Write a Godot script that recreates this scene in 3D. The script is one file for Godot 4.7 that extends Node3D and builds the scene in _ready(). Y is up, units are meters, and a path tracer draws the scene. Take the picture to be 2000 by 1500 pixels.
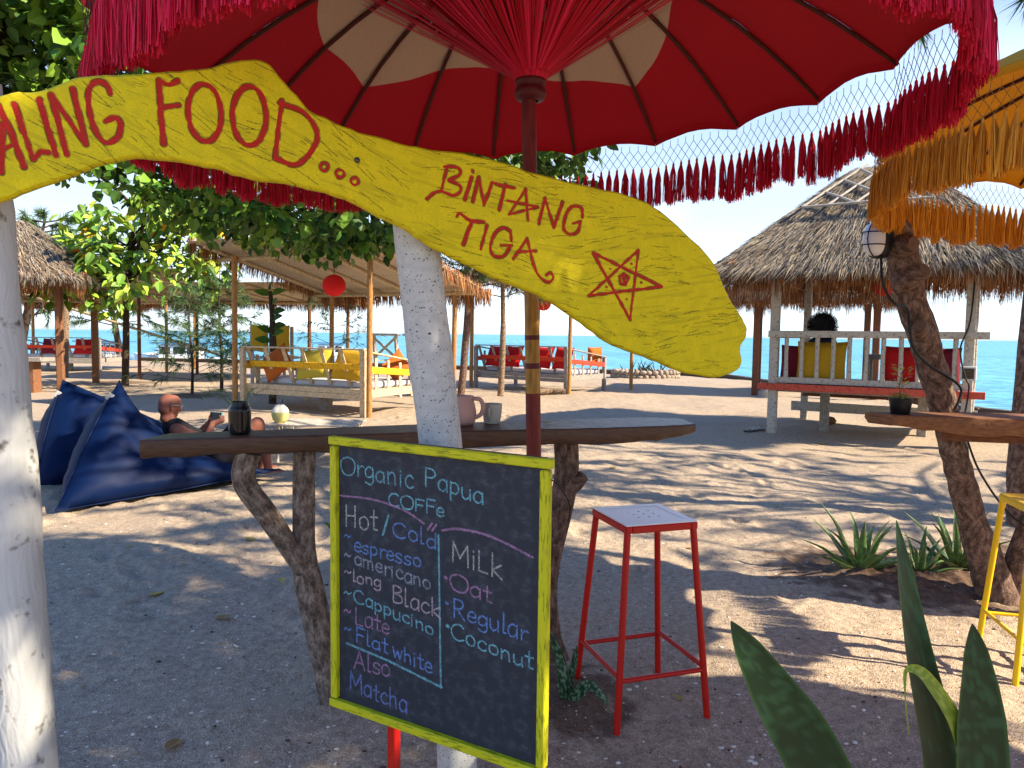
extends Node3D

var rng := RandomNumberGenerator.new()
var M := {}
var used_names := {}
var noise_a := FastNoiseLite.new()
var noise_b := FastNoiseLite.new()


# ---------------------------------------------------------------- mesh builder
class MB:
	var v := PackedVector3Array()
	var n := PackedVector3Array()
	var c := PackedColorArray()
	var uv := PackedVector2Array()
	var idx := PackedInt32Array()
	var col := Color(1, 1, 1)
	var xf := Transform3D()

	func vert(p: Vector3, nn: Vector3, u := Vector2.ZERO) -> int:
		v.append(xf * p)
		n.append((xf.basis * nn).normalized())
		c.append(col)
		uv.append(u)
		return v.size() - 1

	func tri(a: Vector3, b: Vector3, d: Vector3, ua := Vector2.ZERO, ub := Vector2.ZERO, ud := Vector2.ZERO) -> void:
		var nn := (d - a).cross(b - a)
		if nn.length_squared() < 1e-20:
			return
		nn = nn.normalized()
		var i := vert(a, nn, ua)
		vert(b, nn, ub)
		vert(d, nn, ud)
		idx.append(i)
		idx.append(i + 1)
		idx.append(i + 2)

	# a triangle turned so that it faces away from "inside"
	func tri_out(a: Vector3, b: Vector3, d: Vector3, inside: Vector3, ua := Vector2.ZERO, ub := Vector2.ZERO, ud := Vector2.ZERO) -> void:
		if (d - a).cross(b - a).dot((a + b + d) / 3.0 - inside) < 0.0:
			tri(a, d, b, ua, ud, ub)
		else:
			tri(a, b, d, ua, ub, ud)

	func quad_out(a: Vector3, b: Vector3, d: Vector3, e: Vector3, inside: Vector3, us := [Vector2.ZERO, Vector2.ZERO, Vector2.ZERO, Vector2.ZERO]) -> void:
		tri_out(a, b, d, inside, us[0], us[1], us[2])
		tri_out(a, d, e, inside, us[0], us[2], us[3])

	# box with chamfered edges, u of the texture along its longest side
	func box(ctr: Vector3, s: Vector3, b := Basis(), ch := 0.004) -> void:
		var h := s * 0.5
		ch = minf(ch, minf(h.x, minf(h.y, h.z)) * 0.45)
		var long := 0
		if s.y > s[long]: long = 1
		if s.z > s[long]: long = 2
		var off := Vector2(fmod(ctr.x * 3.7 + ctr.y * 1.3 + ctr.z * 5.1, 1.0), fmod(ctr.x * 7.1 + ctr.y * 9.7 + ctr.z * 2.3, 1.0))
		var faces := []
		for ax in 3:
			var u := (ax + 1) % 3
			var w := (ax + 2) % 3
			for sg in [-1.0, 1.0]:
				var q := []
				for k in [[-1.0, -1.0], [1.0, -1.0], [1.0, 1.0], [-1.0, 1.0]]:
					var p := Vector3()
					p[ax] = sg * h[ax]
					p[u] = k[0] * (h[u] - ch)
					p[w] = k[1] * (h[w] - ch)
					q.append(p)
				faces.append(q)
			for su in [-1.0, 1.0]:
				for sw in [-1.0, 1.0]:
					var q := []
					for k in [[-1.0, 0], [1.0, 0], [1.0, 1], [-1.0, 1]]:
						var p := Vector3()
						p[ax] = k[0] * (h[ax] - ch)
						p[u] = su * (h[u] - (ch if k[1] == 1 else 0.0))
						p[w] = sw * (h[w] - (ch if k[1] == 0 else 0.0))
						q.append(p)
					faces.append(q)
		for sx in [-1.0, 1.0]:
			for sy in [-1.0, 1.0]:
				for sz in [-1.0, 1.0]:
					var sgn := Vector3(sx, sy, sz)
					var q := []
					for ax in 3:
						var p := Vector3(sgn.x * (h.x - ch), sgn.y * (h.y - ch), sgn.z * (h.z - ch))
						p[ax] = sgn[ax] * h[ax]
						q.append(p)
					faces.append(q)
		for q in faces:
			var us := []
			var ps := []
			for p in q:
				var a: Vector3 = p
				var o1 := (long + 1) % 3
				var o2 := (long + 2) % 3
				us.append(Vector2(a[long], a[o1] + a[o2]) + off)
				ps.append(ctr + b * a)
			if ps.size() == 4:
				quad_out(ps[0], ps[1], ps[2], ps[3], ctr, us)
			else:
				tri_out(ps[0], ps[1], ps[2], ctr, us[0], us[1], us[2])

	# beam with a w by t section from p to q; "up" gives the direction of t
	func beam(p: Vector3, q: Vector3, w: float, t: float, up := Vector3.UP, ch := 0.004) -> void:
		var z := (q - p)
		var l := z.length()
		z /= l
		if absf(z.dot(up)) > 0.98:
			up = Vector3.RIGHT
		var x := up.cross(z).normalized()
		var y := z.cross(x)
		box((p + q) * 0.5, Vector3(w, t, l), Basis(x, y, z), ch)

	func tube(pts: Array, rad: Array, sides := 8, cap := true, rough := 0.0, nz: FastNoiseLite = null, vscale := 1.0) -> void:
		var m := pts.size()
		var t0: Vector3 = (pts[1] - pts[0]).normalized()
		var a := Vector3.UP.cross(t0)
		if a.length() < 0.1:
			a = Vector3.RIGHT.cross(t0)
		a = a.normalized()
		var base := v.size()
		var along := 0.0
		for i in m:
			var t: Vector3
			if i == 0: t = (pts[1] - pts[0]).normalized()
			elif i == m - 1: t = (pts[m - 1] - pts[m - 2]).normalized()
			else: t = (pts[i + 1] - pts[i - 1]).normalized()
			a = (a - t * a.dot(t)).normalized()
			var bb := t.cross(a)
			if i > 0:
				along += (pts[i] - pts[i - 1]).length()
			for k in sides + 1:
				var ang := TAU * k / sides
				var d: Vector3 = a * cos(ang) + bb * sin(ang)
				var r: float = rad[i]
				if nz and rough > 0.0:
					var p0: Vector3 = pts[i] + d * r
					r *= 1.0 + rough * nz.get_noise_3d(p0.x * 4.0, p0.y * 2.2, p0.z * 4.0)
				vert(pts[i] + d * r, d, Vector2(along, float(k) / sides * TAU * rad[i]) * vscale)
		for i in m - 1:
			for k in sides:
				var p := base + i * (sides + 1) + k
				var q := p + sides + 1
				idx.append_array(PackedInt32Array([p, q, p + 1, p + 1, q, q + 1]))
		if cap:
			for e in [0, m - 1]:
				var t: Vector3 = (pts[1] - pts[0]).normalized() * -1.0 if e == 0 else (pts[m - 1] - pts[m - 2]).normalized()
				var ctr := vert(pts[e], t)
				var ring := []
				for k in sides:
					var pv: Vector3 = xf.affine_inverse() * v[base + e * (sides + 1) + k]
					ring.append(vert(pv, t, Vector2(pv.x, pv.z)))
				for k in sides:
					if e == 0:
						idx.append_array(PackedInt32Array([ctr, ring[k], ring[(k + 1) % sides]]))
					else:
						idx.append_array(PackedInt32Array([ctr, ring[(k + 1) % sides], ring[k]]))

	# profile of (radius, height) turned about the y axis
	func lathe(ctr: Vector3, prof: Array, sides := 20) -> void:
		var base := v.size()
		for i in prof.size():
			var p0: Vector2 = prof[maxi(i - 1, 0)]
			var p1: Vector2 = prof[mini(i + 1, prof.size() - 1)]
			var tg := (p1 - p0).normalized()
			for k in sides + 1:
				var an := TAU * k / sides
				var d := Vector3(cos(an), 0, sin(an))
				vert(ctr + d * prof[i].x + Vector3.UP * prof[i].y, d * tg.y + Vector3.UP * -tg.x, Vector2(float(k) / sides, prof[i].y))
		for i in prof.size() - 1:
			for k in sides:
				var p := base + i * (sides + 1) + k
				var q := p + sides + 1
				idx.append_array(PackedInt32Array([p, p + 1, q, p + 1, q + 1, q]))

	# outline in the local xy plane given depth from z0 (back) to z1 (front), front edge eased
	func extrude(poly: PackedVector2Array, z0: float, z1: float, ease_by := 0.004, uvbox := Rect2(0, 0, 1, 1)) -> void:
		if Geometry2D.is_polygon_clockwise(poly):
			poly.reverse()
		var m := poly.size()
		var inner := PackedVector2Array()
		var nor := PackedVector2Array()
		for i in m:
			var e0 := (poly[i] - poly[(i + m - 1) % m]).normalized()
			var e1 := (poly[(i + 1) % m] - poly[i]).normalized()
			var t := (e0 + e1).normalized()
			var o := Vector2(t.y, -t.x)
			nor.append(o)
			inner.append(poly[i] - o * ease_by)
		var rings := [[inner, z1, 0.0], [poly, z1 - ease_by, 0.7], [poly, z0 + ease_by, 0.7], [inner, z0, 0.0]]
		var sc := func(p: Vector2) -> Vector2: return Vector2((p.x - uvbox.position.x) / uvbox.size.x, 1.0 - (p.y - uvbox.position.y) / uvbox.size.y)
		var tr := Geometry2D.triangulate_polygon(inner)
		for side in 2:
			var z := z1 if side == 0 else z0
			var b := v.size()
			for i in m:
				vert(Vector3(inner[i].x, inner[i].y, z), Vector3(0, 0, 1 if side == 0 else -1), sc.call(inner[i]))
			for k in range(0, tr.size(), 3):
				var a0: Vector2 = inner[tr[k]]
				var a1: Vector2 = inner[tr[k + 1]]
				var a2: Vector2 = inner[tr[k + 2]]
				var ccw := (a1 - a0).cross(a2 - a0) > 0.0
				if ccw == (side == 0):
					idx.append_array(PackedInt32Array([b + tr[k], b + tr[k + 2], b + tr[k + 1]]))
				else:
					idx.append_array(PackedInt32Array([b + tr[k], b + tr[k + 1], b + tr[k + 2]]))
		for s in 3:
			var ra: PackedVector2Array = rings[s][0]
			var rb: PackedVector2Array = rings[s + 1][0]
			var b := v.size()
			for i in m + 1:
				var j := i % m
				var nz := 0.7 if s == 0 else (-0.7 if s == 2 else 0.0)
				var nn := Vector3(nor[j].x, nor[j].y, nz).normalized()
				vert(Vector3(ra[j].x, ra[j].y, rings[s][1]), nn, sc.call(ra[j]))
				vert(Vector3(rb[j].x, rb[j].y, rings[s + 1][1]), nn, sc.call(rb[j]))
			for i in m:
				var p := b + i * 2
				idx.append_array(PackedInt32Array([p, p + 2, p + 1, p + 2, p + 3, p + 1]))

	# grid of points rows x cols with smooth normals
	func grid(rows: Array, flip := false, colors: Array = []) -> void:
		var r := rows.size()
		var k := (rows[0] as Array).size()
		var base := v.size()
		for i in r:
			for j in k:
				var du: Vector3 = rows[i][mini(j + 1, k - 1)] - rows[i][maxi(j - 1, 0)]
				var dv: Vector3 = rows[mini(i + 1, r - 1)][j] - rows[maxi(i - 1, 0)][j]
				var nn := dv.cross(du)
				if nn.length_squared() < 1e-16:
					nn = Vector3.UP
				nn = nn.normalized() * (-1.0 if flip else 1.0)
				if colors.size() > 0:
					col = colors[i][j]
				vert(rows[i][j], nn, Vector2(float(j) / (k - 1), float(i) / (r - 1)))
		for i in r - 1:
			for j in k - 1:
				var p := base + i * k + j
				var q := p + k
				if flip:
					idx.append_array(PackedInt32Array([p, q, p + 1, p + 1, q, q + 1]))
				else:
					idx.append_array(PackedInt32Array([p, p + 1, q, p + 1, q + 1, q]))

	func mesh() -> ArrayMesh:
		var a := []
		a.resize(Mesh.ARRAY_MAX)
		a[Mesh.ARRAY_VERTEX] = v
		a[Mesh.ARRAY_NORMAL] = n
		a[Mesh.ARRAY_COLOR] = c
		a[Mesh.ARRAY_TEX_UV] = uv
		a[Mesh.ARRAY_INDEX] = idx
		var m := ArrayMesh.new()
		m.add_surface_from_arrays(Mesh.PRIMITIVE_TRIANGLES, a)
		return m


# ---------------------------------------------------------------- scene helpers
func numbered(called: String) -> String:
	var k: int = used_names.get(called, 0)
	used_names[called] = k + 1
	return called if k == 0 else "%s_%03d" % [called, k]


func obj(called: String, mb: MB, m: Material, parent: Node3D = self) -> MeshInstance3D:
	var o := MeshInstance3D.new()
	o.mesh = mb.mesh()
	o.material_override = m
	o.name = numbered(called) if parent == self else called
	parent.add_child(o, true)
	return o


func put(called: String, m: Mesh, mt: Material, parent: Node3D, xf: Transform3D) -> MeshInstance3D:
	var o := MeshInstance3D.new()
	o.mesh = m
	o.material_override = mt
	o.name = numbered(called) if parent == self else called
	parent.add_child(o, true)
	o.transform = xf
	return o


func tag(o: Node3D, label: String, category: String, group := "") -> Node3D:
	o.set_meta("label", label)
	o.set_meta("category", category)
	if group != "":
		o.set_meta("group", group)
	return o


func thing(called: String, label: String, category: String, at := Vector3.ZERO, turn := 0.0, group := "") -> Node3D:
	var o := Node3D.new()
	o.name = numbered(called)
	add_child(o)
	o.position = at
	o.rotation_degrees.y = turn
	return tag(o, label, category, group)


func stuff(o: Node3D) -> void:
	o.set_meta("kind", "stuff")


func smooth_line(pts: Array, per := 6, closed := false) -> Array:
	var o := []
	var m := pts.size()
	for i in m - 1:
		var p0 = pts[maxi(i - 1, 0)]
		var p3 = pts[mini(i + 2, m - 1)]
		if closed and i == 0: p0 = pts[m - 2]
		if closed and i == m - 2: p3 = pts[1]
		for k in per:
			var t := float(k) / per
			o.append(pts[i].cubic_interpolate(pts[i + 1], p0, p3, t))
	o.append(pts[m - 1])
	return o


func lerp_list(vals: Array, m: int) -> Array:
	var o := []
	for i in m:
		var t := float(i) / (m - 1) * (vals.size() - 1)
		var k := mini(int(t), vals.size() - 2)
		o.append(lerpf(vals[k], vals[k + 1], t - k))
	return o


func rv(s := 1.0) -> Vector3:
	return Vector3(rng.randf_range(-s, s), rng.randf_range(-s, s), rng.randf_range(-s, s))


func lin(r: float, g: float, b: float) -> Color:      # sRGB bytes to the linear values that vertex colours take
	return Color(r / 255.0, g / 255.0, b / 255.0).srgb_to_linear()


func mat(r: float, g: float, b: float, rough := 0.85, vc := false) -> StandardMaterial3D:
	var m := StandardMaterial3D.new()
	m.albedo_color = Color(r / 255.0, g / 255.0, b / 255.0)
	m.roughness = rough
	m.metallic_specular = 0.4
	m.vertex_color_use_as_albedo = vc
	m.cull_mode = BaseMaterial3D.CULL_DISABLED
	return m


func textured(m: StandardMaterial3D, t: Texture2D, sc := 1.0, nt: Texture2D = null, ns := 1.0, triplanar := false) -> StandardMaterial3D:
	m.albedo_texture = t
	m.uv1_scale = Vector3(sc, sc, sc)
	m.uv1_triplanar = triplanar
	if nt:
		m.normal_enabled = true
		m.normal_texture = nt
		m.normal_scale = ns
	return m


func noise_image(size: int, freq: float, octaves := 4, sd := 1) -> PackedByteArray:
	var f := FastNoiseLite.new()
	f.seed = sd
	f.noise_type = FastNoiseLite.TYPE_SIMPLEX_SMOOTH
	f.frequency = freq
	f.fractal_octaves = octaves
	return f.get_seamless_image(size, size).get_data()


func image_of(w: int, h: int, grey: PackedFloat32Array, lo: Color, hi: Color) -> ImageTexture:
	var d := PackedByteArray()
	d.resize(w * h * 3)
	for i in w * h:
		var t := clampf(grey[i], 0.0, 1.0)
		d[i * 3] = int(255.0 * lerpf(lo.r, hi.r, t))
		d[i * 3 + 1] = int(255.0 * lerpf(lo.g, hi.g, t))
		d[i * 3 + 2] = int(255.0 * lerpf(lo.b, hi.b, t))
	var im := Image.create_from_data(w, h, false, Image.FORMAT_RGB8, d)
	im.generate_mipmaps()
	return ImageTexture.create_from_image(im)


func normal_of(w: int, h: int, grey: PackedFloat32Array, strength := 4.0) -> ImageTexture:
	var d := PackedByteArray()
	d.resize(w * h * 3)
	for y in h:
		for x in w:
			var i := y * w + x
			var gx := (grey[y * w + (x + 1) % w] - grey[y * w + (x + w - 1) % w]) * strength
			var gy := (grey[((y + 1) % h) * w + x] - grey[((y + h - 1) % h) * w + x]) * strength
			var nn := Vector3(-gx, gy, 1.0).normalized()
			d[i * 3] = int(127.5 + 127.5 * nn.x)
			d[i * 3 + 1] = int(127.5 + 127.5 * nn.y)
			d[i * 3 + 2] = int(127.5 + 127.5 * nn.z)
	var im := Image.create_from_data(w, h, false, Image.FORMAT_RGB8, d)
	im.generate_mipmaps()
	return ImageTexture.create_from_image(im)


func grey_of(b: PackedByteArray) -> PackedFloat32Array:
	var o := PackedFloat32Array()
	o.resize(b.size())
	for i in b.size():
		o[i] = b[i] / 255.0
	return o


# ---------------------------------------------------------------- the place
func _ready() -> void:
	rng.seed = 7
	noise_a.seed = 3
	noise_a.frequency = 1.0
	noise_a.fractal_octaves = 3
	noise_b.seed = 11
	noise_b.frequency = 1.0
	noise_b.fractal_octaves = 2

	var cam := Camera3D.new()
	cam.name = "camera"
	add_child(cam)
	cam.position = Vector3(0, 1.5, 0)
	cam.rotation = Vector3(-atan(96.0 / 1450.0), 0, deg_to_rad(0.695))
	cam.fov = rad_to_deg(2.0 * atan(750.0 / 1450.0))
	cam.near = 0.05
	cam.far = 12000.0
	cam.current = true

	var env := Environment.new()
	env.background_mode = Environment.BG_SKY
	var sky := Sky.new()
	var sm := ProceduralSkyMaterial.new()
	sm.sky_top_color = Color(0.23, 0.45, 0.76)
	sm.sky_horizon_color = Color(0.90, 0.97, 1.0)
	sm.sky_curve = 0.22
	sm.sky_energy_multiplier = 0.86
	sm.ground_horizon_color = Color(0.62, 0.74, 0.78)
	sm.ground_bottom_color = Color(0.35, 0.32, 0.27)
	sm.sun_angle_max = 12.0
	sm.sky_cover = cloud_cover()
	sky.sky_material = sm
	env.sky = sky
	env.tonemap_mode = Environment.TONE_MAPPER_LINEAR
	env.tonemap_exposure = 2.5
	env.sdfgi_enabled = true
	env.ssao_enabled = true
	env.ssil_enabled = true
	var we := WorldEnvironment.new()
	we.name = "world_environment"
	we.environment = env
	add_child(we)

	var sun := DirectionalLight3D.new()
	sun.name = "sun"
	add_child(sun)
	sun.light_energy = 1.6
	sun.light_color = Color(1.0, 0.94, 0.84)
	sun.light_angular_distance = 0.5
	sun.shadow_enabled = true
	sun.look_at_from_position(Vector3.ZERO, Vector3(-1.28, -1.0, -0.38), Vector3.UP)

	make_materials()
	print("materials")
	make_ground()
	make_sea()
	print("ground")
	make_foreground()
	print("foreground")
	make_umbrellas()
	print("umbrellas")
	make_lounge()
	print("lounge")
	make_huts()
	print("huts")
	make_trees()
	print("trees")
	make_small_things()
	print("done")


func cloud_cover() -> Texture2D:
	var w := 512
	var h := 256
	var f := FastNoiseLite.new()
	f.seed = 21
	f.frequency = 1.6
	f.fractal_octaves = 5
	var im := Image.create(w, h, false, Image.FORMAT_RGBA8)
	for y in h:
		var el := (0.5 - (y + 0.5) / h) * PI
		for x in w:
			var az := (x + 0.5) / w * TAU
			var d := Vector3(cos(az) * cos(el), sin(el) * 2.2, sin(az) * cos(el))
			var t := clampf((f.get_noise_3dv(d) - 0.08) * 2.4, 0.0, 1.0)
			if el < 0.0: t = 0.0
			im.set_pixel(x, y, Color(1, 1, 1, t * 0.2))
	return ImageTexture.create_from_image(im)


func make_materials() -> void:
	# plank wood: streaks along u
	var w := 512
	var g := PackedFloat32Array()
	g.resize(w * w)
	for y in w:
		for x in w:
			var warp := noise_b.get_noise_2d(x * 0.006, y * 0.012) * 14.0
			var a := noise_a.get_noise_2d(x * 0.012, (y + warp) * 0.11)
			var b := noise_a.get_noise_2d(x * 0.03 + 40.0, (y + warp) * 0.5)
			var k := noise_b.get_noise_2d(x * 0.02 + 9.0, y * 0.02)
			g[y * w + x] = clampf(0.62 + 0.42 * a + 0.24 * b + 0.25 * k, 0.0, 1.0)
	var wood := image_of(w, w, g, Color(0.6, 0.56, 0.52), Color(1, 1, 1))
	var wood_n := normal_of(w, w, g, 1.6)
	# flaked paint: mostly clean with worn specks
	var pb := noise_image(w, 0.02, 5, 5)
	var pc := noise_image(w, 0.09, 3, 8)
	var gp := PackedFloat32Array()
	gp.resize(w * w)
	for i in w * w:
		var s := pb[i] / 255.0 * 0.6 + pc[i] / 255.0 * 0.4
		gp[i] = clampf((s - 0.22) * 5.5, 0.0, 1.0) * (0.86 + 0.14 * g[i])
	var gq := PackedFloat32Array()
	gq.resize(w * w)
	for i in w * w:
		var s := pb[i] / 255.0 * 0.6 + pc[i] / 255.0 * 0.4
		gq[i] = clampf((s - 0.12) * 5.0, 0.0, 1.0) * (0.9 + 0.1 * g[i])
	var paint_clean := image_of(w, w, gq, Color(0.45, 0.43, 0.4), Color(1, 1, 1))
	var paint := image_of(w, w, gp, Color(0.5, 0.45, 0.4), Color(1, 1, 1))
	# bark
	var gb := PackedFloat32Array()
	gb.resize(w * w)
	for y in w:
		for x in w:
			var a := noise_a.get_noise_2d(x * 0.016, y * 0.03)
			var r := noise_a.get_noise_2d(x * 0.06 + 70.0, y * 0.11)
			var q := noise_b.get_noise_2d(x * 0.2 + 20.0, y * 0.25)
			gb[y * w + x] = clampf(0.58 + 0.55 * a + 0.3 * r + 0.22 * q, 0.0, 1.0)
	var bark := image_of(w, w, gb, Color(0.35, 0.31, 0.29), Color(1, 1, 1))
	var bark_n := normal_of(w, w, gb, 3.0)
	# whitewash with dark pits
	var gw := PackedFloat32Array()
	gw.resize(w * w)
	gw.fill(1.0)
	for i in w * w:
		gw[i] = 0.86 + 0.14 * (pb[i] / 255.0)
	var r2 := RandomNumberGenerator.new()
	r2.seed = 5
	for k in 650:
		var cx := r2.randi_range(0, w - 1)
		var cy := r2.randi_range(0, w - 1)
		var rad := r2.randf_range(0.7, 2.2)
		if r2.randf() < 0.06: rad *= 1.8
		var hgt := rad * r2.randf_range(0.8, 2.0)
		for dy in range(-5, 6):
			for dx in range(-4, 5):
				if pow(dx / rad, 2.0) + pow(dy / hgt, 2.0) < 1.0:
					gw[((cy + dy + w) % w) * w + (cx + dx + w) % w] = 0.1 + 0.2 * r2.randf()
	var white_pit := image_of(w, w, gw, Color(0.2, 0.19, 0.2), Color(1, 1, 1))
	var white_pit_n := normal_of(w, w, gw, 0.9)
	# cloth weave
	var gc := PackedFloat32Array()
	gc.resize(256 * 256)
	for y in 256:
		for x in 256:
			gc[y * 256 + x] = clampf(0.72 + 0.13 * sin(x * TAU / 4.0) * sin(y * TAU / 4.0) + 0.22 * noise_a.get_noise_2d(x * 0.02, y * 0.3) + 0.16 * noise_b.get_noise_2d(x * 0.3, y * 0.02), 0.0, 1.0)
	var weave := image_of(256, 256, gc, Color(0.55, 0.55, 0.55), Color(1, 1, 1))
	# sand
	var sw := 1024
	var s1 := noise_image(sw, 0.28, 3, 31)
	var s2 := noise_image(sw, 0.035, 4, 32)
	var s3 := noise_image(sw, 0.11, 2, 33)
	var gs := PackedFloat32Array()
	gs.resize(sw * sw)
	for i in sw * sw:
		gs[i] = clampf(0.5 + (s1[i] / 255.0 - 0.5) * 0.85 + (s2[i] / 255.0 - 0.5) * 0.35 + (s3[i] / 255.0 - 0.5) * 0.35, 0.0, 1.0)
	var sand_n := normal_of(sw, sw, gs, 2.2)
	for k in 2600:
		var cx := r2.randi_range(0, sw - 1)
		var cy := r2.randi_range(0, sw - 1)
		var val := 0.05 if r2.randf() < 0.55 else 1.0
		var ln := r2.randi_range(1, 5)
		var dirx := r2.randf_range(-1, 1)
		var diry := r2.randf_range(-1, 1)
		for q in ln:
			var xx := (cx + int(dirx * q) + sw) % sw
			var yy := (cy + int(diry * q) + sw) % sw
			gs[yy * sw + xx] = val
	var sand := image_of(sw, sw, gs, Color(0.42, 0.36, 0.31), Color(1.0, 0.98, 0.94))

	M.sand = textured(mat(236, 222, 202, 0.95, true), sand, 0.5, sand_n, 1.0, true)
	M.sand.uv1_world_triplanar = true
	M.white_trunk = textured(mat(200, 200, 196, 0.8), white_pit, 2.6, white_pit_n, 0.7)
	M.white_wash = textured(mat(196, 196, 192, 0.75), paint_clean, 0.8, wood_n, 0.45)
	M.white_plank = textured(mat(214, 206, 194, 0.8), wood, 1.3, wood_n, 0.5)
	M.grey_plank = textured(mat(172, 166, 158, 0.85), wood, 1.3, wood_n, 0.6)
	M.old_white = textured(mat(184, 178, 166, 0.8), paint, 1.6, wood_n, 0.4)
	M.pale_pine = textured(mat(224, 204, 168, 0.8), wood, 1.3, wood_n, 0.5)
	M.dark_slab = textured(mat(104, 76, 58, 0.38), wood, 1.6, wood_n, 0.8)
	M.mid_wood = textured(mat(150, 104, 72, 0.75), wood, 1.5, wood_n, 0.7)
	M.brown_post = textured(mat(128, 82, 56, 0.75), wood, 1.5, wood_n, 0.6)
	M.bamboo = textured(mat(190, 140, 78, 0.5), wood, 0.9, wood_n, 0.25)
	M.pale_bamboo = textured(mat(206, 184, 140, 0.55), wood, 0.9, wood_n, 0.3)
	M.white_cane = textured(mat(214, 208, 196, 0.6), wood, 0.9, wood_n, 0.3)
	M.yellow_board = textured(mat(226, 178, 30, 0.6), paint, 1.4, wood_n, 0.3)
	M.red_board = textured(mat(214, 66, 40, 0.6), paint, 1.4, wood_n, 0.3)
	M.coral_board = textured(mat(196, 82, 62, 0.7), paint, 1.4, wood_n, 0.4)
	M.bark_grey = textured(mat(164, 146, 130, 0.9), bark, 1.5, bark_n, 0.7)
	M.bark_brown = textured(mat(146, 118, 102, 0.9), bark, 1.5, bark_n, 0.7)
	M.bark_dark = textured(mat(92, 74, 60, 0.9), bark, 1.5, bark_n, 0.7)
	M.bark_pale = textured(mat(176, 150, 122, 0.9), bark, 1.5, bark_n, 0.7)
	M.red_steel = mat(196, 30, 18, 0.38)
	M.yellow_steel = mat(238, 190, 18, 0.38)
	M.seat_steel = mat(232, 234, 238, 0.25)
	M.pole_red = textured(mat(132, 38, 28, 0.5), wood, 0.7, wood_n, 0.25)
	M.pole_gold = textured(mat(196, 148, 62, 0.5), wood, 0.7, wood_n, 0.25)
	M.pole_band = mat(86, 22, 26, 0.5)
	M.rib = mat(78, 34, 22, 0.7)
	M.red_cloth = textured(mat(208, 20, 42, 0.9), weave, 9.0, null, 1.0, true)
	M.red_cloth.backlight = Color(0.95, 0.75, 0.8)
	M.light_cloth = textured(mat(222, 188, 158, 0.9), weave, 9.0, null, 1.0, true)
	M.light_cloth.backlight = Color(0.55, 0.5, 0.45)
	M.yellow_cloth = textured(mat(248, 172, 24, 0.9), weave, 9.0, null, 1.0, true)
	M.yellow_cloth.backlight = Color(0.95, 0.85, 0.7)
	M.thread_red = mat(255, 255, 255, 0.8, true)
	M.thread_red.backlight = Color(0.5, 0.5, 0.5)
	M.net_dark = mat(78, 36, 40, 0.8)
	M.net_red = mat(150, 40, 44, 0.8)
	M.net_gold = mat(150, 112, 50, 0.8)
	M.thatch = mat(255, 255, 255, 0.95, true)
	M.thatch_base = mat(116, 94, 72, 0.95)
	M.leaf = mat(255, 255, 255, 0.55, true)
	M.leaf.backlight = Color(0.7, 0.8, 0.35)
	M.needle = mat(255, 255, 255, 0.8, true)
	M.needle.backlight = Color(0.3, 0.35, 0.2)
	M.succulent = mat(255, 255, 255, 0.42, true)
	M.cover_blue = mat(4, 24, 60, 0.55)
	M.cover_blue.metallic_specular = 0.25
	M.skin = mat(140, 86, 68, 0.65)
	M.skin_dark = mat(112, 70, 50, 0.6)
	M.black_cloth = mat(26, 26, 32, 0.9)
	M.hair = mat(26, 24, 28, 0.8)
	M.black = mat(22, 23, 28, 0.45)
	M.cable = mat(24, 25, 28, 0.5)
	M.mint = mat(130, 205, 190, 0.5)
	M.screen = mat(14, 16, 20, 0.12)
	M.milk_glass = mat(222, 224, 226, 0.22)
	M.bead = mat(226, 226, 222, 0.3)
	M.jar_glass = mat(18, 20, 24, 0.08)
	M.pink_clay = mat(190, 152, 146, 0.5)
	M.grey_clay = mat(186, 184, 176, 0.5)
	M.husk = mat(206, 196, 120, 0.7)
	M.husk_cut = mat(236, 228, 206, 0.7)
	M.mattress = mat(196, 196, 204, 0.9)
	M.navy = mat(38, 42, 60, 0.9)
	M.cush_yellow = textured(mat(214, 168, 34, 0.9), weave, 6.0, null, 1.0, true)
	M.cush_lime = textured(mat(202, 186, 62, 0.9), weave, 6.0, null, 1.0, true)
	M.cush_orange = textured(mat(204, 108, 38, 0.9), weave, 6.0, null, 1.0, true)
	M.cush_red = textured(mat(206, 24, 28, 0.9), weave, 6.0, null, 1.0, true)
	M.cush_maroon = textured(mat(128, 26, 46, 0.9), weave, 6.0, null, 1.0, true)
	M.paper_red = mat(214, 30, 30, 0.85)
	M.paper_red.backlight = Color(0.5, 0.4, 0.4)
	M.paper_orange = mat(226, 124, 30, 0.85)
	M.paper_orange.backlight = Color(0.5, 0.4, 0.3)
	M.matting = textured(mat(206, 192, 168, 0.9), wood, 2.0)
	M.matting.backlight = Color(0.6, 0.55, 0.5)
	M.stone = textured(mat(214, 206, 194, 0.95), sand, 3.0, sand_n, 1.0, true)
	M.concrete = textured(mat(120, 106, 92, 0.95), sand, 1.0, sand_n, 1.0, true)
	M.soil = textured(mat(120, 98, 84, 0.95), sand, 3.0, sand_n, 1.2, true)
	M.boat_white = mat(230, 232, 236, 0.4)
	M.boat_blue = mat(60, 104, 150, 0.4)
	M.boat_glass = mat(34, 48, 62, 0.2)
	M.frame_lime = frame_paint(pb, pc, g)
	M.chrome = mat(90, 82, 78, 0.4)
	M.chrome.metallic = 0.8
	M.box_grey = mat(190, 190, 188, 0.6)


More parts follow.
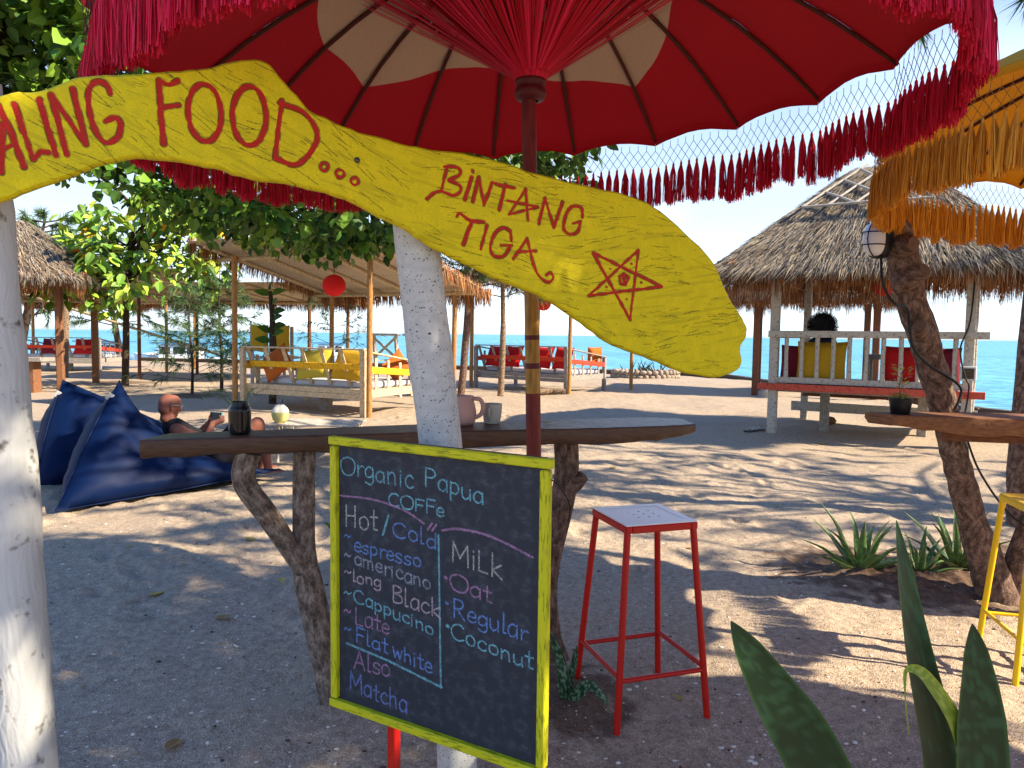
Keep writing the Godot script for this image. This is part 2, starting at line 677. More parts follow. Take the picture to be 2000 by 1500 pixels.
func frame_paint(_pb: PackedByteArray, _pc: PackedByteArray, g: PackedFloat32Array) -> StandardMaterial3D:
	var w := 512
	var gg := PackedFloat32Array()
	gg.resize(w * w)
	for y in w:
		for x in w:
			var t := noise_a.get_noise_2d(x * 0.02 + 300.0, y * 0.22)
			var s := noise_b.get_noise_2d(x * 0.016 + 90.0, y * 0.016)
			gg[y * w + x] = 1.0 - clampf((t + s * 0.5 - 0.26) * 5.0, 0.0, 1.0) * 0.32 - 0.14 * (1.0 - g[y * w + x])
	return textured(mat(206, 204, 22, 0.6), image_of(w, w, gg, Color(0.2, 0.22, 0.12), Color(1, 1, 1)), 1.6)


# ---------------------------------------------------------------- ground and sea
const SHORE := [[-400, 90], [-60, 52], [-20, 40], [-8, 36.5], [0, 33.5], [6.5, 31.4], [8.4, 29.5], [9.2, 22], [10.1, 16], [11.5, 12.5], [14, 10], [22, 4], [60, -20]]


func shore_depth(x: float) -> float:
	for i in SHORE.size() - 1:
		if x <= SHORE[i + 1][0]:
			var t := clampf((x - SHORE[i][0]) / float(SHORE[i + 1][0] - SHORE[i][0]), 0.0, 1.0)
			return lerpf(SHORE[i][1], SHORE[i + 1][1], t)
	return -20.0


func spaced(stops: Array) -> PackedFloat32Array:   # [[from, step], ...] up to the last value
	var o := PackedFloat32Array()
	for i in stops.size() - 1:
		var a: float = stops[i][0]
		var b: float = stops[i + 1][0]
		var m := maxi(1, int(round((b - a) / stops[i][1])))
		for k in m:
			o.append(lerpf(a, b, float(k) / m))
	o.append(stops[stops.size() - 1][0])
	return o


const SOIL := [[2.3, 4.75, 0.62], [2.95, 4.7, 0.55], [2.6, 4.45, 0.5], [0.22, 2.95, 0.32], [-11.0, 21.1, 0.9], [-7.5, 17.3, 0.8], [3.6, 5.0, 0.6]]


func ground_height(x: float, d: float) -> float:
	var y := noise_b.get_noise_2d(x * 0.35, d * 0.35) * 0.05 + noise_a.get_noise_2d(x * 1.3 + 50.0, d * 1.3) * 0.02
	y += noise_a.get_noise_2d(x * 4.2, d * 4.2 + 20.0) * 0.007
	if d < 9.0 and absf(x) < 6.0:
		y += noise_a.get_noise_2d(x * 13.0 + 7.0, d * 13.0) * 0.005
	for s in SOIL:
		var q: float = Vector2(x - s[0], d - s[1]).length() / s[2]
		if q < 1.3:
			y += 0.05 * exp(-q * q * 3.0) * (0.8 + 0.5 * noise_a.get_noise_2d(x * 9.0, d * 9.0))
	var e := d - shore_depth(x)
	if e > 0.0:
		y -= minf(e * 1.8, 2.4)
	elif e > -5.0:
		y -= 0.12 * smoothstep(-5.0, 0.0, e)
	return y


func make_ground() -> void:
	var xs := spaced([[-380, 60], [-60, 6], [-24, 0.8], [-9, 0.16], [-4.5, 0.045], [-2.7, 0.019], [2.9, 0.045], [5.0, 0.16], [12, 0.8], [30, 6], [60, 0]])
	var ds := spaced([[-25, 4], [-2, 0.4], [1.2, 0.02], [5.2, 0.045], [9.0, 0.14], [18, 0.4], [42, 4], [100, 0]])
	var nx := xs.size()
	var nd := ds.size()
	var hs := PackedFloat32Array()
	hs.resize(nx * nd)
	for j in nd:
		var d := ds[j]
		for i in nx:
			var x := xs[i]
			var y := ground_height(x, d)
			if d > 1.2 and d < 5.4 and x > -3.0 and x < 3.2:      # broom marks
				var mk := smoothstep(0.0, 0.35, noise_b.get_noise_2d(x * 0.55 + 31.0, d * 0.55))
				if mk > 0.01:
					var ph := x * 34.0 + d * 62.0 + noise_b.get_noise_2d(x * 0.8, d * 0.8) * 34.0
					y += 0.0035 * mk * sin(ph) * (0.6 + 0.5 * noise_a.get_noise_2d(x * 6.0, d * 6.0))
			hs[j * nx + i] = y
	# footprints trodden into the dry sand
	var r := RandomNumberGenerator.new()
	r.seed = 77
	for k in 480:
		var fd := r.randf_range(3.2, 15.0)
		var fx := r.randf_range(-0.75, 0.75) * fd
		if fd < 4.6 and fx > -0.6 and r.randf() < 0.85:
			continue
		var an := r.randf_range(0, TAU)
		var ca := cos(an)
		var sa := sin(an)
		var rx := r.randf_range(0.05, 0.09)
		var rz := r.randf_range(0.10, 0.19)
		var dep := r.randf_range(0.008, 0.024)
		var i0 := xs.bsearch(fx - 0.35)
		var i1 := xs.bsearch(fx + 0.35)
		var j0 := ds.bsearch(fd - 0.35)
		var j1 := ds.bsearch(fd + 0.35)
		for j in range(j0, j1):
			for i in range(i0, i1):
				var px := (xs[i] - fx) * ca + (ds[j] - fd) * sa
				var pz := -(xs[i] - fx) * sa + (ds[j] - fd) * ca
				var q := sqrt(pow(px / rx, 2.0) + pow(pz / rz, 2.0))
				if q < 2.2:
					hs[j * nx + i] += dep * (-exp(-q * q * 1.1) + 0.55 * exp(-pow((q - 1.35) / 0.4, 2.0)))
	var v := PackedVector3Array()
	var n := PackedVector3Array()
	var c := PackedColorArray()
	var idx := PackedInt32Array()
	v.resize(nx * nd)
	n.resize(nx * nd)
	c.resize(nx * nd)
	for j in nd:
		for i in nx:
			var p := j * nx + i
			v[p] = Vector3(xs[i], hs[p], -ds[j])
			var i0 := maxi(i - 1, 0)
			var i1 := mini(i + 1, nx - 1)
			var j0 := maxi(j - 1, 0)
			var j1 := mini(j + 1, nd - 1)
			var gx := (hs[j * nx + i1] - hs[j * nx + i0]) / (xs[i1] - xs[i0])
			var gd := (hs[j1 * nx + i] - hs[j0 * nx + i]) / (ds[j1] - ds[j0])
			n[p] = Vector3(-gx, 1.0, gd).normalized()
			var t := 1.0 + 0.12 * noise_b.get_noise_2d(xs[i] * 0.8, ds[j] * 0.8) + 0.12 * noise_a.get_noise_2d(xs[i] * 5.0, ds[j] * 5.0)
			var cc := Color(t, t, t)
			for s in SOIL:
				var q: float = Vector2(xs[i] - s[0], ds[j] - s[1]).length() / s[2]
				if q < 1.4:
					var f := smoothstep(0.25, -0.1, q - 0.8 + noise_a.get_noise_2d(xs[i] * 7.0 + 5.0, ds[j] * 7.0) * 0.55)
					cc = cc.lerp(Color(0.36, 0.27, 0.24) * (0.8 + 0.5 * noise_a.get_noise_2d(xs[i] * 22.0, ds[j] * 22.0)), f * 0.85)
			c[p] = cc
	for j in nd - 1:
		for i in nx - 1:
			var p := j * nx + i
			idx.append_array(PackedInt32Array([p, p + nx, p + 1, p + 1, p + nx, p + nx + 1]))
	var a := []
	a.resize(Mesh.ARRAY_MAX)
	a[Mesh.ARRAY_VERTEX] = v
	a[Mesh.ARRAY_NORMAL] = n
	a[Mesh.ARRAY_COLOR] = c
	a[Mesh.ARRAY_INDEX] = idx
	var m := ArrayMesh.new()
	m.add_surface_from_arrays(Mesh.PRIMITIVE_TRIANGLES, a)
	var o := put("sand_ground", m, M.sand, self, Transform3D())
	o.set_meta("kind", "structure")


func make_sea() -> void:
	var w := 512
	var s1 := noise_image(w, 0.02, 5, 41)
	var gs := grey_of(s1)
	var wn := normal_of(w, w, gs, 3.5)
	var s := mat(86, 176, 194, 0.3, true)
	s.normal_enabled = true
	s.normal_texture = wn
	s.normal_scale = 0.9
	s.uv1_triplanar = true
	s.uv1_world_triplanar = true
	s.uv1_scale = Vector3(0.035, 0.1, 0.14)
	var wt := PackedFloat32Array()
	wt.resize(w * w)
	for i in w * w:
		wt[i] = clampf((gs[i] - 0.5) * 2.4 + 0.55, 0.0, 1.0)
	s.albedo_texture = image_of(w, w, wt, Color(0.45, 0.7, 0.8), Color(1, 1, 1))
	s.metallic_specular = 0.3
	var ds := spaced([[-30, 10], [10, 1.5], [60, 6], [160, 40], [600, 400], [9000, 0]])
	var xs := spaced([[-9000, 1800], [-900, 150], [-150, 25], [-60, 6], [70, 25], [150, 150], [900, 1800], [9000, 0]])
	var rows := []
	var cols := []
	for d in ds:
		var r := []
		var cr := []
		for x in xs:
			r.append(Vector3(x, -0.9, -d))
			var k := noise_b.get_noise_2d(x * 0.012, d * 0.03) * 0.25
			var sea_grass := smoothstep(0.02, 0.12, k)     # darker weed beds scattered over the sandy bottom
			cr.append(Color(1.0, 1.0, 1.0).lerp(Color(0.55, 0.8, 0.9), sea_grass) * (1.0 + 0.3 * noise_a.get_noise_2d(x * 0.05, d * 0.12)))
		rows.append(r)
		cols.append(cr)
	var mb := MB.new()
	mb.grid(rows, true, cols)
	var o := obj("sea", mb, s)
	o.set_meta("kind", "structure")
	# kerb of old concrete along the beach edge
	var kb := MB.new()
	var prev := Vector3.ZERO
	for i in range(2, SHORE.size() - 1):
		var p := Vector3(SHORE[i][0], 0, -SHORE[i][1] + 0.15)
		if i > 2:
			kb.beam(prev + Vector3(0, -0.3, 0), p + Vector3(0, -0.3, 0), 0.3, 0.72, Vector3.UP, 0.03)
		prev = p
	tag(obj("sea_wall", kb, M.concrete), "low dark concrete kerb along the edge of the beach", "wall")


# ---------------------------------------------------------------- what is painted and chalked, in millimetres on each board
const SIGN_EDGE := [-55, 1922, 25, 1968, 81, 1996, 104, 2008, 137, 2012, 165, 2022, 195, 2035, 234, 2055, 325, 2074, 409, 2092, 485, 2110, 529, 2129, 575, 2144, 609, 2145, 638, 2129, 661, 2103, 691, 2076, 721, 2046, 764, 2028, 840, 2005, 918, 1995, 972, 1986, 1054, 1982, 1183, 1976, 1304, 1953, 1414, 1936, 1546, 1922, 1649, 1908, 1739, 1875, 1832, 1815, 1929, 1743, 1970, 1682, 2002, 1627, 2033, 1588, 2072, 1540, 2077, 1507, 2052, 1467, 2060, 1418, 2021, 1388, 1953, 1373, 1846, 1391, 1752, 1422, 1661, 1450, 1573, 1482, 1487, 1535, 1405, 1583, 1324, 1621, 1232, 1648, 1113, 1696, 1042, 1726, 972, 1765, 905, 1796, 840, 1824, 776, 1846, 714, 1857, 642, 1864, 572, 1869, 515, 1882, 448, 1890, 384, 1893, 321, 1889, 260, 1867, 199, 1836, 151, 1812, 112, 1792, 84, 1776, 37, 1762, -61, 1739]
const SIGN_STROKES := [
	[13, 0, 76, 1973, 98, 1919, 119, 1850],
	[13, 0, 83, 1936, 81, 1887, 78, 1834],
	[10, 0, 81, 1883, 104, 1896],
	[13, 0, 105, 1980, 121, 1922, 137, 1867, 151, 1885, 166, 1885],
	[13, 0, 151, 1995, 163, 1946, 180, 1880],
	[13, 0, 200, 1884, 186, 1952, 174, 2008, 237, 1910, 228, 1961, 215, 2027],
	[13, 1, 288, 2027, 282, 2043, 264, 2049, 248, 2033, 245, 1994, 257, 1941, 277, 1918, 299, 1930, 307, 1958, 298, 1975, 278, 1965],
	[13, 0, 394, 1928, 389, 2000, 387, 2068],
	[13, 1, 387, 2068, 407, 2062, 426, 2073],
	[11, 1, 391, 2008, 410, 2014, 427, 2019],
	[13, 1, 518, 2016, 517, 1994, 513, 1974, 505, 1958, 495, 1947, 483, 1943, 471, 1946, 461, 1956, 453, 1971, 448, 1990, 447, 2012, 449, 2032, 455, 2051, 464, 2064, 475, 2072, 487, 2073, 498, 2067, 508, 2054, 514, 2036, 518, 2016],
	[13, 1, 619, 2019, 617, 1996, 611, 1975, 602, 1958, 591, 1948, 578, 1944, 566, 1948, 555, 1959, 548, 1976, 544, 1997, 543, 2019, 547, 2041, 555, 2060, 565, 2074, 577, 2081, 589, 2081, 601, 2074, 610, 2060, 616, 2041, 619, 2019],
	[13, 0, 638, 1920, 646, 1989, 655, 2058],
	[13, 1, 650, 2051, 705, 2037, 734, 2002, 736, 1969, 708, 1925, 679, 1908, 639, 1921],
	[7, 1, 764, 1911, 763, 1907, 760, 1903, 755, 1901, 751, 1901, 747, 1903, 745, 1907, 745, 1912, 747, 1916, 751, 1919, 756, 1920, 760, 1919, 763, 1916, 764, 1911],
	[7, 1, 803, 1899, 802, 1894, 798, 1890, 794, 1888, 789, 1888, 786, 1891, 783, 1895, 783, 1899, 786, 1903, 789, 1906, 794, 1907, 798, 1906, 802, 1903, 803, 1899],
	[7, 1, 839, 1883, 838, 1879, 835, 1875, 831, 1873, 827, 1873, 823, 1876, 821, 1879, 821, 1883, 823, 1887, 827, 1890, 831, 1891, 835, 1890, 838, 1887, 839, 1883],
	[9, 0, 1073, 1943, 1056, 1876],
	[9, 1, 1065, 1941, 1100, 1942, 1109, 1926, 1078, 1906],
	[8, 1, 1078, 1906, 1109, 1895, 1108, 1878, 1088, 1868, 1056, 1876, 1034, 1868, 1018, 1853],
	[9, 0, 1140, 1921, 1122, 1860],
	[8, 0, 1143, 1938, 1143, 1935],
	[9, 0, 1145, 1857, 1161, 1921, 1177, 1851, 1200, 1912],
	[10, 0, 1238, 1908, 1222, 1841],
	[9, 1, 1202, 1911, 1231, 1905, 1265, 1902],
	[8, 0, 1249, 1829, 1299, 1902, 1307, 1818],
	[8, 0, 1245, 1867, 1336, 1856],
	[8, 0, 1249, 1829, 1336, 1856],
	[9, 0, 1340, 1811, 1358, 1881, 1387, 1803, 1412, 1875],
	[9, 1, 1477, 1838, 1472, 1863, 1446, 1867, 1425, 1845, 1417, 1804, 1438, 1787, 1462, 1797, 1469, 1824],
	[8, 0, 1446, 1819, 1471, 1825],
	[10, 1, 1101, 1814, 1109, 1822, 1139, 1805, 1177, 1805],
	[11, 0, 1142, 1801, 1119, 1741],
	[10, 0, 1186, 1796, 1169, 1731],
	[9, 1, 1258, 1758, 1254, 1783, 1233, 1792, 1209, 1775, 1196, 1738, 1208, 1715, 1237, 1717, 1253, 1741],
	[7, 0, 1228, 1744, 1259, 1747],
	[9, 0, 1264, 1709, 1304, 1767],
	[8, 1, 1304, 1767, 1317, 1727, 1330, 1685, 1351, 1659, 1373, 1650, 1387, 1662, 1379, 1676, 1366, 1669],
	[7, 0, 1276, 1729, 1332, 1735],
	[9, 0, 1513, 1739, 1750, 1651, 1501, 1616, 1664, 1755, 1641, 1550, 1513, 1739],
	[8, 0, 1601, 1675, 1617, 1683, 1633, 1672, 1624, 1652, 1606, 1655, 1601, 1675],
	[12, 0, 1615, 1671, 1620, 1661],
	[5, 0, 1568, 1697, 1571, 1696],
	[5, 0, 1641, 1714, 1644, 1713],
	[5, 0, 1676, 1660, 1679, 1659],
	[5, 0, 1626, 1612, 1628, 1610],
	[5, 0, 1558, 1643, 1561, 1642]]
const CHALK_WORDS := [
	["Organic", 10, 667, 263, 653, 49, "c"],
	["Papua", 299, 663, 483, 639, 47, "c"],
	["COFFe", 180, 600, 362, 591, 34, "c"],
	["Hot", 26, 519, 145, 522, 58, "w"],
	["Cold", 193, 518, 338, 505, 43, "b"],
	["espresso", 58, 454, 290, 447, 40, "b"],
	["americano", 60, 420, 323, 392, 39, "g"],
	["long", 53, 366, 156, 368, 34, "p"],
	["Black", 192, 337, 354, 325, 46, "p"],
	["Cappucino", 56, 312, 332, 275, 35, "c"],
	["Late", 62, 250, 186, 244, 45, "v"],
	["Flat", 64, 200, 180, 187, 41, "b"],
	["white", 196, 188, 329, 170, 40, "b"],
	["Also", 58, 122, 188, 126, 50, "v"],
	["Matcha", 44, 58, 246, 41, 50, "m"],
	["MiLk", 388, 479, 537, 458, 54, "k"],
	["Oat", 380, 410, 509, 394, 43, "v"],
	["Regular", 391, 336, 612, 319, 47, "b"],
	["Coconut", 384, 279, 626, 254, 41, "c"]]
const CHALK_LINES := [
	["c", 6, 164, 515, 184, 570],
	["c", 5, 348, 541, 353, 353, 358, 141],
	["c", 6, 34, 186, 184, 171, 361, 142],
	["v", 5, 11, 603, 102, 607, 168, 603, 246, 588, 301, 565],
	["v", 6, 314, 551, 327, 568],
	["v", 6, 328, 550, 341, 567],
	["v", 6, 359, 555, 409, 566, 485, 564, 552, 550, 623, 528],
	["b", 4, 26, 490, 33, 496, 42, 490, 50, 495],
	["g", 4, 26, 435, 33, 442, 41, 435, 50, 440],
	["p", 4, 26, 388, 33, 394, 41, 388, 50, 393],
	["c", 4, 25, 328, 32, 334, 41, 328, 50, 334],
	["v", 4, 25, 276, 32, 283, 41, 276, 49, 282],
	["b", 4, 25, 224, 32, 231, 41, 225, 49, 231],
	["v", 9, 370, 435, 373, 434],
	["b", 9, 374, 369, 377, 368],
	["c", 9, 377, 309, 380, 308]]

# strokes of each letter in a box one unit high: [advance, stroke, stroke ...], a stroke of x, y pairs; rounded where it has four points or more
const GLYPH := {
	"O": [0.85, [0.42, 1.0, 0.12, 0.8, 0.06, 0.45, 0.2, 0.08, 0.45, 0.0, 0.7, 0.15, 0.8, 0.55, 0.7, 0.88, 0.42, 1.0]],
	"C": [0.75, [0.68, 0.85, 0.5, 1.0, 0.22, 0.85, 0.1, 0.5, 0.2, 0.12, 0.45, 0.0, 0.7, 0.14]],
	"P": [0.65, [0.12, 0.0, 0.12, 1.0], [0.12, 0.98, 0.42, 1.0, 0.58, 0.78, 0.42, 0.55, 0.12, 0.5]],
	"F": [0.6, [0.12, 0.0, 0.12, 1.0], [0.12, 1.0, 0.58, 1.0], [0.12, 0.52, 0.5, 0.54]],
	"H": [0.65, [0.1, 0.0, 0.1, 1.0], [0.52, 0.0, 0.52, 1.0], [0.1, 0.5, 0.52, 0.52]],
	"B": [0.65, [0.12, 0.0, 0.12, 1.0], [0.12, 1.0, 0.45, 0.98, 0.5, 0.72, 0.14, 0.54], [0.14, 0.54, 0.52, 0.46, 0.56, 0.14, 0.36, 0.0, 0.12, 0.0]],
	"L": [0.55, [0.1, 1.0, 0.1, 0.02, 0.48, 0.02]],
	"A": [0.7, [0.04, 0.0, 0.34, 1.0, 0.62, 0.0], [0.14, 0.36, 0.54, 0.36]],
	"M": [0.85, [0.08, 0.0, 0.1, 1.0, 0.4, 0.3, 0.72, 1.0, 0.76, 0.0]],
	"R": [0.7, [0.12, 0.0, 0.12, 1.0], [0.12, 1.0, 0.46, 0.98, 0.54, 0.76, 0.4, 0.55, 0.12, 0.5], [0.26, 0.5, 0.62, 0.0]],
	"a": [0.55, [0.44, 0.52, 0.26, 0.62, 0.08, 0.4, 0.1, 0.08, 0.28, 0.0, 0.44, 0.2], [0.45, 0.6, 0.46, 0.0]],
	"b": [0.55, [0.1, 1.0, 0.1, 0.0], [0.1, 0.45, 0.3, 0.6, 0.46, 0.35, 0.36, 0.04, 0.1, 0.06]],
	"c": [0.5, [0.44, 0.5, 0.28, 0.62, 0.1, 0.42, 0.1, 0.14, 0.28, 0.0, 0.46, 0.1]],
	"d": [0.55, [0.44, 0.5, 0.26, 0.6, 0.08, 0.35, 0.14, 0.02, 0.34, 0.04, 0.45, 0.22], [0.46, 1.0, 0.46, 0.0]],
	"e": [0.52, [0.1, 0.32, 0.44, 0.34, 0.4, 0.56, 0.24, 0.62, 0.1, 0.42, 0.1, 0.12, 0.28, 0.0, 0.46, 0.1]],
	"g": [0.55, [0.44, 0.5, 0.26, 0.62, 0.08, 0.4, 0.14, 0.1, 0.34, 0.1, 0.44, 0.28], [0.45, 0.6, 0.46, -0.1, 0.3, -0.3, 0.08, -0.2]],
	"h": [0.55, [0.1, 1.0, 0.1, 0.0], [0.1, 0.4, 0.26, 0.6, 0.42, 0.5, 0.44, 0.0]],
	"i": [0.28, [0.13, 0.6, 0.14, 0.0], [0.13, 0.82, 0.14, 0.8]],
	"k": [0.55, [0.1, 1.0, 0.1, 0.0], [0.46, 0.6, 0.1, 0.28, 0.5, 0.0]],
	"l": [0.3, [0.12, 1.0, 0.12, 0.02, 0.24, 0.04]],
	"m": [0.8, [0.08, 0.6, 0.1, 0.0], [0.1, 0.42, 0.22, 0.6, 0.36, 0.5, 0.38, 0.0], [0.38, 0.42, 0.5, 0.6, 0.64, 0.5, 0.68, 0.0]],
	"n": [0.55, [0.08, 0.6, 0.1, 0.0], [0.1, 0.4, 0.24, 0.6, 0.4, 0.5, 0.44, 0.0]],
	"o": [0.55, [0.28, 0.6, 0.1, 0.46, 0.1, 0.14, 0.28, 0.0, 0.46, 0.14, 0.45, 0.46, 0.28, 0.6]],
	"p": [0.55, [0.1, 0.6, 0.1, -0.32], [0.1, 0.5, 0.3, 0.6, 0.46, 0.38, 0.36, 0.06, 0.1, 0.06]],
	"r": [0.42, [0.1, 0.6, 0.1, 0.0], [0.1, 0.36, 0.2, 0.54, 0.32, 0.6, 0.4, 0.54]],
	"s": [0.48, [0.42, 0.52, 0.26, 0.62, 0.1, 0.5, 0.16, 0.34, 0.36, 0.26, 0.4, 0.1, 0.24, 0.0, 0.06, 0.08]],
	"t": [0.42, [0.2, 0.9, 0.2, 0.04, 0.36, 0.02], [0.04, 0.58, 0.36, 0.6]],
	"u": [0.55, [0.08, 0.6, 0.1, 0.14, 0.24, 0.0, 0.42, 0.16], [0.44, 0.6, 0.46, 0.0]],
	"w": [0.7, [0.06, 0.6, 0.18, 0.0, 0.34, 0.44, 0.48, 0.0, 0.62, 0.6]],
}
const CHALK_COLOR := {"c": [128, 212, 226], "w": [214, 214, 204], "b": [112, 158, 236], "g": [170, 178, 192], "p": [214, 190, 196], "v": [196, 138, 184], "m": [124, 146, 226], "k": [206, 206, 188]}


# draws a stroke into a mask of coverage; points in pixels
func ink(mask: PackedFloat32Array, w: int, h: int, pts: Array, half: float) -> void:
	for i in pts.size() - 1:
		var a: Vector2 = pts[i]
		var b: Vector2 = pts[i + 1]
		var ab := b - a
		var l2 := maxf(ab.length_squared(), 1e-6)
		for y in range(maxi(0, int(minf(a.y, b.y) - half - 2)), mini(h, int(maxf(a.y, b.y) + half + 3))):
			for x in range(maxi(0, int(minf(a.x, b.x) - half - 2)), mini(w, int(maxf(a.x, b.x) + half + 3))):
				var p := Vector2(x, y)
				var t := clampf((p - a).dot(ab) / l2, 0.0, 1.0)
				var cv := clampf(half + 0.5 - (a + ab * t).distance_to(p), 0.0, 1.0)
				var k := y * w + x
				if cv > mask[k]:
					mask[k] = cv


func sign_material(x0: float, y0: float, sx: float, sy: float) -> StandardMaterial3D:
	var w := 2048
	var h := int(2048.0 * sy / sx)
	var ppm := w / sx
	var letters := PackedFloat32Array()
	letters.resize(w * h)
	var edges := PackedFloat32Array()
	edges.resize(w * h)
	var streak := PackedFloat32Array()
	streak.resize(w * h)
	for s in SIGN_STROKES:
		var pts := []
		for k in range(2, s.size(), 2):
			pts.append(Vector2((s[k] * 0.001 - x0) * ppm, h - (s[k + 1] * 0.001 - y0) * ppm))
		if s[1] == 1:
			pts = smooth_line(pts, 5)
		var half: float = s[0] * 0.0005 * ppm * 0.86
		for k in pts.size() - 1:      # the brush was pressed harder here and there
			var hk := half * (1.0 + 0.32 * noise_a.get_noise_2d(pts[k].x * 0.03, pts[k].y * 0.03))
			ink(letters, w, h, [pts[k], pts[k + 1]], hk)
			ink(edges, w, h, [pts[k], pts[k + 1]], hk + 2.4)
	# brush marks and drying cracks where the dark undercoat shows
	var r := RandomNumberGenerator.new()
	r.seed = 99
	for k in 3000:
		var p := Vector2(r.randf() * w, r.randf() * h)
		var u := p.x / w
		var along := lerpf(0.5, -0.12, smoothstep(0.1, 0.95, u)) + r.randf_range(-0.16, 0.16) + noise_b.get_noise_2d(p.x * 0.004, p.y * 0.004) * 0.7
		if noise_b.get_noise_2d(p.x * 0.006 + 50.0, p.y * 0.009) < r.randf_range(-0.4, 0.25):
			continue
		var ln := r.randf_range(6, 90) * r.randf_range(0.4, 1.0)
		var d := Vector2(cos(along), sin(along))
		ink(streak, w, h, [p, p + d * ln * 0.5 + Vector2(0, r.randf_range(-2, 2)), p + d * ln], r.randf_range(0.1, 0.95))
	# broad strokes of thinner paint
	var brush := PackedFloat32Array()
	brush.resize(w * h)
	for k in 420:
		var p := Vector2(r.randf() * w, r.randf() * h)
		var along := lerpf(0.5, -0.12, smoothstep(0.1, 0.95, p.x / w)) + r.randf_range(-0.1, 0.1)
		var ln := r.randf_range(40, 160)
		var off := Vector2(cos(along), sin(along)) * ln
		ink(brush, w, h, [p, p + off * 0.5 + Vector2(0, r.randf_range(-4, 4)), p + off], r.randf_range(1.5, 5.0))
	var d := PackedByteArray()
	d.resize(w * h * 3)
	var nb := noise_image(512, 0.02, 4, 61)
	var nf := noise_image(512, 0.12, 3, 62)
	var lo := Vector3(70, 62, 26)
	for y in h:
		for x in w:
			var i := y * w + x
			var t := nb[(y % 512) * 512 + (x % 512)] / 255.0
			var f := nf[((y * 2) % 512) * 512 + (x % 512)] / 255.0
			var cc := Vector3(226, 204, 8).lerp(Vector3(206, 190, 8), t) * (0.93 + 0.14 * f)
			cc = cc.lerp(Vector3(176, 158, 12), brush[i] * 0.45 * clampf(f * 1.5, 0.2, 1.0))
			var s := streak[i] * clampf((f - 0.3) * 3.0, 0.2, 1.0)
			cc = cc.lerp(lo, clampf(s * 0.85, 0.0, 1.0))
			cc = cc.lerp(Vector3(84, 58, 20), edges[i] * 0.8 * clampf((t - 0.3) * 3.0, 0.0, 1.0))
			cc = cc.lerp(Vector3(182, 34, 18) * (0.88 + 0.24 * f), letters[i])
			d[i * 3] = int(clampf(cc.x, 0, 255))
			d[i * 3 + 1] = int(clampf(cc.y, 0, 255))
			d[i * 3 + 2] = int(clampf(cc.z, 0, 255))
	var im := Image.create_from_data(w, h, false, Image.FORMAT_RGB8, d)
	im.generate_mipmaps()
	var hgt := PackedFloat32Array()
	hgt.resize(w * h)
	for i in w * h:
		hgt[i] = -letters[i] * 0.5 - streak[i] * 0.3 + nb[(i / w % 512) * 512 + (i % w) % 512] / 255.0 * 0.5
	var m := mat(255, 255, 255, 0.72)
	m.albedo_texture = ImageTexture.create_from_image(im)
	m.normal_enabled = true
	m.normal_texture = normal_of(w, h, hgt, 1.6)
	m.normal_scale = 0.8
	return m


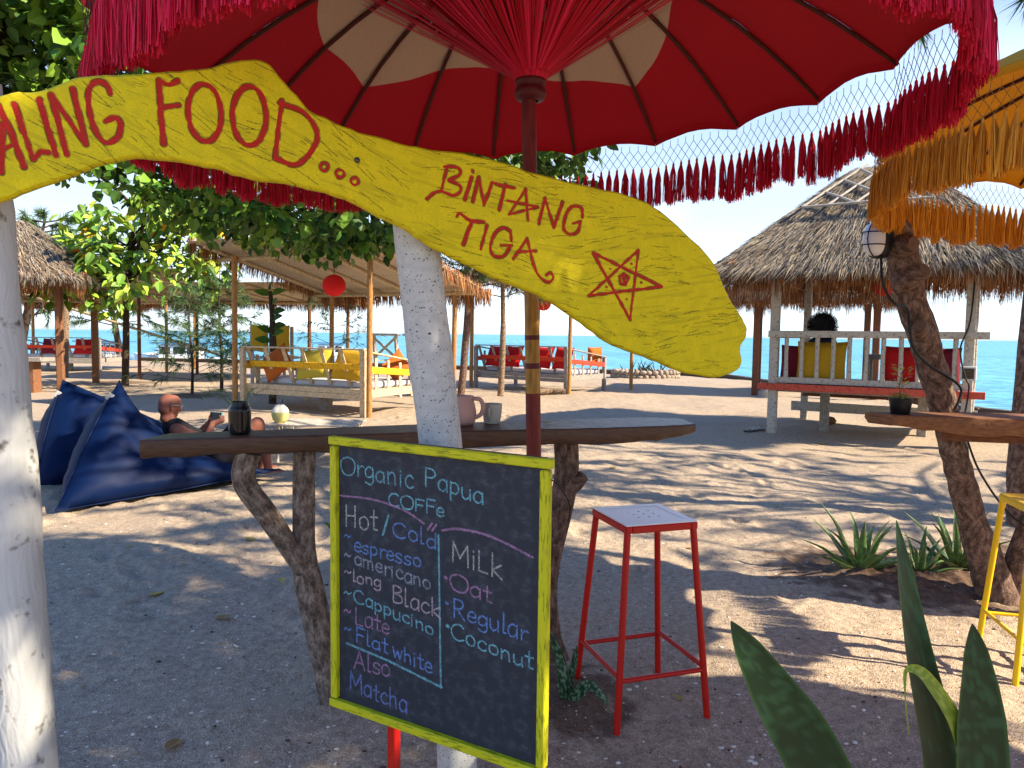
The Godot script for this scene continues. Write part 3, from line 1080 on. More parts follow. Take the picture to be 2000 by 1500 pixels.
func chalk_material(bw: float, bh: float) -> StandardMaterial3D:
	var w := 1280
	var h := int(w * bh / bw)
	var ppm := w / bw
	var d := PackedByteArray()
	d.resize(w * h * 3)
	var nb := noise_image(512, 0.012, 4, 71)
	var nf := noise_image(512, 0.16, 3, 72)
	var ng := noise_image(512, 0.05, 3, 73)
	for y in h:
		for x in w:
			var i := y * w + x
			var t := nb[(y % 512) * 512 + (x % 512)] / 255.0
			var q := ng[(y % 512) * 512 + ((x / 3) % 512)] / 255.0
			var f := nf[(y % 512) * 512 + (x % 512)] / 255.0
			var k := clampf((t - 0.4) * 1.3, 0.0, 0.5) * q * f
			var cc := Vector3(40, 46, 57).lerp(Vector3(150, 156, 164), k) + Vector3(10, 10, 11) * (f - 0.5)
			d[i * 3] = int(cc.x)
			d[i * 3 + 1] = int(cc.y)
			d[i * 3 + 2] = int(cc.z)
	var r := RandomNumberGenerator.new()
	r.seed = 15
	var jobs := []
	for wd in CHALK_WORDS:
		var word: String = wd[0]
		var p0 := Vector2(wd[1], wd[2])
		var p1 := Vector2(wd[3], wd[4])
		var cap: float = wd[5]
		var total := 0.0
		for ch in word:
			total += GLYPH[ch][0]
		total -= 0.08
		var sxx := (p1 - p0).length() / total
		var dirv := (p1 - p0).normalized()
		var upv := Vector2(0.0, 1.0)
		var x := 0.0
		for ch in word:
			var gl: Array = GLYPH[ch]
			var jit := Vector2(r.randf_range(-1.5, 1.5), r.randf_range(-2.5, 2.5))
			var grow := r.randf_range(0.92, 1.1)
			for s in range(1, gl.size()):
				var pts := []
				var st: Array = gl[s]
				for k in range(0, st.size(), 2):
					pts.append(p0 + jit + dirv * (x + st[k]) * sxx + upv * st[k + 1] * cap * grow)
				if pts.size() >= 4 and not ch in ["M", "w", "A", "L"]:
					pts = smooth_line(pts, 5)
				jobs.append([wd[6], 4.8, pts])
			x += gl[0]
	for ln in CHALK_LINES:
		var pts := []
		for k in range(2, ln.size(), 2):
			pts.append(Vector2(ln[k], ln[k + 1]))
		if pts.size() > 3:
			pts = smooth_line(pts, 6)
		jobs.append([ln[0], ln[1] + 0.6, pts])
	for key in CHALK_COLOR:
		var mask := PackedFloat32Array()
		mask.resize(w * h)
		for jb in jobs:
			if jb[0] == key:
				var pp := []
				for p in jb[2]:
					pp.append(Vector2(p.x * 0.001 * ppm, h - p.y * 0.001 * ppm))
				ink(mask, w, h, pp, jb[1] * 0.0005 * ppm)
		var cl: Array = CHALK_COLOR[key]
		for i in w * h:
			if mask[i] > 0.0:
				var f := nf[(i / w % 512) * 512 + (i % w) % 512] / 255.0
				var pr := nb[((i / w * 2) % 512) * 512 + ((i % w) * 2) % 512] / 255.0
				var a := mask[i] * clampf((f - 0.36) * 4.2, 0.1, 1.0) * clampf(0.45 + pr, 0.4, 1.0)
				d[i * 3] = int(lerpf(d[i * 3], cl[0], a))
				d[i * 3 + 1] = int(lerpf(d[i * 3 + 1], cl[1], a))
				d[i * 3 + 2] = int(lerpf(d[i * 3 + 2], cl[2], a))
	var im := Image.create_from_data(w, h, false, Image.FORMAT_RGB8, d)
	im.generate_mipmaps()
	var m := mat(255, 255, 255, 0.6)
	m.albedo_texture = ImageTexture.create_from_image(im)
	return m


func make_foreground() -> void:
	# --- yellow plank sign
	var sg := thing("plank_sign", "long wavy yellow plank sign with red carved lettering and a star", "sign", Vector3(-1.170, 0, -1.584), 22.4)
	var poly := PackedVector2Array()
	var raw := []
	for k in range(0, SIGN_EDGE.size(), 2):
		raw.append(Vector2(SIGN_EDGE[k], SIGN_EDGE[k + 1]) * 0.001)
	raw.append(raw[0])
	raw = smooth_line(raw, 4, true)
	for k in raw.size() - 1:
		poly.append(raw[k] + Vector2(noise_a.get_noise_2d(raw[k].x * 14.0, raw[k].y * 14.0), noise_a.get_noise_2d(raw[k].y * 14.0, raw[k].x * 14.0 + 9.0)) * 0.004)
	var mb := MB.new()
	mb.extrude(poly, -0.03, 0.0, 0.005, Rect2(-0.07, 1.36, 2.16, 0.81))
	obj("plank", mb, sign_material(-0.07, 1.36, 2.16, 0.81), sg)
	mb = MB.new()
	mb.lathe(Vector3.ZERO, [Vector2(0.0, 0.006), Vector2(0.005, 0.005), Vector2(0.0075, 0.002), Vector2(0.008, -0.004)], 12)
	var sc := obj("screw", mb, M.chrome, sg)
	sc.position = Vector3(0.836, 1.934, 0.0)
	sc.rotation_degrees.x = 90
	# --- white posts
	mb = MB.new()
	var pp := smooth_line([Vector3(-1.148, -0.250, -1.698), Vector3(-1.142, 0.444, -1.698), Vector3(-1.153, 0.840, -1.698), Vector3(-1.166, 1.201, -1.698), Vector3(-1.190, 1.694, -1.698), Vector3(-1.210, 2.046, -1.698)], 6)
	var pr := lerp_list([0.074, 0.068, 0.062, 0.064, 0.058, 0.054, 0.05], pp.size())
	for i in pr.size():
		pr[i] += 0.005 * noise_b.get_noise_1d(i * 0.6)
	mb.tube(pp, pr, 24, true, 0.05, noise_b)
	tag(obj("wooden_post", mb, M.white_wash), "smooth whitewashed wooden post holding up the lettered end of the yellow sign", "post")
	mb = MB.new()
	pp = smooth_line([Vector3(-0.136, -0.250, -2.077), Vector3(-0.145, 0.277, -2.077), Vector3(-0.167, 0.752, -2.077), Vector3(-0.202, 1.201, -2.077), Vector3(-0.229, 1.430, -2.077), Vector3(-0.266, 1.755, -2.077), Vector3(-0.282, 1.99, -2.077)], 6)
	mb.tube(pp, lerp_list([0.058, 0.057, 0.06, 0.06, 0.063, 0.062, 0.064, 0.062], pp.size()), 28, true, 0.08, noise_b)
	tag(obj("tree_trunk_post", mb, M.white_trunk), "leaning white painted tree trunk dotted with black pits behind the chalkboard", "post")
	# --- chalkboard on its stand
	var cb := thing("chalkboard", "coffee menu chalkboard in a lime yellow wooden frame on red legs", "chalkboard", Vector3(-0.485, 0.0, -2.05), -30.2)
	var bw := 0.656
	var bh := 0.770
	var y0 := 0.444
	mb = MB.new()
	mb.extrude(PackedVector2Array([Vector2(0, y0), Vector2(bw, y0), Vector2(bw, y0 + bh), Vector2(0, y0 + bh)]), -0.012, 0.0, 0.001, Rect2(0, y0, bw, bh))
	obj("writing_panel", mb, chalk_material(bw, bh), cb)
	var fw := 0.023
	for q in [[Vector3(-0.02, y0 + bh - 0.012, 0.004), Vector3(bw + 0.02, y0 + bh - 0.012, 0.004)], [Vector3(-0.02, y0 + 0.008, 0.004), Vector3(bw + 0.02, y0 + 0.008, 0.004)]]:
		mb = MB.new()
		mb.beam(q[0], q[1], 0.024, fw, Vector3.UP, 0.003)
		obj("frame_rail", mb, M.frame_lime, cb)
	for x in [-0.004, bw + 0.002]:
		mb = MB.new()
		mb.beam(Vector3(x, y0 + 0.0235, 0.003), Vector3(x, y0 + bh - 0.0275, 0.003), fw, 0.024, Vector3(0, 0, 1), 0.003)
		obj("frame_rail", mb, M.frame_lime, cb)
	for x in [0.176, bw - 0.02]:
		mb = MB.new()
		mb.beam(Vector3(x, -0.03, -0.034), Vector3(x, y0 + bh - 0.06, -0.034), 0.028, 0.028, Vector3(0, 0, 1), 0.003)
		obj("leg", mb, M.red_steel, cb)
	mb = MB.new()
	mb.beam(Vector3(0.19, y0 + 0.3, -0.034), Vector3(bw - 0.02, y0 + 0.3, -0.034), 0.024, 0.024)
	obj("crossbar", mb, M.red_steel, cb)
	mb = MB.new()
	mb.tube(smooth_line([Vector3(bw + 0.015, y0 + bh - 0.05, 0.0), Vector3(bw + 0.03, y0 + bh - 0.07, -0.02), Vector3(bw + 0.04, y0 + bh - 0.12, -0.05), Vector3(bw + 0.03, y0 + bh - 0.16, -0.06)], 5), lerp_list([0.0018, 0.0018], 16), 5)
	obj("wire", mb, M.cable, cb)
	bar_tables()
	stools()


func slab(called: String, near_pts: Array, far_pts: Array, top: float, thick: float, m: Material, parent: Node3D) -> void:
	# a thick live-edge board: top face, wandering edges, underside
	var mb := MB.new()
	var nn := 26
	var a := smooth_line(near_pts, int(ceil(float(nn) / (near_pts.size() - 1))))
	var b := smooth_line(far_pts, int(ceil(float(nn) / (far_pts.size() - 1))))
	var k := mini(a.size(), b.size())
	var rows := []
	for i in k:
		var p: Vector3 = a[mini(int(round(float(i) / (k - 1) * (a.size() - 1))), a.size() - 1)]
		var q: Vector3 = b[mini(int(round(float(i) / (k - 1) * (b.size() - 1))), b.size() - 1)]
		p += (p - q).normalized() * noise_a.get_noise_1d(i * 0.5) * 0.02
		var th := thick * (1.0 + 0.18 * noise_a.get_noise_1d(i * 0.4 + 70.0)) * lerpf(1.0, 0.6, smoothstep(0.7, 1.0, float(i) / (k - 1)))
		var o := (p - q).normalized()
		var r := []
		r.append(Vector3(q.x, top, q.z))
		r.append(Vector3(lerpf(q.x, p.x, 0.5), top + 0.002 * noise_a.get_noise_1d(i * 0.9), lerpf(q.z, p.z, 0.5)))
		r.append(Vector3(p.x, top, p.z) - o * 0.008)
		r.append(Vector3(p.x, top - 0.006, p.z) - o * 0.001)
		r.append(Vector3(p.x, top - th * 0.5, p.z) + o * 0.006 * noise_a.get_noise_1d(i * 0.8 + 20.0))
		r.append(Vector3(p.x, top - th + 0.008, p.z) - o * 0.006)
		r.append(Vector3(p.x, top - th, p.z) - o * 0.02)
		r.append(Vector3(q.x, top - th, q.z) + o * 0.02)
		r.append(Vector3(q.x, top - th * 0.5, q.z) - o * 0.006)
		r.append(Vector3(q.x, top, q.z))
		rows.append(r)
	var base := mb.v.size()
	mb.grid(rows, true)
	# wood grain runs along the board
	var l: float = (near_pts[near_pts.size() - 1] - near_pts[0]).length()
	for i in range(base, mb.v.size()):
		mb.uv[i] = Vector2(mb.uv[i].y * l, mb.uv[i].x * 0.9)
	for e in [0, k - 1]:
		var r: Array = rows[e]
		var ctr: Vector3 = Vector3.ZERO
		for p in r: ctr += p / r.size()
		var ins: Vector3 = rows[1 if e == 0 else k - 2][4]
		for i in r.size() - 1:
			mb.tri_out(ctr, r[i], r[i + 1], ins, Vector2(ctr.x, ctr.y), Vector2(r[i].x, r[i].y), Vector2(r[i + 1].x, r[i + 1].y))
	obj(called, mb, m, parent)


func bar_tables() -> void:
	var t := thing("bar_table", "long dark live-edge plank bar table on two branch legs behind the chalkboard", "table")
	slab("tabletop", [Vector3(-1.36, 0, -2.69), Vector3(-0.8, 0, -2.86), Vector3(-0.2, 0, -3.05), Vector3(0.35, 0, -3.2), Vector3(0.70, 0, -3.32), Vector3(0.85, 0, -3.40)],
		[Vector3(-1.335, 0, -2.88), Vector3(-0.75, 0, -3.12), Vector3(-0.1, 0, -3.40), Vector3(0.4, 0, -3.58), Vector3(0.68, 0, -3.66), Vector3(0.83, 0, -3.62)], 1.1, 0.07, M.dark_slab, t)
	var mb := MB.new()
	var p := smooth_line([Vector3(-0.705, -0.1, -2.9), Vector3(-0.712, 0.02, -2.9), Vector3(-0.776, 0.349, -2.92), Vector3(-0.825, 0.58, -2.94), Vector3(-0.835, 0.8, -2.96), Vector3(-0.83, 1.035, -2.96)], 5)
	mb.tube(p, lerp_list([0.052, 0.05, 0.052, 0.057, 0.045, 0.045, 0.043], p.size()), 18, true, 0.07, noise_b)
	p = smooth_line([Vector3(-0.8, 0.5, -2.93), Vector3(-0.87, 0.63, -2.91), Vector3(-0.955, 0.78, -2.88), Vector3(-1.035, 0.92, -2.85), Vector3(-1.015, 1.035, -2.85)], 5)
	mb.tube(p, lerp_list([0.04, 0.041, 0.042, 0.044, 0.046], p.size()), 16, true, 0.07, noise_b)
	obj("leg", mb, M.bark_grey, t).set_meta("label", "forked branch leg of grey bark")
	mb = MB.new()
	p = smooth_line([Vector3(0.235, -0.1, -3.3), Vector3(0.22, 0.02, -3.3), Vector3(0.191, 0.128, -3.3), Vector3(0.168, 0.311, -3.32), Vector3(0.178, 0.486, -3.33), Vector3(0.225, 0.688, -3.36), Vector3(0.255, 0.87, -3.38), Vector3(0.25, 1.04, -3.38)], 5)
	mb.tube(p, lerp_list([0.06, 0.055, 0.047, 0.05, 0.056, 0.058, 0.057, 0.056], p.size()), 18, true, 0.06, noise_b)
	p = [Vector3(0.26, 0.80, -3.37), Vector3(0.30, 0.83, -3.36), Vector3(0.335, 0.865, -3.355)]
	mb.tube(p, [0.045, 0.037, 0.026], 12, true, 0.1, noise_b)
	obj("leg", mb, M.bark_brown, t).set_meta("label", "curved branch leg with a cut knot")
	mb = MB.new()
	mb.tube([Vector3(0.19, 1.015, -3.335), Vector3(0.31, 1.015, -3.345)], [0.006, 0.006], 8)
	obj("bolt", mb, M.cable, t)
	# second bar at the leaning tree
	t = thing("bar_table", "thick weathered plank bar fixed to the leaning brown tree", "table")
	slab("tabletop", [Vector3(3.9, 0, -3.55), Vector3(3.2, 0, -3.75), Vector3(2.55, 0, -3.95), Vector3(2.1, 0, -4.06)],
		[Vector3(3.95, 0, -3.95), Vector3(3.3, 0, -4.12), Vector3(2.65, 0, -4.28), Vector3(2.02, 0, -4.22)], 1.085, 0.095, M.mid_wood, t)
	mb = MB.new()
	mb.beam(Vector3(2.42, 0.965, -4.16), Vector3(3.8, 0.965, -3.82), 0.07, 0.055)
	obj("support_beam", mb, M.brown_post, t)
	mb = MB.new()
	p = smooth_line([Vector3(2.96, -0.1, -4.3), Vector3(2.965, 0.13, -4.28), Vector3(3.0, 0.5, -4.2), Vector3(3.03, 1.0, -4.1)], 5)
	mb.tube(p, lerp_list([0.075, 0.07, 0.066, 0.06], p.size()), 14, true, 0.12, noise_b)
	obj("leg", mb, M.bark_brown, t)
	mb = MB.new()
	mb.tube([Vector3(3.7, -0.1, -3.75), Vector3(3.72, 1.0, -3.78)], [0.06, 0.055], 12, true, 0.1, noise_b)
	obj("leg", mb, M.bark_brown, t)
	# leaning tree stump
	t = thing("leaning_tree", "leaning rough brown tree trunk cut off at the top, carrying a lamp", "tree")
	mb = MB.new()
	p = smooth_line([Vector3(2.9, -0.15, -4.27), Vector3(2.856, 0.03, -4.27), Vector3(2.72, 0.412, -4.29), Vector3(2.6, 0.802, -4.31), Vector3(2.5, 1.159, -4.31), Vector3(2.385, 1.453, -4.28), Vector3(2.268, 1.741, -4.25), Vector3(2.186, 1.967, -4.22), Vector3(2.115, 2.145, -4.2)], 7)
	var rr := lerp_list([0.16, 0.13, 0.098, 0.09, 0.092, 0.098, 0.1, 0.105, 0.09], p.size())
	for i in rr.size():
		rr[i] *= 0.8 + 0.09 * noise_b.get_noise_1d(i * 0.55 + 3.0)
	mb.tube(p, rr, 30, true, 0.2, noise_b)
	obj("trunk", mb, M.bark_brown, t)
	for q in [[Vector3(2.2, 1.83, -4.17), Vector3(0.04, 0.05, 0.1), 0.05], [Vector3(2.30, 1.55, -4.19), Vector3(-0.04, 0.03, 0.06), 0.05], [Vector3(2.14, 2.02, -4.15), Vector3(0.03, 0.0, 0.08), 0.055]]:
		mb = MB.new()
		mb.tube([q[0] - q[1] * 0.5, q[0] + q[1] * 0.5, q[0] + q[1]], [q[2] * 1.2, q[2], q[2] * 0.7], 12, true, 0.3, noise_b)
		obj("knot", mb, M.bark_brown, t)
	# caged bulkhead lamp
	var lamp := thing("bulkhead_lamp", "oval white glass lamp in a black wire cage on the leaning tree", "lamp", Vector3(1.995, 2.05, -4.14), -58.0)
	mb = MB.new()
	var ov := PackedVector2Array()
	for k in 28:
		var an := TAU * k / 28
		ov.append(Vector2(signf(cos(an)) * pow(absf(cos(an)), 0.75) * 0.066, signf(sin(an)) * pow(absf(sin(an)), 0.8) * 0.105))
	mb.extrude(ov, -0.07, -0.005, 0.012)
	obj("lamp_base", mb, M.black, lamp)
	mb = MB.new()
	var rows := []
	for i in 9:
		var t1 := PI * 0.5 * i / 8.0
		var r := []
		for k in 29:
			var an := TAU * k / 28
			r.append(Vector3(signf(cos(an)) * pow(absf(cos(an)), 0.75) * 0.055 * cos(t1), signf(sin(an)) * pow(absf(sin(an)), 0.8) * 0.092 * cos(t1), -0.006 + 0.085 * pow(sin(t1), 0.8)))
		rows.append(r)
	mb.grid(rows, true)
	obj("glass_dome", mb, M.milk_glass, lamp)
	for yy in [-0.034, 0.034]:
		mb = MB.new()
		var pts := []
		for k in 13:
			var an := PI * k / 12
			pts.append(Vector3(cos(an) * 0.064, yy, 0.0 + sin(an) * 0.088))
		mb.tube(pts, lerp_list([0.0035, 0.0035], 13), 6)
		obj("cage_bar", mb, M.black, lamp)
	for ang in [0.0, 0.0]:
		pass
	mb = MB.new()
	var pv := []
	for k in 15:
		var an := PI * k / 14
		pv.append(Vector3(0.012, cos(an) * 0.101, sin(an) * 0.09))
	mb.tube(pv, lerp_list([0.0035, 0.0035], 15), 6)
	obj("cage_bar", mb, M.black, lamp)
	mb = MB.new()
	var cr := [Vector3(2.02, 1.955, -4.12), Vector3(2.012, 1.828, -4.08), Vector3(2.044, 1.745, -4.08), Vector3(2.094, 1.69, -4.08), Vector3(2.19, 1.675, -4.15), Vector3(2.20, 1.566, -4.13), Vector3(2.228, 1.454, -4.13), Vector3(2.328, 1.364, -4.16), Vector3(2.46, 1.298, -4.2), Vector3(2.56, 1.22, -4.22), Vector3(2.52, 1.1, -4.21)]
	cr = smooth_line(cr, 6)
	mb.tube(cr, lerp_list([0.0075, 0.0075], cr.size()), 8)
	tag(obj("power_cable", mb, M.cable), "black cable looping from the lamp down the leaning tree", "cable")
	mb = MB.new()
	cr = smooth_line([Vector3(2.58, 0.98, -4.2), Vector3(2.70, 0.75, -4.24), Vector3(2.86, 0.52, -4.22), Vector3(3.02, 0.38, -4.18), Vector3(3.2, 0.2, -4.3), Vector3(3.5, 0.02, -4.6)], 6)
	mb.tube(cr, lerp_list([0.006, 0.006], cr.size()), 8)
	tag(obj("power_cable", mb, M.cable), "thin black cable sagging under the weathered plank bar", "cable")


func make_stool(called: String, label: String, at: Vector3, turn: float, frame: Material, seat: Material) -> void:
	var s := thing(called, label, "stool", at, turn)
	var H := 0.78
	var tw := 0.142
	var bw := 0.198
	var mb: MB
	var feet := []
	for q in [[1, 1], [-1, 1], [-1, -1], [1, -1]]:
		mb = MB.new()
		var a := Vector3(q[0] * bw, -0.02, q[1] * bw)
		var b := Vector3(q[0] * tw, H - 0.012, q[1] * tw)
		feet.append([a, b])
		mb.tube([a, a.lerp(b, 0.5), b], [0.0135, 0.0135, 0.0135], 14)
		obj("leg", mb, frame, s)
	for k in 4:
		mb = MB.new()
		var a: Vector3 = feet[k][0].lerp(feet[k][1], 0.27 if k % 2 == 0 else 0.285)
		var b: Vector3 = feet[(k + 1) % 4][0].lerp(feet[(k + 1) % 4][1], 0.27 if k % 2 == 0 else 0.285)
		mb.tube([a, b], [0.0095, 0.0095], 12)
		obj("footrest_bar", mb, frame, s)
	for k in 4:
		mb = MB.new()
		var a := Vector3(tw, 0, tw).rotated(Vector3.UP, k * PI / 2)
		var b := Vector3(tw, 0, -tw).rotated(Vector3.UP, k * PI / 2)
		var o := (a - b).normalized() * 0.0145
		mb.beam(a + Vector3(0, H - 0.016, 0) + o * (1.0 if k % 2 == 0 else -0.98), b + Vector3(0, H - 0.016, 0) - o * (1.0 if k % 2 == 0 else -0.98), 0.029, 0.029, Vector3.UP, 0.004)
		obj("seat_rail", mb, frame, s)
	# dished sheet seat with round holes in a diamond
	var cs := CSGCombiner3D.new()
	cs.name = "seat"
	var pl := CSGBox3D.new()
	pl.name = "sheet"
	pl.size = Vector3(tw * 2 + 0.02, 0.006, tw * 2 + 0.02)
	cs.add_child(pl)
	var dish := CSGBox3D.new()
	dish.name = "dish"
	dish.size = Vector3(tw * 2 - 0.05, 0.004, tw * 2 - 0.05)
	dish.position.y = 0.0035
	dish.operation = CSGShape3D.OPERATION_SUBTRACTION
	cs.add_child(dish)
	for q in [[0, 0], [0.045, 0], [-0.045, 0], [0, 0.045], [0, -0.045], [0.045, 0.045], [-0.045, -0.045], [0.045, -0.045], [-0.045, 0.045]]:
		var hc := CSGCylinder3D.new()
		hc.name = "hole"
		hc.radius = 0.0075
		hc.height = 0.05
		hc.sides = 14
		hc.position = Vector3(q[0], 0, q[1])
		hc.operation = CSGShape3D.OPERATION_SUBTRACTION
		cs.add_child(hc, true)
	cs.material_override = seat
	s.add_child(cs, true)
	cs.position.y = H + 0.0015


func stools() -> void:
	make_stool("bar_stool", "tall red steel bar stool with a pale perforated seat", Vector3(0.5385, 0.0, -2.965), 18.0, M.red_steel, M.seat_steel)
	make_stool("bar_stool", "tall all yellow steel bar stool beside the weathered bar", Vector3(2.43, 0.0, -3.285), -11.2, M.yellow_steel, M.yellow_steel)


# ---------------------------------------------------------------- umbrellas
func tassel_mesh(sd: int, cols: Array, length: float, strands: int) -> ArrayMesh:
	var r := RandomNumberGenerator.new()
	r.seed = sd
	var mb := MB.new()
	mb.col = cols[0]
	mb.lathe(Vector3(0, 0, 0), [Vector2(0.0005, 0.002), Vector2(0.005, -0.004), Vector2(0.0062, -0.012), Vector2(0.0048, -0.02), Vector2(0.0075, -0.026)], 7)
	for k in strands:
		var an := r.randf() * TAU
		var sp := sqrt(r.randf()) * 0.0195
		var d := Vector3(cos(an), 0, sin(an))
		mb.col = cols[r.randi() % cols.size()]
		var l := length * r.randf_range(0.9, 1.04)
		var w := r.randf_range(0.0011, 0.002)
		var side := Vector3(-sin(an + r.randf_range(-1, 1)), 0, cos(an)) * w
		var prev := d * 0.004 + Vector3(0, -0.015, 0)
		var wob := Vector3(r.randf_range(-1, 1), 0, r.randf_range(-1, 1)) * 0.005
		for s in 4:
			var t := (s + 1) / 4.0
			var p := d * lerpf(0.006, 0.004 + sp, sqrt(t)) + Vector3(0, -0.015 - l * t, 0) + wob * sin(t * 4.0 + k)
			mb.tri(prev - side, prev + side, p + side)
			mb.tri(prev - side, p + side, p - side)
			prev = p
	return mb.mesh()


func make_umbrella(called: String, label: String, base: Vector3, R: float, rim_h: float, tilt: Vector3, cfg: Dictionary) -> Node3D:
	var u := thing(called, label, "umbrella", base)
	var sag := R * 0.325
	var RC := (R * R + sag * sag) / (2.0 * sag)
	var top := Transform3D(Basis.from_euler(tilt * PI / 180.0), Vector3(cfg.get("lean", 0.0), rim_h, 0))
	var nr := 20
	var prof := func(r: float) -> float: return sqrt(RC * RC - r * r) - (RC - sag)
	# pole in painted lengths
	var mb: MB
	var foot := Vector3(0.03, -0.3, 0)
	var head := top * Vector3(0, sag + 0.12, 0)
	var stops: Array = cfg.get("pole", [[0.0, 1.0, M.pole_red]])
	for st in stops:
		mb = MB.new()
		mb.tube([foot.lerp(head, st[0]), foot.lerp(head, (st[0] + st[1]) * 0.5), foot.lerp(head, st[1])], [st[3], st[3], st[3]], 18)
		obj("pole", mb, st[2], u)
	if cfg.get("plain", false):
		mb = MB.new()
		mb.xf = top
		var rows := []
		for i in 12:
			var row := []
			for k in 61:
				var r := R * (i + 1) / 12.0
				row.append(Vector3(cos(TAU * k / 60) * r, prof.call(r), sin(TAU * k / 60) * r))
			rows.append(row)
		mb.grid(rows)
		obj("canopy", mb, cfg.cloth, u)
		mb = MB.new()
		for k in 180:
			var an := TAU * k / 180
			var p: Vector3 = top * Vector3(cos(an) * R, -0.06, sin(an) * R)
			mb.col = cfg.cols[k % cfg.cols.size()]
			mb.beam(p, p - Vector3(0, 0.24, 0), 0.022, 0.004, Vector3(cos(an), 0, sin(an)), 0.001)
		stuff(obj("fringe", mb, M.thread_red, u))
		return u
	# runner: turned wood
	var rh: float = cfg.runner - rim_h
	mb = MB.new()
	mb.xf = Transform3D(Basis(), Vector3(top.origin.x, rim_h + rh, 0))
	mb.lathe(Vector3.ZERO, [Vector2(0.03, -0.07), Vector2(0.05, -0.065), Vector2(0.06, -0.045), Vector2(0.055, -0.025), Vector2(0.046, -0.02), Vector2(0.056, -0.008), Vector2(0.058, 0.004), Vector2(0.047, 0.012), Vector2(0.06, 0.02), Vector2(0.064, 0.034), Vector2(0.055, 0.046), Vector2(0.028, 0.05)], 24)
	obj("runner", mb, M.pole_band, u)
	mb = MB.new()
	mb.lathe(top * Vector3(0, sag - 0.02, 0), [Vector2(0.0, 0.2), Vector2(0.03, 0.15), Vector2(0.05, 0.06), Vector2(0.07, 0.03), Vector2(0.07, -0.06), Vector2(0.03, -0.08)], 20)
	obj("crown_hub", mb, M.pole_band, u)
	# ribs, struts
	for k in nr:
		var an: float = TAU * k / nr + cfg.get("phase", 0.0)
		var d := Vector3(sin(an), 0, -cos(an))
		mb = MB.new()
		mb.xf = top
		var pts := []
		for i in 10:
			var r := lerpf(0.05, R + 0.012, i / 9.0)
			pts.append(d * r + Vector3.UP * (prof.call(minf(r, R)) - 0.010))
		mb.tube(pts, lerp_list([0.011, 0.009, 0.008], 10), 8)
		obj("rib", mb, M.rib, u)
		mb = MB.new()
		var rs := R * 0.46
		mb.tube([Vector3(top.origin.x, rim_h + rh + 0.03, 0) + d * 0.05, top * (d * rs + Vector3.UP * (prof.call(rs) - 0.02))], [0.006, 0.006], 6)
		obj("strut", mb, M.rib, u)
	# coloured threads wound over the struts
	mb = MB.new()
	var rr := RandomNumberGenerator.new()
	rr.seed = 4
	for layer in 3:
		for k in 420:
			var an := TAU * (k + rr.randf()) / 420
			var an2 := an + rr.randf_range(-0.06, 0.06) + layer * 0.02
			var d := Vector3(sin(an), 0, -cos(an))
			var d2 := Vector3(sin(an2), 0, -cos(an2))
			var rs: float = R * (0.47 - 0.10 * layer) * rr.randf_range(0.97, 1.03)
			var a := Vector3(top.origin.x, rim_h + rh + 0.012 - 0.004 * layer, 0) + d * 0.056
			var b: Vector3 = top * (d2 * rs + Vector3.UP * (prof.call(rs) - 0.055 - 0.05 * layer))
			var sd := Vector3(cos(an), 0, sin(an)) * (0.0042 if layer == 0 else 0.003)
			mb.col = cfg.cols[rr.randi() % cfg.cols.size()]
			mb.tri(a - sd * 0.4, a + sd * 0.4, b + sd)
			mb.tri(a - sd * 0.4, b + sd, b - sd)
	stuff(obj("thread_cone", mb, M.thread_red, u))
	if cfg.has("beads"):
		var bm := SphereMesh.new()
		bm.radius = 0.0055
		bm.height = 0.011
		bm.radial_segments = 8
		bm.rings = 4
		for k in 20:
			var an := TAU * (k + 0.3) / 20
			var d := Vector3(sin(an), 0, -cos(an))
			var rs := R * 0.26 + (0.012 if k % 2 == 0 else -0.01)
			put("bead", bm, M.bead, u, Transform3D(Basis(), Vector3(top.origin.x, rim_h + rh + 0.03, 0).lerp(top * (d * R * 0.47 + Vector3.UP * (prof.call(R * 0.47) - 0.035)), rs / (R * 0.47))))
	# canopy: one cloth panel between each pair of ribs, with its pale inner patch
	var hem := func(t: float) -> Vector3:     # t in ribs; radius, height, angle of the hem
		var f := t - floorf(t)
		var sc := 4.0 * f * (1.0 - f)
		return Vector3(R * (1.0 - 0.022 * sc), prof.call(R) + 0.014 * sc, TAU * t / nr + cfg.get("phase", 0.0))
	var point := func(t: float, s: float) -> Vector3:   # s 0 at the crown, 1 at the hem
		var f := t - floorf(t)
		var sc := 4.0 * f * (1.0 - f)
		var hm: Vector3 = hem.call(t)
		var r: float = lerpf(0.06, hm.x, s)
		var y: float = prof.call(minf(r, R)) - 0.016 * sc * sin(PI * minf(s * 0.9, 1.0)) + 0.014 * sc * s * s + 0.006 * noise_a.get_noise_2d(t * 2.5, s * 5.0)
		if s < 0.02:
			y += 0.0
		return Vector3(sin(hm.z) * r, y, -cos(hm.z) * r)
	for k in nr:
		var zig: Array = cfg.get("patch", [])
		var split := func(f: float) -> float:
			if zig.size() == 0: return 0.0
			var a: float = zig[k % zig.size()]
			var b: float = zig[(k + 1) % zig.size()]
			return lerpf(a, b, f) + 0.015 * sin(f * PI) * (1.0 if k % 2 == 0 else -0.6)
		mb = MB.new()
		mb.xf = top
		var rows := []
		for i in 13:
			var row := []
			for j in 8:
				var f := j / 7.0 * 0.999
				var s0: float = split.call(f)
				row.append(point.call(k + f, lerpf(s0, 1.0, i / 12.0)))
			rows.append(row)
		mb.grid(rows)
		var pn := obj("canopy_panel", mb, cfg.cloth, u)
		if zig.size() > 0:
			mb = MB.new()
			mb.xf = top
			rows = []
			for i in 11:
				var row := []
				for j in 8:
					var f := j / 7.0 * 0.999
					row.append(point.call(k + f, split.call(f) * i / 10.0))
				rows.append(row)
			mb.grid(rows)
			obj("light_patch", mb, M.light_cloth, pn)
		# hem band
		mb = MB.new()
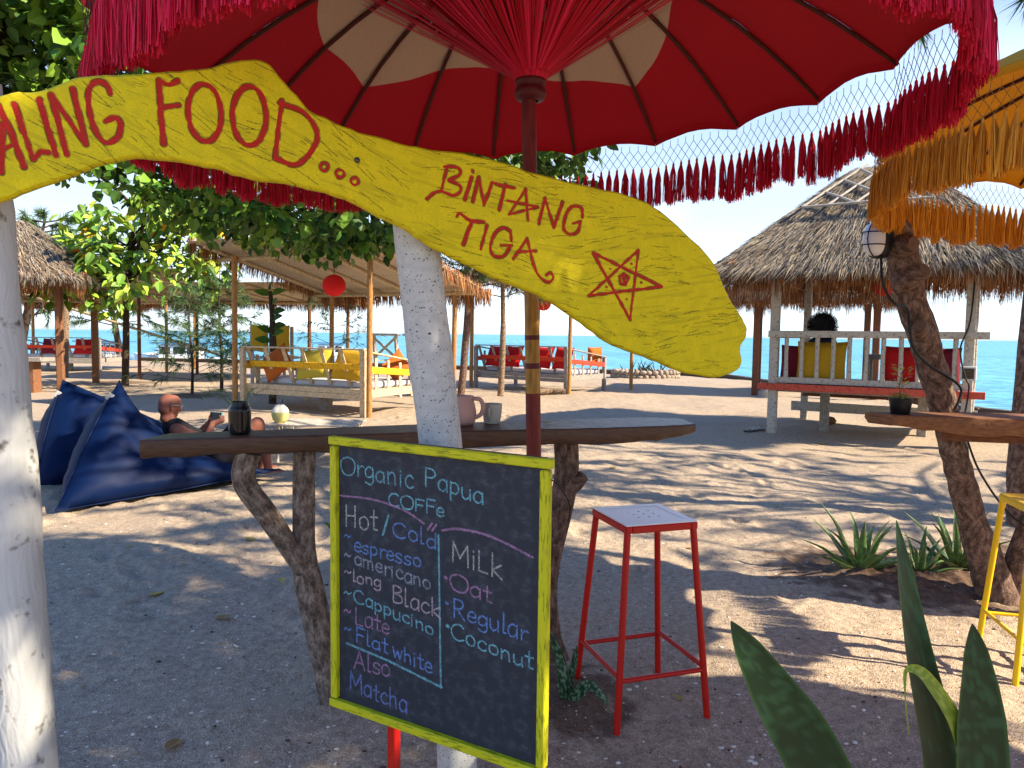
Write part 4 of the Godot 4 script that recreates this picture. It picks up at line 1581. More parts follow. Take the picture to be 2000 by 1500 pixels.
		mb.xf = top
		rows = []
		for i in 3:
			var row := []
			for j in 8:
				var f := j / 7.0 * 0.999
				var hm: Vector3 = hem.call(k + f)
				var d := Vector3(sin(hm.z), 0, -cos(hm.z))
				var pe: Vector3 = point.call(k + f, 1.0)
				row.append(pe + d * [-0.002, 0.004, -0.004][i] + Vector3.UP * [0.003, -0.016, -0.03][i])
			rows.append(row)
		mb.grid(rows)
		obj("hem", mb, cfg.cloth, pn)
	# knotted net and tassels
	var per := 10
	var nt := nr * per
	mb = MB.new()
	var hang := func(kk: float, row: int) -> Vector3:
		var hm: Vector3 = hem.call(kk / per)
		var d := Vector3(sin(hm.z), 0, -cos(hm.z))
		var p: Vector3 = top * (d * hm.x + Vector3.UP * (hm.y - 0.028))
		return p - Vector3(0, [0.0, 0.028, 0.058, 0.089, 0.12][row], 0) + d * 0.003 * noise_a.get_noise_1d(kk * 3.0 + row)
	for k in nt:
		var a: Vector3 = hang.call(k, 0)
		mb.tube([a, hang.call(k, 1)], [0.0013, 0.0013], 4, false)
		for sg in [-0.5, 0.5]:
			mb.tube([hang.call(k, 1), hang.call(k + sg, 2)], [0.0013, 0.0013], 4, false)
			mb.tube([hang.call(k + sg, 2), hang.call(k, 3)], [0.0013, 0.0013], 4, false)
			mb.tube([hang.call(k, 3), hang.call(k + sg, 4)], [0.0013, 0.0013], 4, false)
	obj("fringe_net", mb, cfg.net, u)
	var meshes := []
	for q in 7:
		meshes.append(tassel_mesh(100 + q, cfg.cols, cfg.get("tassel", 0.19), 84))
	for k in nt:
		var p: Vector3 = hang.call(k + 0.5, 4)
		var b := Basis(Vector3.UP, rr.randf() * TAU) * Basis(Vector3.RIGHT, rr.randf_range(-0.07, 0.07))
		b = b.scaled(Vector3(1, rr.randf_range(0.93, 1.08), 1) * rr.randf_range(0.95, 1.1))
		put("tassel", meshes[rr.randi() % 7], M.thread_red, u, Transform3D(b, p))
	return u


func make_umbrellas() -> void:
	var reds := [lin(206, 20, 54), lin(190, 14, 42), lin(222, 38, 78), lin(172, 12, 36)]
	var golds := [lin(230, 158, 44), lin(214, 140, 34), lin(238, 174, 66), lin(198, 126, 34)]
	make_umbrella("fringed_umbrella", "red fringed umbrella with a pale flower patch inside and a painted pole", Vector3(0.0945, 0, -2.8), 1.435, 2.515, Vector3(0, 0, 2.6),
		{"lean": -0.04, "cloth": M.red_cloth, "cols": reds, "net": M.net_dark, "runner": 2.43, "phase": -0.12, "beads": true, "tassel": 0.19,
		"patch": [0.63, 0.70, 0.77, 0.58, 0.44, 0.46, 0.44, 0.48, 0.45, 0.46, 0.44, 0.47, 0.45, 0.46, 0.47, 0.5, 0.55, 0.68, 0.78, 0.65],
		"pole": [[0, 0.4648, M.pole_red, 0.0285], [0.4648, 0.4922, M.pole_gold, 0.028], [0.4922, 0.4984, M.pole_band, 0.0282], [0.4984, 0.5241, M.pole_gold, 0.028], [0.5241, 0.5291, M.pole_band, 0.0282], [0.5291, 0.6074, M.pole_gold, 0.028], [0.6074, 1, M.pole_red, 0.0268]]})
	make_umbrella("fringed_umbrella", "yellow orange fringed umbrella over the weathered bar", Vector3(2.9, 0, -3.15), 1.27, 2.42, Vector3(0, 0, -1.5),
		{"cloth": M.yellow_cloth, "cols": golds, "net": M.net_gold, "runner": 2.33, "phase": 0.05, "tassel": 0.2, "pole": [[0.0, 1.0, M.pole_gold, 0.025]]})
	make_umbrella("fringed_umbrella", "orange umbrella with a plain fringe further along the bar", Vector3(4.0, 0, -0.95), 1.3, 2.5, Vector3.ZERO,
		{"cloth": M.yellow_cloth, "cols": golds, "plain": true, "pole": [[0.0, 1.0, M.pole_gold, 0.025]]})


# ---------------------------------------------------------------- bodies as smooth fields
# bones: [a, b, ra, rb]; blend k; one continuous skin from all of them
func field_mesh(mb: MB, bones: Array, cell: float, k: float) -> void:
	var lo := Vector3(1e9, 1e9, 1e9)
	var hi := -lo
	for b in bones:
		for e in 2:
			var r: float = b[2 + e] + k + cell * 2.0
			lo = lo.min(b[e] - Vector3(r, r, r))
			hi = hi.max(b[e] + Vector3(r, r, r))
	var nx := int((hi.x - lo.x) / cell) + 2
	var ny := int((hi.y - lo.y) / cell) + 2
	var nz := int((hi.z - lo.z) / cell) + 2
	var f := PackedFloat32Array()
	f.resize(nx * ny * nz)
	f.fill(1.0)
	for b in bones:
		var a: Vector3 = b[0]
		var ab: Vector3 = b[1] - a
		var l2 := maxf(ab.length_squared(), 1e-9)
		var m: float = maxf(b[2], b[3]) + k + cell * 2.0
		var blo: Vector3 = (a.min(b[1]) - Vector3(m, m, m) - lo) / cell
		var bhi: Vector3 = (a.max(b[1]) + Vector3(m, m, m) - lo) / cell
		for z in range(maxi(0, int(blo.z)), mini(nz, int(bhi.z) + 1)):
			for y in range(maxi(0, int(blo.y)), mini(ny, int(bhi.y) + 1)):
				for x in range(maxi(0, int(blo.x)), mini(nx, int(bhi.x) + 1)):
					var p := lo + Vector3(x, y, z) * cell
					var t := clampf((p - a).dot(ab) / l2, 0.0, 1.0)
					var d: float = (a + ab * t).distance_to(p) - lerpf(b[2], b[3], t)
					var i := (z * ny + y) * nx + x
					var h := clampf(0.5 + 0.5 * (f[i] - d) / k, 0.0, 1.0)
					f[i] = lerpf(f[i], d, h) - k * h * (1.0 - h)
	var ids := PackedInt32Array()
	ids.resize(nx * ny * nz)
	ids.fill(-1)
	var off := [0, 1, nx, nx + 1, nx * ny, nx * ny + 1, nx * ny + nx, nx * ny + nx + 1]
	var cor := [Vector3(0, 0, 0), Vector3(1, 0, 0), Vector3(0, 1, 0), Vector3(1, 1, 0), Vector3(0, 0, 1), Vector3(1, 0, 1), Vector3(0, 1, 1), Vector3(1, 1, 1)]
	var edges := [[0, 1], [2, 3], [4, 5], [6, 7], [0, 2], [1, 3], [4, 6], [5, 7], [0, 4], [1, 5], [2, 6], [3, 7]]
	for z in nz - 1:
		for y in ny - 1:
			for x in nx - 1:
				var i := (z * ny + y) * nx + x
				var inside := 0
				for q in 8:
					if f[i + off[q]] < 0.0: inside += 1
				if inside == 0 or inside == 8:
					continue
				var s := Vector3.ZERO
				var m := 0
				for e in edges:
					var fa := f[i + off[e[0]]]
					var fb := f[i + off[e[1]]]
					if (fa < 0.0) != (fb < 0.0):
						s += (cor[e[0]] as Vector3).lerp(cor[e[1]], fa / (fa - fb))
						m += 1
				var g := Vector3(f[i + 1] - f[i] + f[i + off[7]] - f[i + off[6]], f[i + nx] - f[i] + f[i + off[7]] - f[i + off[5]], f[i + nx * ny] - f[i] + f[i + off[7]] - f[i + off[3]])
				ids[i] = mb.vert(lo + (Vector3(x, y, z) + s / m) * cell, g.normalized())
	for z in range(1, nz - 1):
		for y in range(1, ny - 1):
			for x in range(1, nx - 1):
				var i := (z * ny + y) * nx + x
				var s0 := f[i] < 0.0
				if s0 != (f[i + 1] < 0.0):
					face4(mb, ids[i - nx - nx * ny], ids[i - nx * ny], ids[i], ids[i - nx], s0)
				if s0 != (f[i + nx] < 0.0):
					face4(mb, ids[i - 1 - nx * ny], ids[i - 1], ids[i], ids[i - nx * ny], s0)
				if s0 != (f[i + nx * ny] < 0.0):
					face4(mb, ids[i - 1 - nx], ids[i - nx], ids[i], ids[i - 1], s0)


func face4(mb: MB, a: int, b: int, c: int, d: int, turn: bool) -> void:
	if a < 0 or b < 0 or c < 0 or d < 0:
		return
	if turn:
		mb.idx.append_array(PackedInt32Array([a, c, b, a, d, c]))
	else:
		mb.idx.append_array(PackedInt32Array([a, b, c, a, c, d]))


# cloth skin stretched over corner points and swollen between its seams
func stuffed(mb: MB, corners: Array, faces: Array, nsub := 22, sag := [-1, -1, Vector3.ZERO]) -> void:
	var ctr := Vector3.ZERO
	for p in corners: ctr += p / corners.size()
	for f in faces:
		var a: Vector3 = corners[f[0]]
		var b: Vector3 = corners[f[1]]
		var c: Vector3 = corners[f[2]]
		var bulge: float = f[3]
		var nn := (b - a).cross(c - a).normalized()
		if nn.dot((a + b + c) / 3.0 - ctr) < 0.0:
			nn = -nn
		var pts := []
		for i in nsub + 1:
			var row := []
			for j in nsub + 1 - i:
				var u := float(i) / nsub
				var v := float(j) / nsub
				var w := 1.0 - u - v
				var p := a * w + b * u + c * v
				var bw := [w, u, v]
				var ia: int = [f[0], f[1], f[2]].find(sag[0])
				var ib: int = [f[0], f[1], f[2]].find(sag[1])
				if ia >= 0 and ib >= 0:
					p += sag[2] * 4.0 * bw[ia] * bw[ib]      # the seam hangs slack
				var inf := pow(maxf(27.0 * u * v * w, 0.0), 0.45)
				var seam := 4.0 * maxf(u * v, maxf(v * w, u * w))
				# seams bow outwards a little, corners stay sharp
				p += (p - ctr).normalized() * 0.025 * pow(clampf(seam, 0.0, 1.0), 1.5)
				p += nn * bulge * inf
				p += nn * inf * (0.03 * noise_a.get_noise_3d(p.x * 3.0, p.y * 3.0, p.z * 3.0) - 0.03 * pow(1.0 - absf(noise_b.get_noise_3d(p.x * 2.2 + 4.0, p.y * 3.4, p.z * 2.2)), 9.0))
				var rad := minf(u, minf(v, w))
				p += nn * 0.010 * exp(-rad * 9.0) * sin((u - v) * 40.0 + w * 31.0) * minf(1.0, rad * 30.0)
				p.y = maxf(p.y, -0.02)
				row.append(p)
			pts.append(row)
		for i in nsub:
			for j in nsub - i:
				soft_tri(mb, pts[i][j], pts[i + 1][j], pts[i][j + 1], ctr)
				if j < nsub - i - 1:
					soft_tri(mb, pts[i + 1][j], pts[i + 1][j + 1], pts[i][j + 1], ctr)


func bag_trim(bb: Node3D, corners: Array, seams: Array) -> void:
	var ctr := Vector3.ZERO
	for p in corners: ctr += p / corners.size()
	for s in seams:
		var pts := []
		for i in 21:
			var t := i / 20.0
			var p: Vector3 = corners[s[0]].lerp(corners[s[1]], t)
			p += s[2] * 4.0 * t * (1.0 - t)
			p += (p - ctr).normalized() * (0.025 * pow(4.0 * t * (1.0 - t), 1.5) + 0.003)
			p.y = maxf(p.y, -0.01)
			pts.append(p)
		var mb := MB.new()
		mb.tube(pts, lerp_list([0.005, 0.007, 0.005], 21), 7)
		obj("piping", mb, M.cover_blue, bb)
	var q: Vector3 = corners[0].lerp(corners[2], 0.87) + (corners[0] - ctr).normalized() * 0.03
	var tg := MB.new()
	tg.box(q, Vector3(0.07, 0.05, 0.006), Basis.from_euler(Vector3(0.3, 0.5, 0.9)), 0.001)
	obj("care_tag", tg, M.box_grey, bb)


func soft_tri(mb: MB, a: Vector3, b: Vector3, c: Vector3, inside: Vector3) -> void:
	mb.tri_out(a, b, c, inside)


# welds equal points and averages their normals
func weld(mb: MB, crease := 0.35) -> void:
	var sums := {}
	for i in mb.v.size():
		var key := Vector3i((mb.v[i] * 2000.0).round())
		if not sums.has(key): sums[key] = []
		sums[key].append(i)
	var nn := mb.n.duplicate()
	for key in sums:
		for i in sums[key]:
			var s := Vector3.ZERO
			for j in sums[key]:
				if mb.n[i].dot(mb.n[j]) > crease: s += mb.n[j]
			nn[i] = s.normalized()
	mb.n = nn


func pillow(mb: MB, w: float, h: float, t: float, ns := 10) -> void:
	for side in [1.0, -1.0]:
		var rows := []
		for i in ns + 1:
			var row := []
			for j in ns + 1:
				var u := j / float(ns) * 2.0 - 1.0
				var v := i / float(ns) * 2.0 - 1.0
				var pu := u * (1.0 - 0.07 * (1.0 - u * u) * 0.0 - 0.06 * (1.0 - v * v) * absf(u))
				var pv := v * (1.0 - 0.06 * (1.0 - u * u) * absf(v))
				var z := pow(maxf((1.0 - u * u * u * u) * (1.0 - v * v * v * v), 0.0), 0.5) * t * 0.5
				z += 0.012 * noise_a.get_noise_2d(u * 2.0 + w * 9.0, v * 2.0 + side) * (1.0 - maxf(u * u, v * v))
				row.append(Vector3(pu * w * 0.5, pv * h * 0.5, side * z))
			rows.append(row)
		mb.grid(rows, side > 0.0)


func cushion(called: String, label: String, m: Material, at: Vector3, basis: Basis, size: Vector3, group := "") -> void:
	var mb := MB.new()
	pillow(mb, size.x, size.y, size.z)
	var o := obj(called, mb, m)
	o.transform = Transform3D(basis, at)
	tag(o, label, "cushion", group)


func make_lounge() -> void:
	# bean bags
	var mb := MB.new()
	var A := Vector3(-3.76, 0, -6.05)
	var B := Vector3(-2.36, 0.1, -7.5)
	var C := Vector3(-3.72, 1.02, -7.02)
	var E := Vector3(-4.0, 0, -8.3)
	var bag := [A, B, C, E]
	stuffed(mb, bag, [[0, 1, 2, 0.17], [1, 3, 2, -0.04], [0, 2, 3, 0.2], [0, 3, 1, 0.03]], 22, [1, 2, Vector3(-0.16, -0.2, 0.1)])
	weld(mb, 0.1)
	var bb := thing("bean_bag", "blue bean bag with a man lying back on it", "bean bag", Vector3.ZERO, 0.0, "blue bean bags")
	obj("cover", mb, M.cover_blue, bb)
	bag_trim(bb, bag, [[0, 2, Vector3.ZERO], [1, 2, Vector3(-0.16, -0.2, 0.1)], [0, 1, Vector3.ZERO]])
	mb = MB.new()
	bag = [Vector3(-4.52, 0, -6.95), Vector3(-3.2, 0.1, -8.3), Vector3(-4.68, 0.97, -7.72), Vector3(-4.9, 0, -9.1)]
	stuffed(mb, bag, [[0, 1, 2, 0.2], [1, 3, 2, 0.06], [0, 2, 3, 0.2], [0, 3, 1, 0.03]])
	weld(mb)
	bb = thing("bean_bag", "empty blue bean bag standing behind the occupied one", "bean bag", Vector3.ZERO, 0.0, "blue bean bags")
	obj("cover", mb, M.cover_blue, bb)
	bag_trim(bb, bag, [[0, 2, Vector3.ZERO], [1, 2, Vector3.ZERO], [0, 1, Vector3.ZERO]])
	# man lying back: f forward, u up, r to his right
	var F := Vector3(0.83, 0, -0.55).normalized()
	var Rr := Vector3(0.55, 0, 0.83).normalized()
	var hip := Vector3(-3.06, -0.05, -7.72)
	var man := thing("person", "bald man in black lying back on a bean bag, holding up a phone", "person", hip)
	var q := func(f: float, u: float, r: float) -> Vector3: return F * f + Vector3.UP * u + Rr * r
	var torso := [
		[q.call(0.0, 0.26, 0.07), q.call(0.0, 0.26, -0.07), 0.125, 0.125],
		[q.call(-0.04, 0.27, 0.0), q.call(-0.22, 0.40, 0.0), 0.13, 0.125],
		[q.call(-0.22, 0.40, 0.05), q.call(-0.4, 0.53, 0.07), 0.115, 0.11],
		[q.call(-0.22, 0.40, -0.05), q.call(-0.4, 0.53, -0.07), 0.115, 0.11],
	]
	var limbs := [
		[q.call(-0.44, 0.575, 0.10), q.call(-0.44, 0.565, 0.185), 0.075, 0.062],
		[q.call(-0.44, 0.575, -0.10), q.call(-0.44, 0.565, -0.185), 0.075, 0.062],
		[q.call(-0.44, 0.565, 0.19), q.call(-0.17, 0.455, 0.235), 0.056, 0.043],
		[q.call(-0.17, 0.455, 0.235), q.call(-0.085, 0.60, 0.10), 0.042, 0.03],
		[q.call(-0.44, 0.565, -0.19), q.call(-0.17, 0.44, -0.24), 0.056, 0.043],
		[q.call(-0.17, 0.44, -0.24), q.call(-0.06, 0.60, -0.12), 0.042, 0.03],
		[q.call(0.0, 0.25, 0.1), q.call(0.34, 0.585, 0.2), 0.098, 0.066],
		[q.call(0.34, 0.585, 0.2), q.call(0.43, 0.30, 0.15), 0.064, 0.058],
		[q.call(0.43, 0.30, 0.15), q.call(0.47, 0.08, 0.12), 0.056, 0.038],
		[q.call(0.45, 0.045, 0.12), q.call(0.58, 0.035, 0.13), 0.042, 0.036],
		[q.call(0.58, 0.035, 0.13), q.call(0.66, 0.025, 0.14), 0.036, 0.024],
		[q.call(0.0, 0.25, -0.1), q.call(0.28, 0.60, -0.1), 0.098, 0.066],
		[q.call(0.28, 0.60, -0.1), q.call(0.42, 0.30, -0.12), 0.064, 0.058],
		[q.call(0.42, 0.30, -0.12), q.call(0.48, 0.08, -0.13), 0.056, 0.038],
		[q.call(0.46, 0.045, -0.13), q.call(0.60, 0.035, -0.14), 0.042, 0.034],
		[q.call(0.60, 0.035, -0.14), q.call(0.68, 0.025, -0.15), 0.034, 0.024],
		[q.call(-0.46, 0.60, 0), q.call(-0.475, 0.69, 0), 0.062, 0.06],
	]
	mb = MB.new()
	field_mesh(mb, torso + limbs, 0.017, 0.04)
	# head, looking at the phone
	var hc: Vector3 = q.call(-0.47, 0.785, 0.0)
	var hf := (F * 0.96 + Vector3.UP * -0.18 - Rr * 0.1).normalized()
	var hr := hf.cross(Vector3.UP).normalized()
	var hu := hr.cross(hf).normalized()
	var hp := func(f: float, u: float, r: float) -> Vector3: return hc + hf * f + hu * u + hr * r
	var head := [
		[hp.call(-0.025, 0.035, 0), hp.call(0.02, 0.04, 0), 0.09, 0.083],
		[hp.call(-0.03, -0.02, 0), hp.call(0.03, 0.0, 0), 0.078, 0.07],
		[hp.call(0.03, -0.03, 0), hp.call(0.06, -0.075, 0), 0.055, 0.03],
		[hp.call(-0.01, -0.05, 0), hp.call(-0.015, -0.12, 0), 0.058, 0.058],
		[hp.call(0.09, 0.01, 0), hp.call(0.112, -0.018, 0), 0.011, 0.016],
		[hp.call(0.08, 0.03, 0.03), hp.call(0.08, 0.03, -0.03), 0.016, 0.016],
		[hp.call(0.08, -0.048, 0.018), hp.call(0.08, -0.048, -0.018), 0.011, 0.011],
		[hp.call(-0.012, 0.025, 0.088), hp.call(-0.004, -0.022, 0.084), 0.016, 0.011],
		[hp.call(-0.012, 0.025, -0.088), hp.call(-0.004, -0.022, -0.084), 0.016, 0.011],
	]
	field_mesh(mb, head, 0.007, 0.014)
	# hands closed on the ends of the phone
	var pc: Vector3 = q.call(-0.03, 0.665, -0.005)
	var pn := Vector3(-0.42, 0.2, 0.88).normalized()
	var px := Vector3.UP.cross(pn).normalized()
	var py := pn.cross(px)
	for sgn in [1.0, -1.0]:
		var wr: Vector3 = q.call(-0.085, 0.60, 0.10) if sgn > 0 else q.call(-0.06, 0.60, -0.12)
		var palm: Vector3 = pc + px * sgn * 0.078 - py * 0.035 - pn * 0.016
		var hb := [[wr, palm, 0.03, 0.026], [palm, palm + py * 0.03, 0.026, 0.02]]
		for fi in 4:
			var k0: Vector3 = palm - pn * 0.006 + py * (0.038 - fi * 0.02) + px * sgn * 0.008
			var k1: Vector3 = k0 - pn * 0.016 - px * sgn * (0.026 - fi * 0.001)
			var k2: Vector3 = k1 + pn * 0.002 - px * sgn * (0.03 - absf(fi - 1.5) * 0.004)
			hb.append([k0, k1, 0.0095, 0.009])
			hb.append([k1, k2, 0.009, 0.0078])
		hb.append([palm - py * 0.012, palm + pn * 0.024 + py * 0.018, 0.0115, 0.01])
		hb.append([palm + pn * 0.024 + py * 0.018, palm + pn * 0.028 + py * 0.045 - px * sgn * 0.014, 0.01, 0.0085])
		field_mesh(mb, hb, 0.0045, 0.007)
	obj("body", mb, M.skin, man)
	var cloth := []
	for b in torso:
		cloth.append([b[0], b[1], b[2] + 0.012, b[3] + 0.010])
	cloth.append([q.call(-0.40, 0.545, 0.09), q.call(-0.45, 0.60, 0.085), 0.09, 0.05])
	cloth.append([q.call(-0.40, 0.545, -0.09), q.call(-0.45, 0.60, -0.085), 0.09, 0.05])
	cloth.append([q.call(-0.435, 0.575, 0.125), q.call(-0.435, 0.575, -0.125), 0.09, 0.09])
	mb = MB.new()
	field_mesh(mb, cloth, 0.017, 0.04)
	obj("tank_top", mb, M.black_cloth, man)
	mb = MB.new()
	field_mesh(mb, [[q.call(0.0, 0.255, 0.08), q.call(0.0, 0.255, -0.08), 0.14, 0.14], [q.call(0.0, 0.25, 0.1), q.call(0.25, 0.495, 0.17), 0.118, 0.1], [q.call(0.0, 0.25, -0.1), q.call(0.20, 0.50, -0.1), 0.118, 0.1]], 0.017, 0.03)
	obj("shorts", mb, M.black_cloth, man)
	mb = MB.new()
	for sgn in [1.0, -1.0]:
		mb.tube([hp.call(-0.005, 0.022, sgn * 0.094), hp.call(0.05, 0.026, sgn * 0.088), hp.call(0.098, 0.024, sgn * 0.066)], [0.0025, 0.0025, 0.0025], 6)
		var ring := []
		for k in 13:
			ring.append(hp.call(0.106, 0.018 + 0.02 * sin(TAU * k / 12), sgn * 0.036 + 0.027 * cos(TAU * k / 12)))
		mb.tube(ring, lerp_list([0.0022, 0.0022], 13), 5, false)
	mb.tube([hp.call(0.11, 0.022, 0.01), hp.call(0.11, 0.022, -0.01)], [0.0022, 0.0022], 5)
	obj("glasses", mb, M.box_grey, man)
	# phone
	var ph := thing("phone", "phone with a dark screen in a mint case held by the man", "phone", hip + pc)
	ph.basis = Basis(px, py, pn)
	mb = MB.new()
	mb.box(Vector3(0, 0, -0.003), Vector3(0.172, 0.088, 0.011), Basis(), 0.004)
	obj("case", mb, M.mint, ph)
	mb = MB.new()
	mb.box(Vector3(-0.004, 0, 0.0035), Vector3(0.156, 0.078, 0.003), Basis(), 0.001)
	obj("screen", mb, M.screen, ph)
	# low slatted table and the coconut
	var lt := thing("low_table", "low white slatted table beside the man's feet", "table", Vector3(-2.3, 0, -8.75), -4.0)
	for k in 6:
		mb = MB.new()
		mb.box(Vector3(0, 0.43, -0.3 + k * 0.105), Vector3(1.0, 0.022, 0.088))
		obj("slat", mb, M.white_plank, lt)
	for sx in [-1, 1]:
		for sz in [-1, 1]:
			mb = MB.new()
			mb.box(Vector3(sx * 0.42, 0.2, sz * 0.26 - 0.04), Vector3(0.055, 0.438, 0.055))
			obj("leg", mb, M.white_plank, lt)
	for sx in [-1, 1]:
		mb = MB.new()
		mb.box(Vector3(sx * 0.42, 0.385, -0.04), Vector3(0.03, 0.06, 0.464))
		obj("apron", mb, M.white_plank, lt)
	var cn := thing("coconut", "pale trimmed drinking coconut on the low white table", "coconut", Vector3(-2.7, 0.441, -8.62), 20.0)
	mb = MB.new()
	mb.lathe(Vector3.ZERO, [Vector2(0.0, 0.0), Vector2(0.05, 0.003), Vector2(0.085, 0.04), Vector2(0.1, 0.095), Vector2(0.098, 0.13)], 20)
	obj("husk", mb, M.husk, cn)
	mb = MB.new()
	mb.lathe(Vector3.ZERO, [Vector2(0.098, 0.13), Vector2(0.085, 0.17), Vector2(0.045, 0.215), Vector2(0.0, 0.222)], 9)
	obj("cut_top", mb, M.husk_cut, cn)
	mb = MB.new()
	mb.tube([Vector3(0.01, 0.16, 0), Vector3(0.03, 0.28, 0.02)], [0.004, 0.004], 6)
	obj("straw", mb, M.black, cn)
	# the guest in the hut, seen from behind
	var g := thing("person", "seated guest with dark curly hair in the pavilion above the sea", "person", Vector3(5.12, 0.93, -12.28), -32.7)
	mb = MB.new()
	field_mesh(mb, [[Vector3(-0.09, 0.12, 0), Vector3(0.09, 0.12, 0), 0.13, 0.13], [Vector3(0, 0.15, 0), Vector3(0, 0.42, 0.03), 0.13, 0.14], [Vector3(-0.12, 0.5, 0.03), Vector3(0.12, 0.5, 0.03), 0.085, 0.085],
		[Vector3(-0.17, 0.5, 0.02), Vector3(-0.24, 0.24, -0.04), 0.055, 0.042], [Vector3(-0.24, 0.24, -0.04), Vector3(-0.15, 0.14, -0.24), 0.04, 0.03], [Vector3(0.17, 0.5, 0.02), Vector3(0.24, 0.24, -0.04), 0.055, 0.042], [Vector3(0.24, 0.24, -0.04), Vector3(0.15, 0.14, -0.24), 0.04, 0.03],
		[Vector3(-0.09, 0.11, -0.02), Vector3(-0.12, 0.12, -0.46), 0.09, 0.06], [Vector3(0.09, 0.11, -0.02), Vector3(0.12, 0.12, -0.46), 0.09, 0.06], [Vector3(-0.12, 0.11, -0.46), Vector3(-0.12, 0.07, -0.86), 0.06, 0.04], [Vector3(0.12, 0.11, -0.46), Vector3(0.12, 0.07, -0.86), 0.06, 0.04],
		[Vector3(0, 0.55, 0.03), Vector3(0, 0.66, 0.02), 0.055, 0.055], [Vector3(0, 0.76, 0.03), Vector3(0, 0.77, -0.01), 0.095, 0.09], [Vector3(0, 0.70, -0.05), Vector3(0, 0.67, -0.07), 0.05, 0.03]], 0.02, 0.035)
	obj("body", mb, M.skin_dark, g)
	mb = MB.new()
	field_mesh(mb, [[Vector3(-0.09, 0.13, 0), Vector3(0.09, 0.13, 0), 0.142, 0.142], [Vector3(0, 0.15, 0), Vector3(0, 0.42, 0.03), 0.145, 0.155], [Vector3(-0.12, 0.49, 0.03), Vector3(0.12, 0.49, 0.03), 0.1, 0.1]], 0.02, 0.035)
	obj("shirt", mb, M.navy, g)
	mb = MB.new()
	var hrng := RandomNumberGenerator.new()
	hrng.seed = 8
	field_mesh(mb, [[Vector3(0, 0.80, 0.05), Vector3(0, 0.79, 0.07), 0.19, 0.18]], 0.02, 0.03)
	for k in 900:
		var d := Vector3(hrng.randfn(), hrng.randfn(), hrng.randfn()).normalized()
		if d.z < -0.55 and d.y < 0.5: continue
		var p := Vector3(0, 0.785, 0.055) + d * 0.18
		var pts := []
		var ax := d.cross(Vector3(hrng.randfn(), hrng.randfn(), hrng.randfn())).normalized()
		var ay := d.cross(ax)
		for s in 7:
			pts.append(p + d * s * 0.011 + (ax * cos(s * 1.6) + ay * sin(s * 1.6)) * 0.009 + Vector3(0, -0.002 * s, 0))
		mb.tube(pts, lerp_list([0.004, 0.0022], 7), 3, false)
	obj("hair", mb, M.hair, g)


# ---------------------------------------------------------------- huts
# dried grass laid down a roof face a-b (eave) to d-c (ridge)
func thatch_face(mb: MB, a: Vector3, b: Vector3, c: Vector3, d: Vector3, count: int, cols: Array, length := 0.42, width := 0.022) -> void:
	var nn := (b - a).cross(d - a)
	if nn.length() < 1e-6:
		nn = (b - a).cross(c - a)
	nn = nn.normalized()
	if nn.y < 0.0: nn = -nn
	for k in count:
		var u := rng.randf()
		var v := pow(rng.randf(), 0.8)
		var e := a.lerp(b, u)
		var t := d.lerp(c, u)
		var p := e.lerp(t, v)
		var down := (e - t).normalized()
		var side := down.cross(nn).normalized()
		var dir := (down + side * rng.randf_range(-0.22, 0.22) + nn * rng.randf_range(0.0, 0.13)).normalized()
		var l := length * rng.randf_range(0.5, 1.15)
		var w := width * rng.randf_range(0.25, 0.65)
		mb.col = cols[rng.randi() % cols.size()] * rng.randf_range(0.7, 1.2)
		var q0 := p + nn * rng.randf_range(0.0, 0.05)
		var q1 := q0 + dir * l * 0.55 + nn * 0.012
		var q2 := q0 + dir * l + nn * rng.randf_range(-0.02, 0.03) - Vector3(0, 0.02, 0)
		mb.tri(q0 - side * w * 0.5, q0 + side * w * 0.5, q1 + side * w * 0.5)
		mb.tri(q0 - side * w * 0.5, q1 + side * w * 0.5, q1 - side * w * 0.5)
		mb.tri(q1 - side * w * 0.5, q1 + side * w * 0.5, q2)


# grass hanging from an eave
func thatch_fringe(mb: MB, a: Vector3, b: Vector3, out: Vector3, count: int, cols: Array, length := 0.35, width := 0.014) -> void:
	var side := (b - a).normalized()
	for k in count:
		var u := rng.randf()
		var p := a.lerp(b, u) + out * rng.randf_range(-0.16, 0.03) + Vector3(0, rng.randf_range(-0.02, 0.12), 0)
		var clump := 0.75 + 0.35 * noise_b.get_noise_1d(u * (b - a).length() * 2.2 + a.x)
		var l := length * rng.randf_range(0.6, 1.1) * clump
		var dir := (Vector3.DOWN + out * rng.randf_range(-0.05, 0.3) + side * rng.randf_range(-0.16, 0.16)).normalized()
		var w := width * rng.randf_range(0.5, 1.2)
		mb.col = cols[rng.randi() % cols.size()] * rng.randf_range(0.7, 1.2)
		var q := p + dir * l
		mb.tri(p - side * w * 0.5, p + side * w * 0.5, q + side * w * 0.15)
		mb.tri(p - side * w * 0.5, q + side * w * 0.15, q - side * w * 0.15)


var GREY_STRAW := []
var WARM_STRAW := []


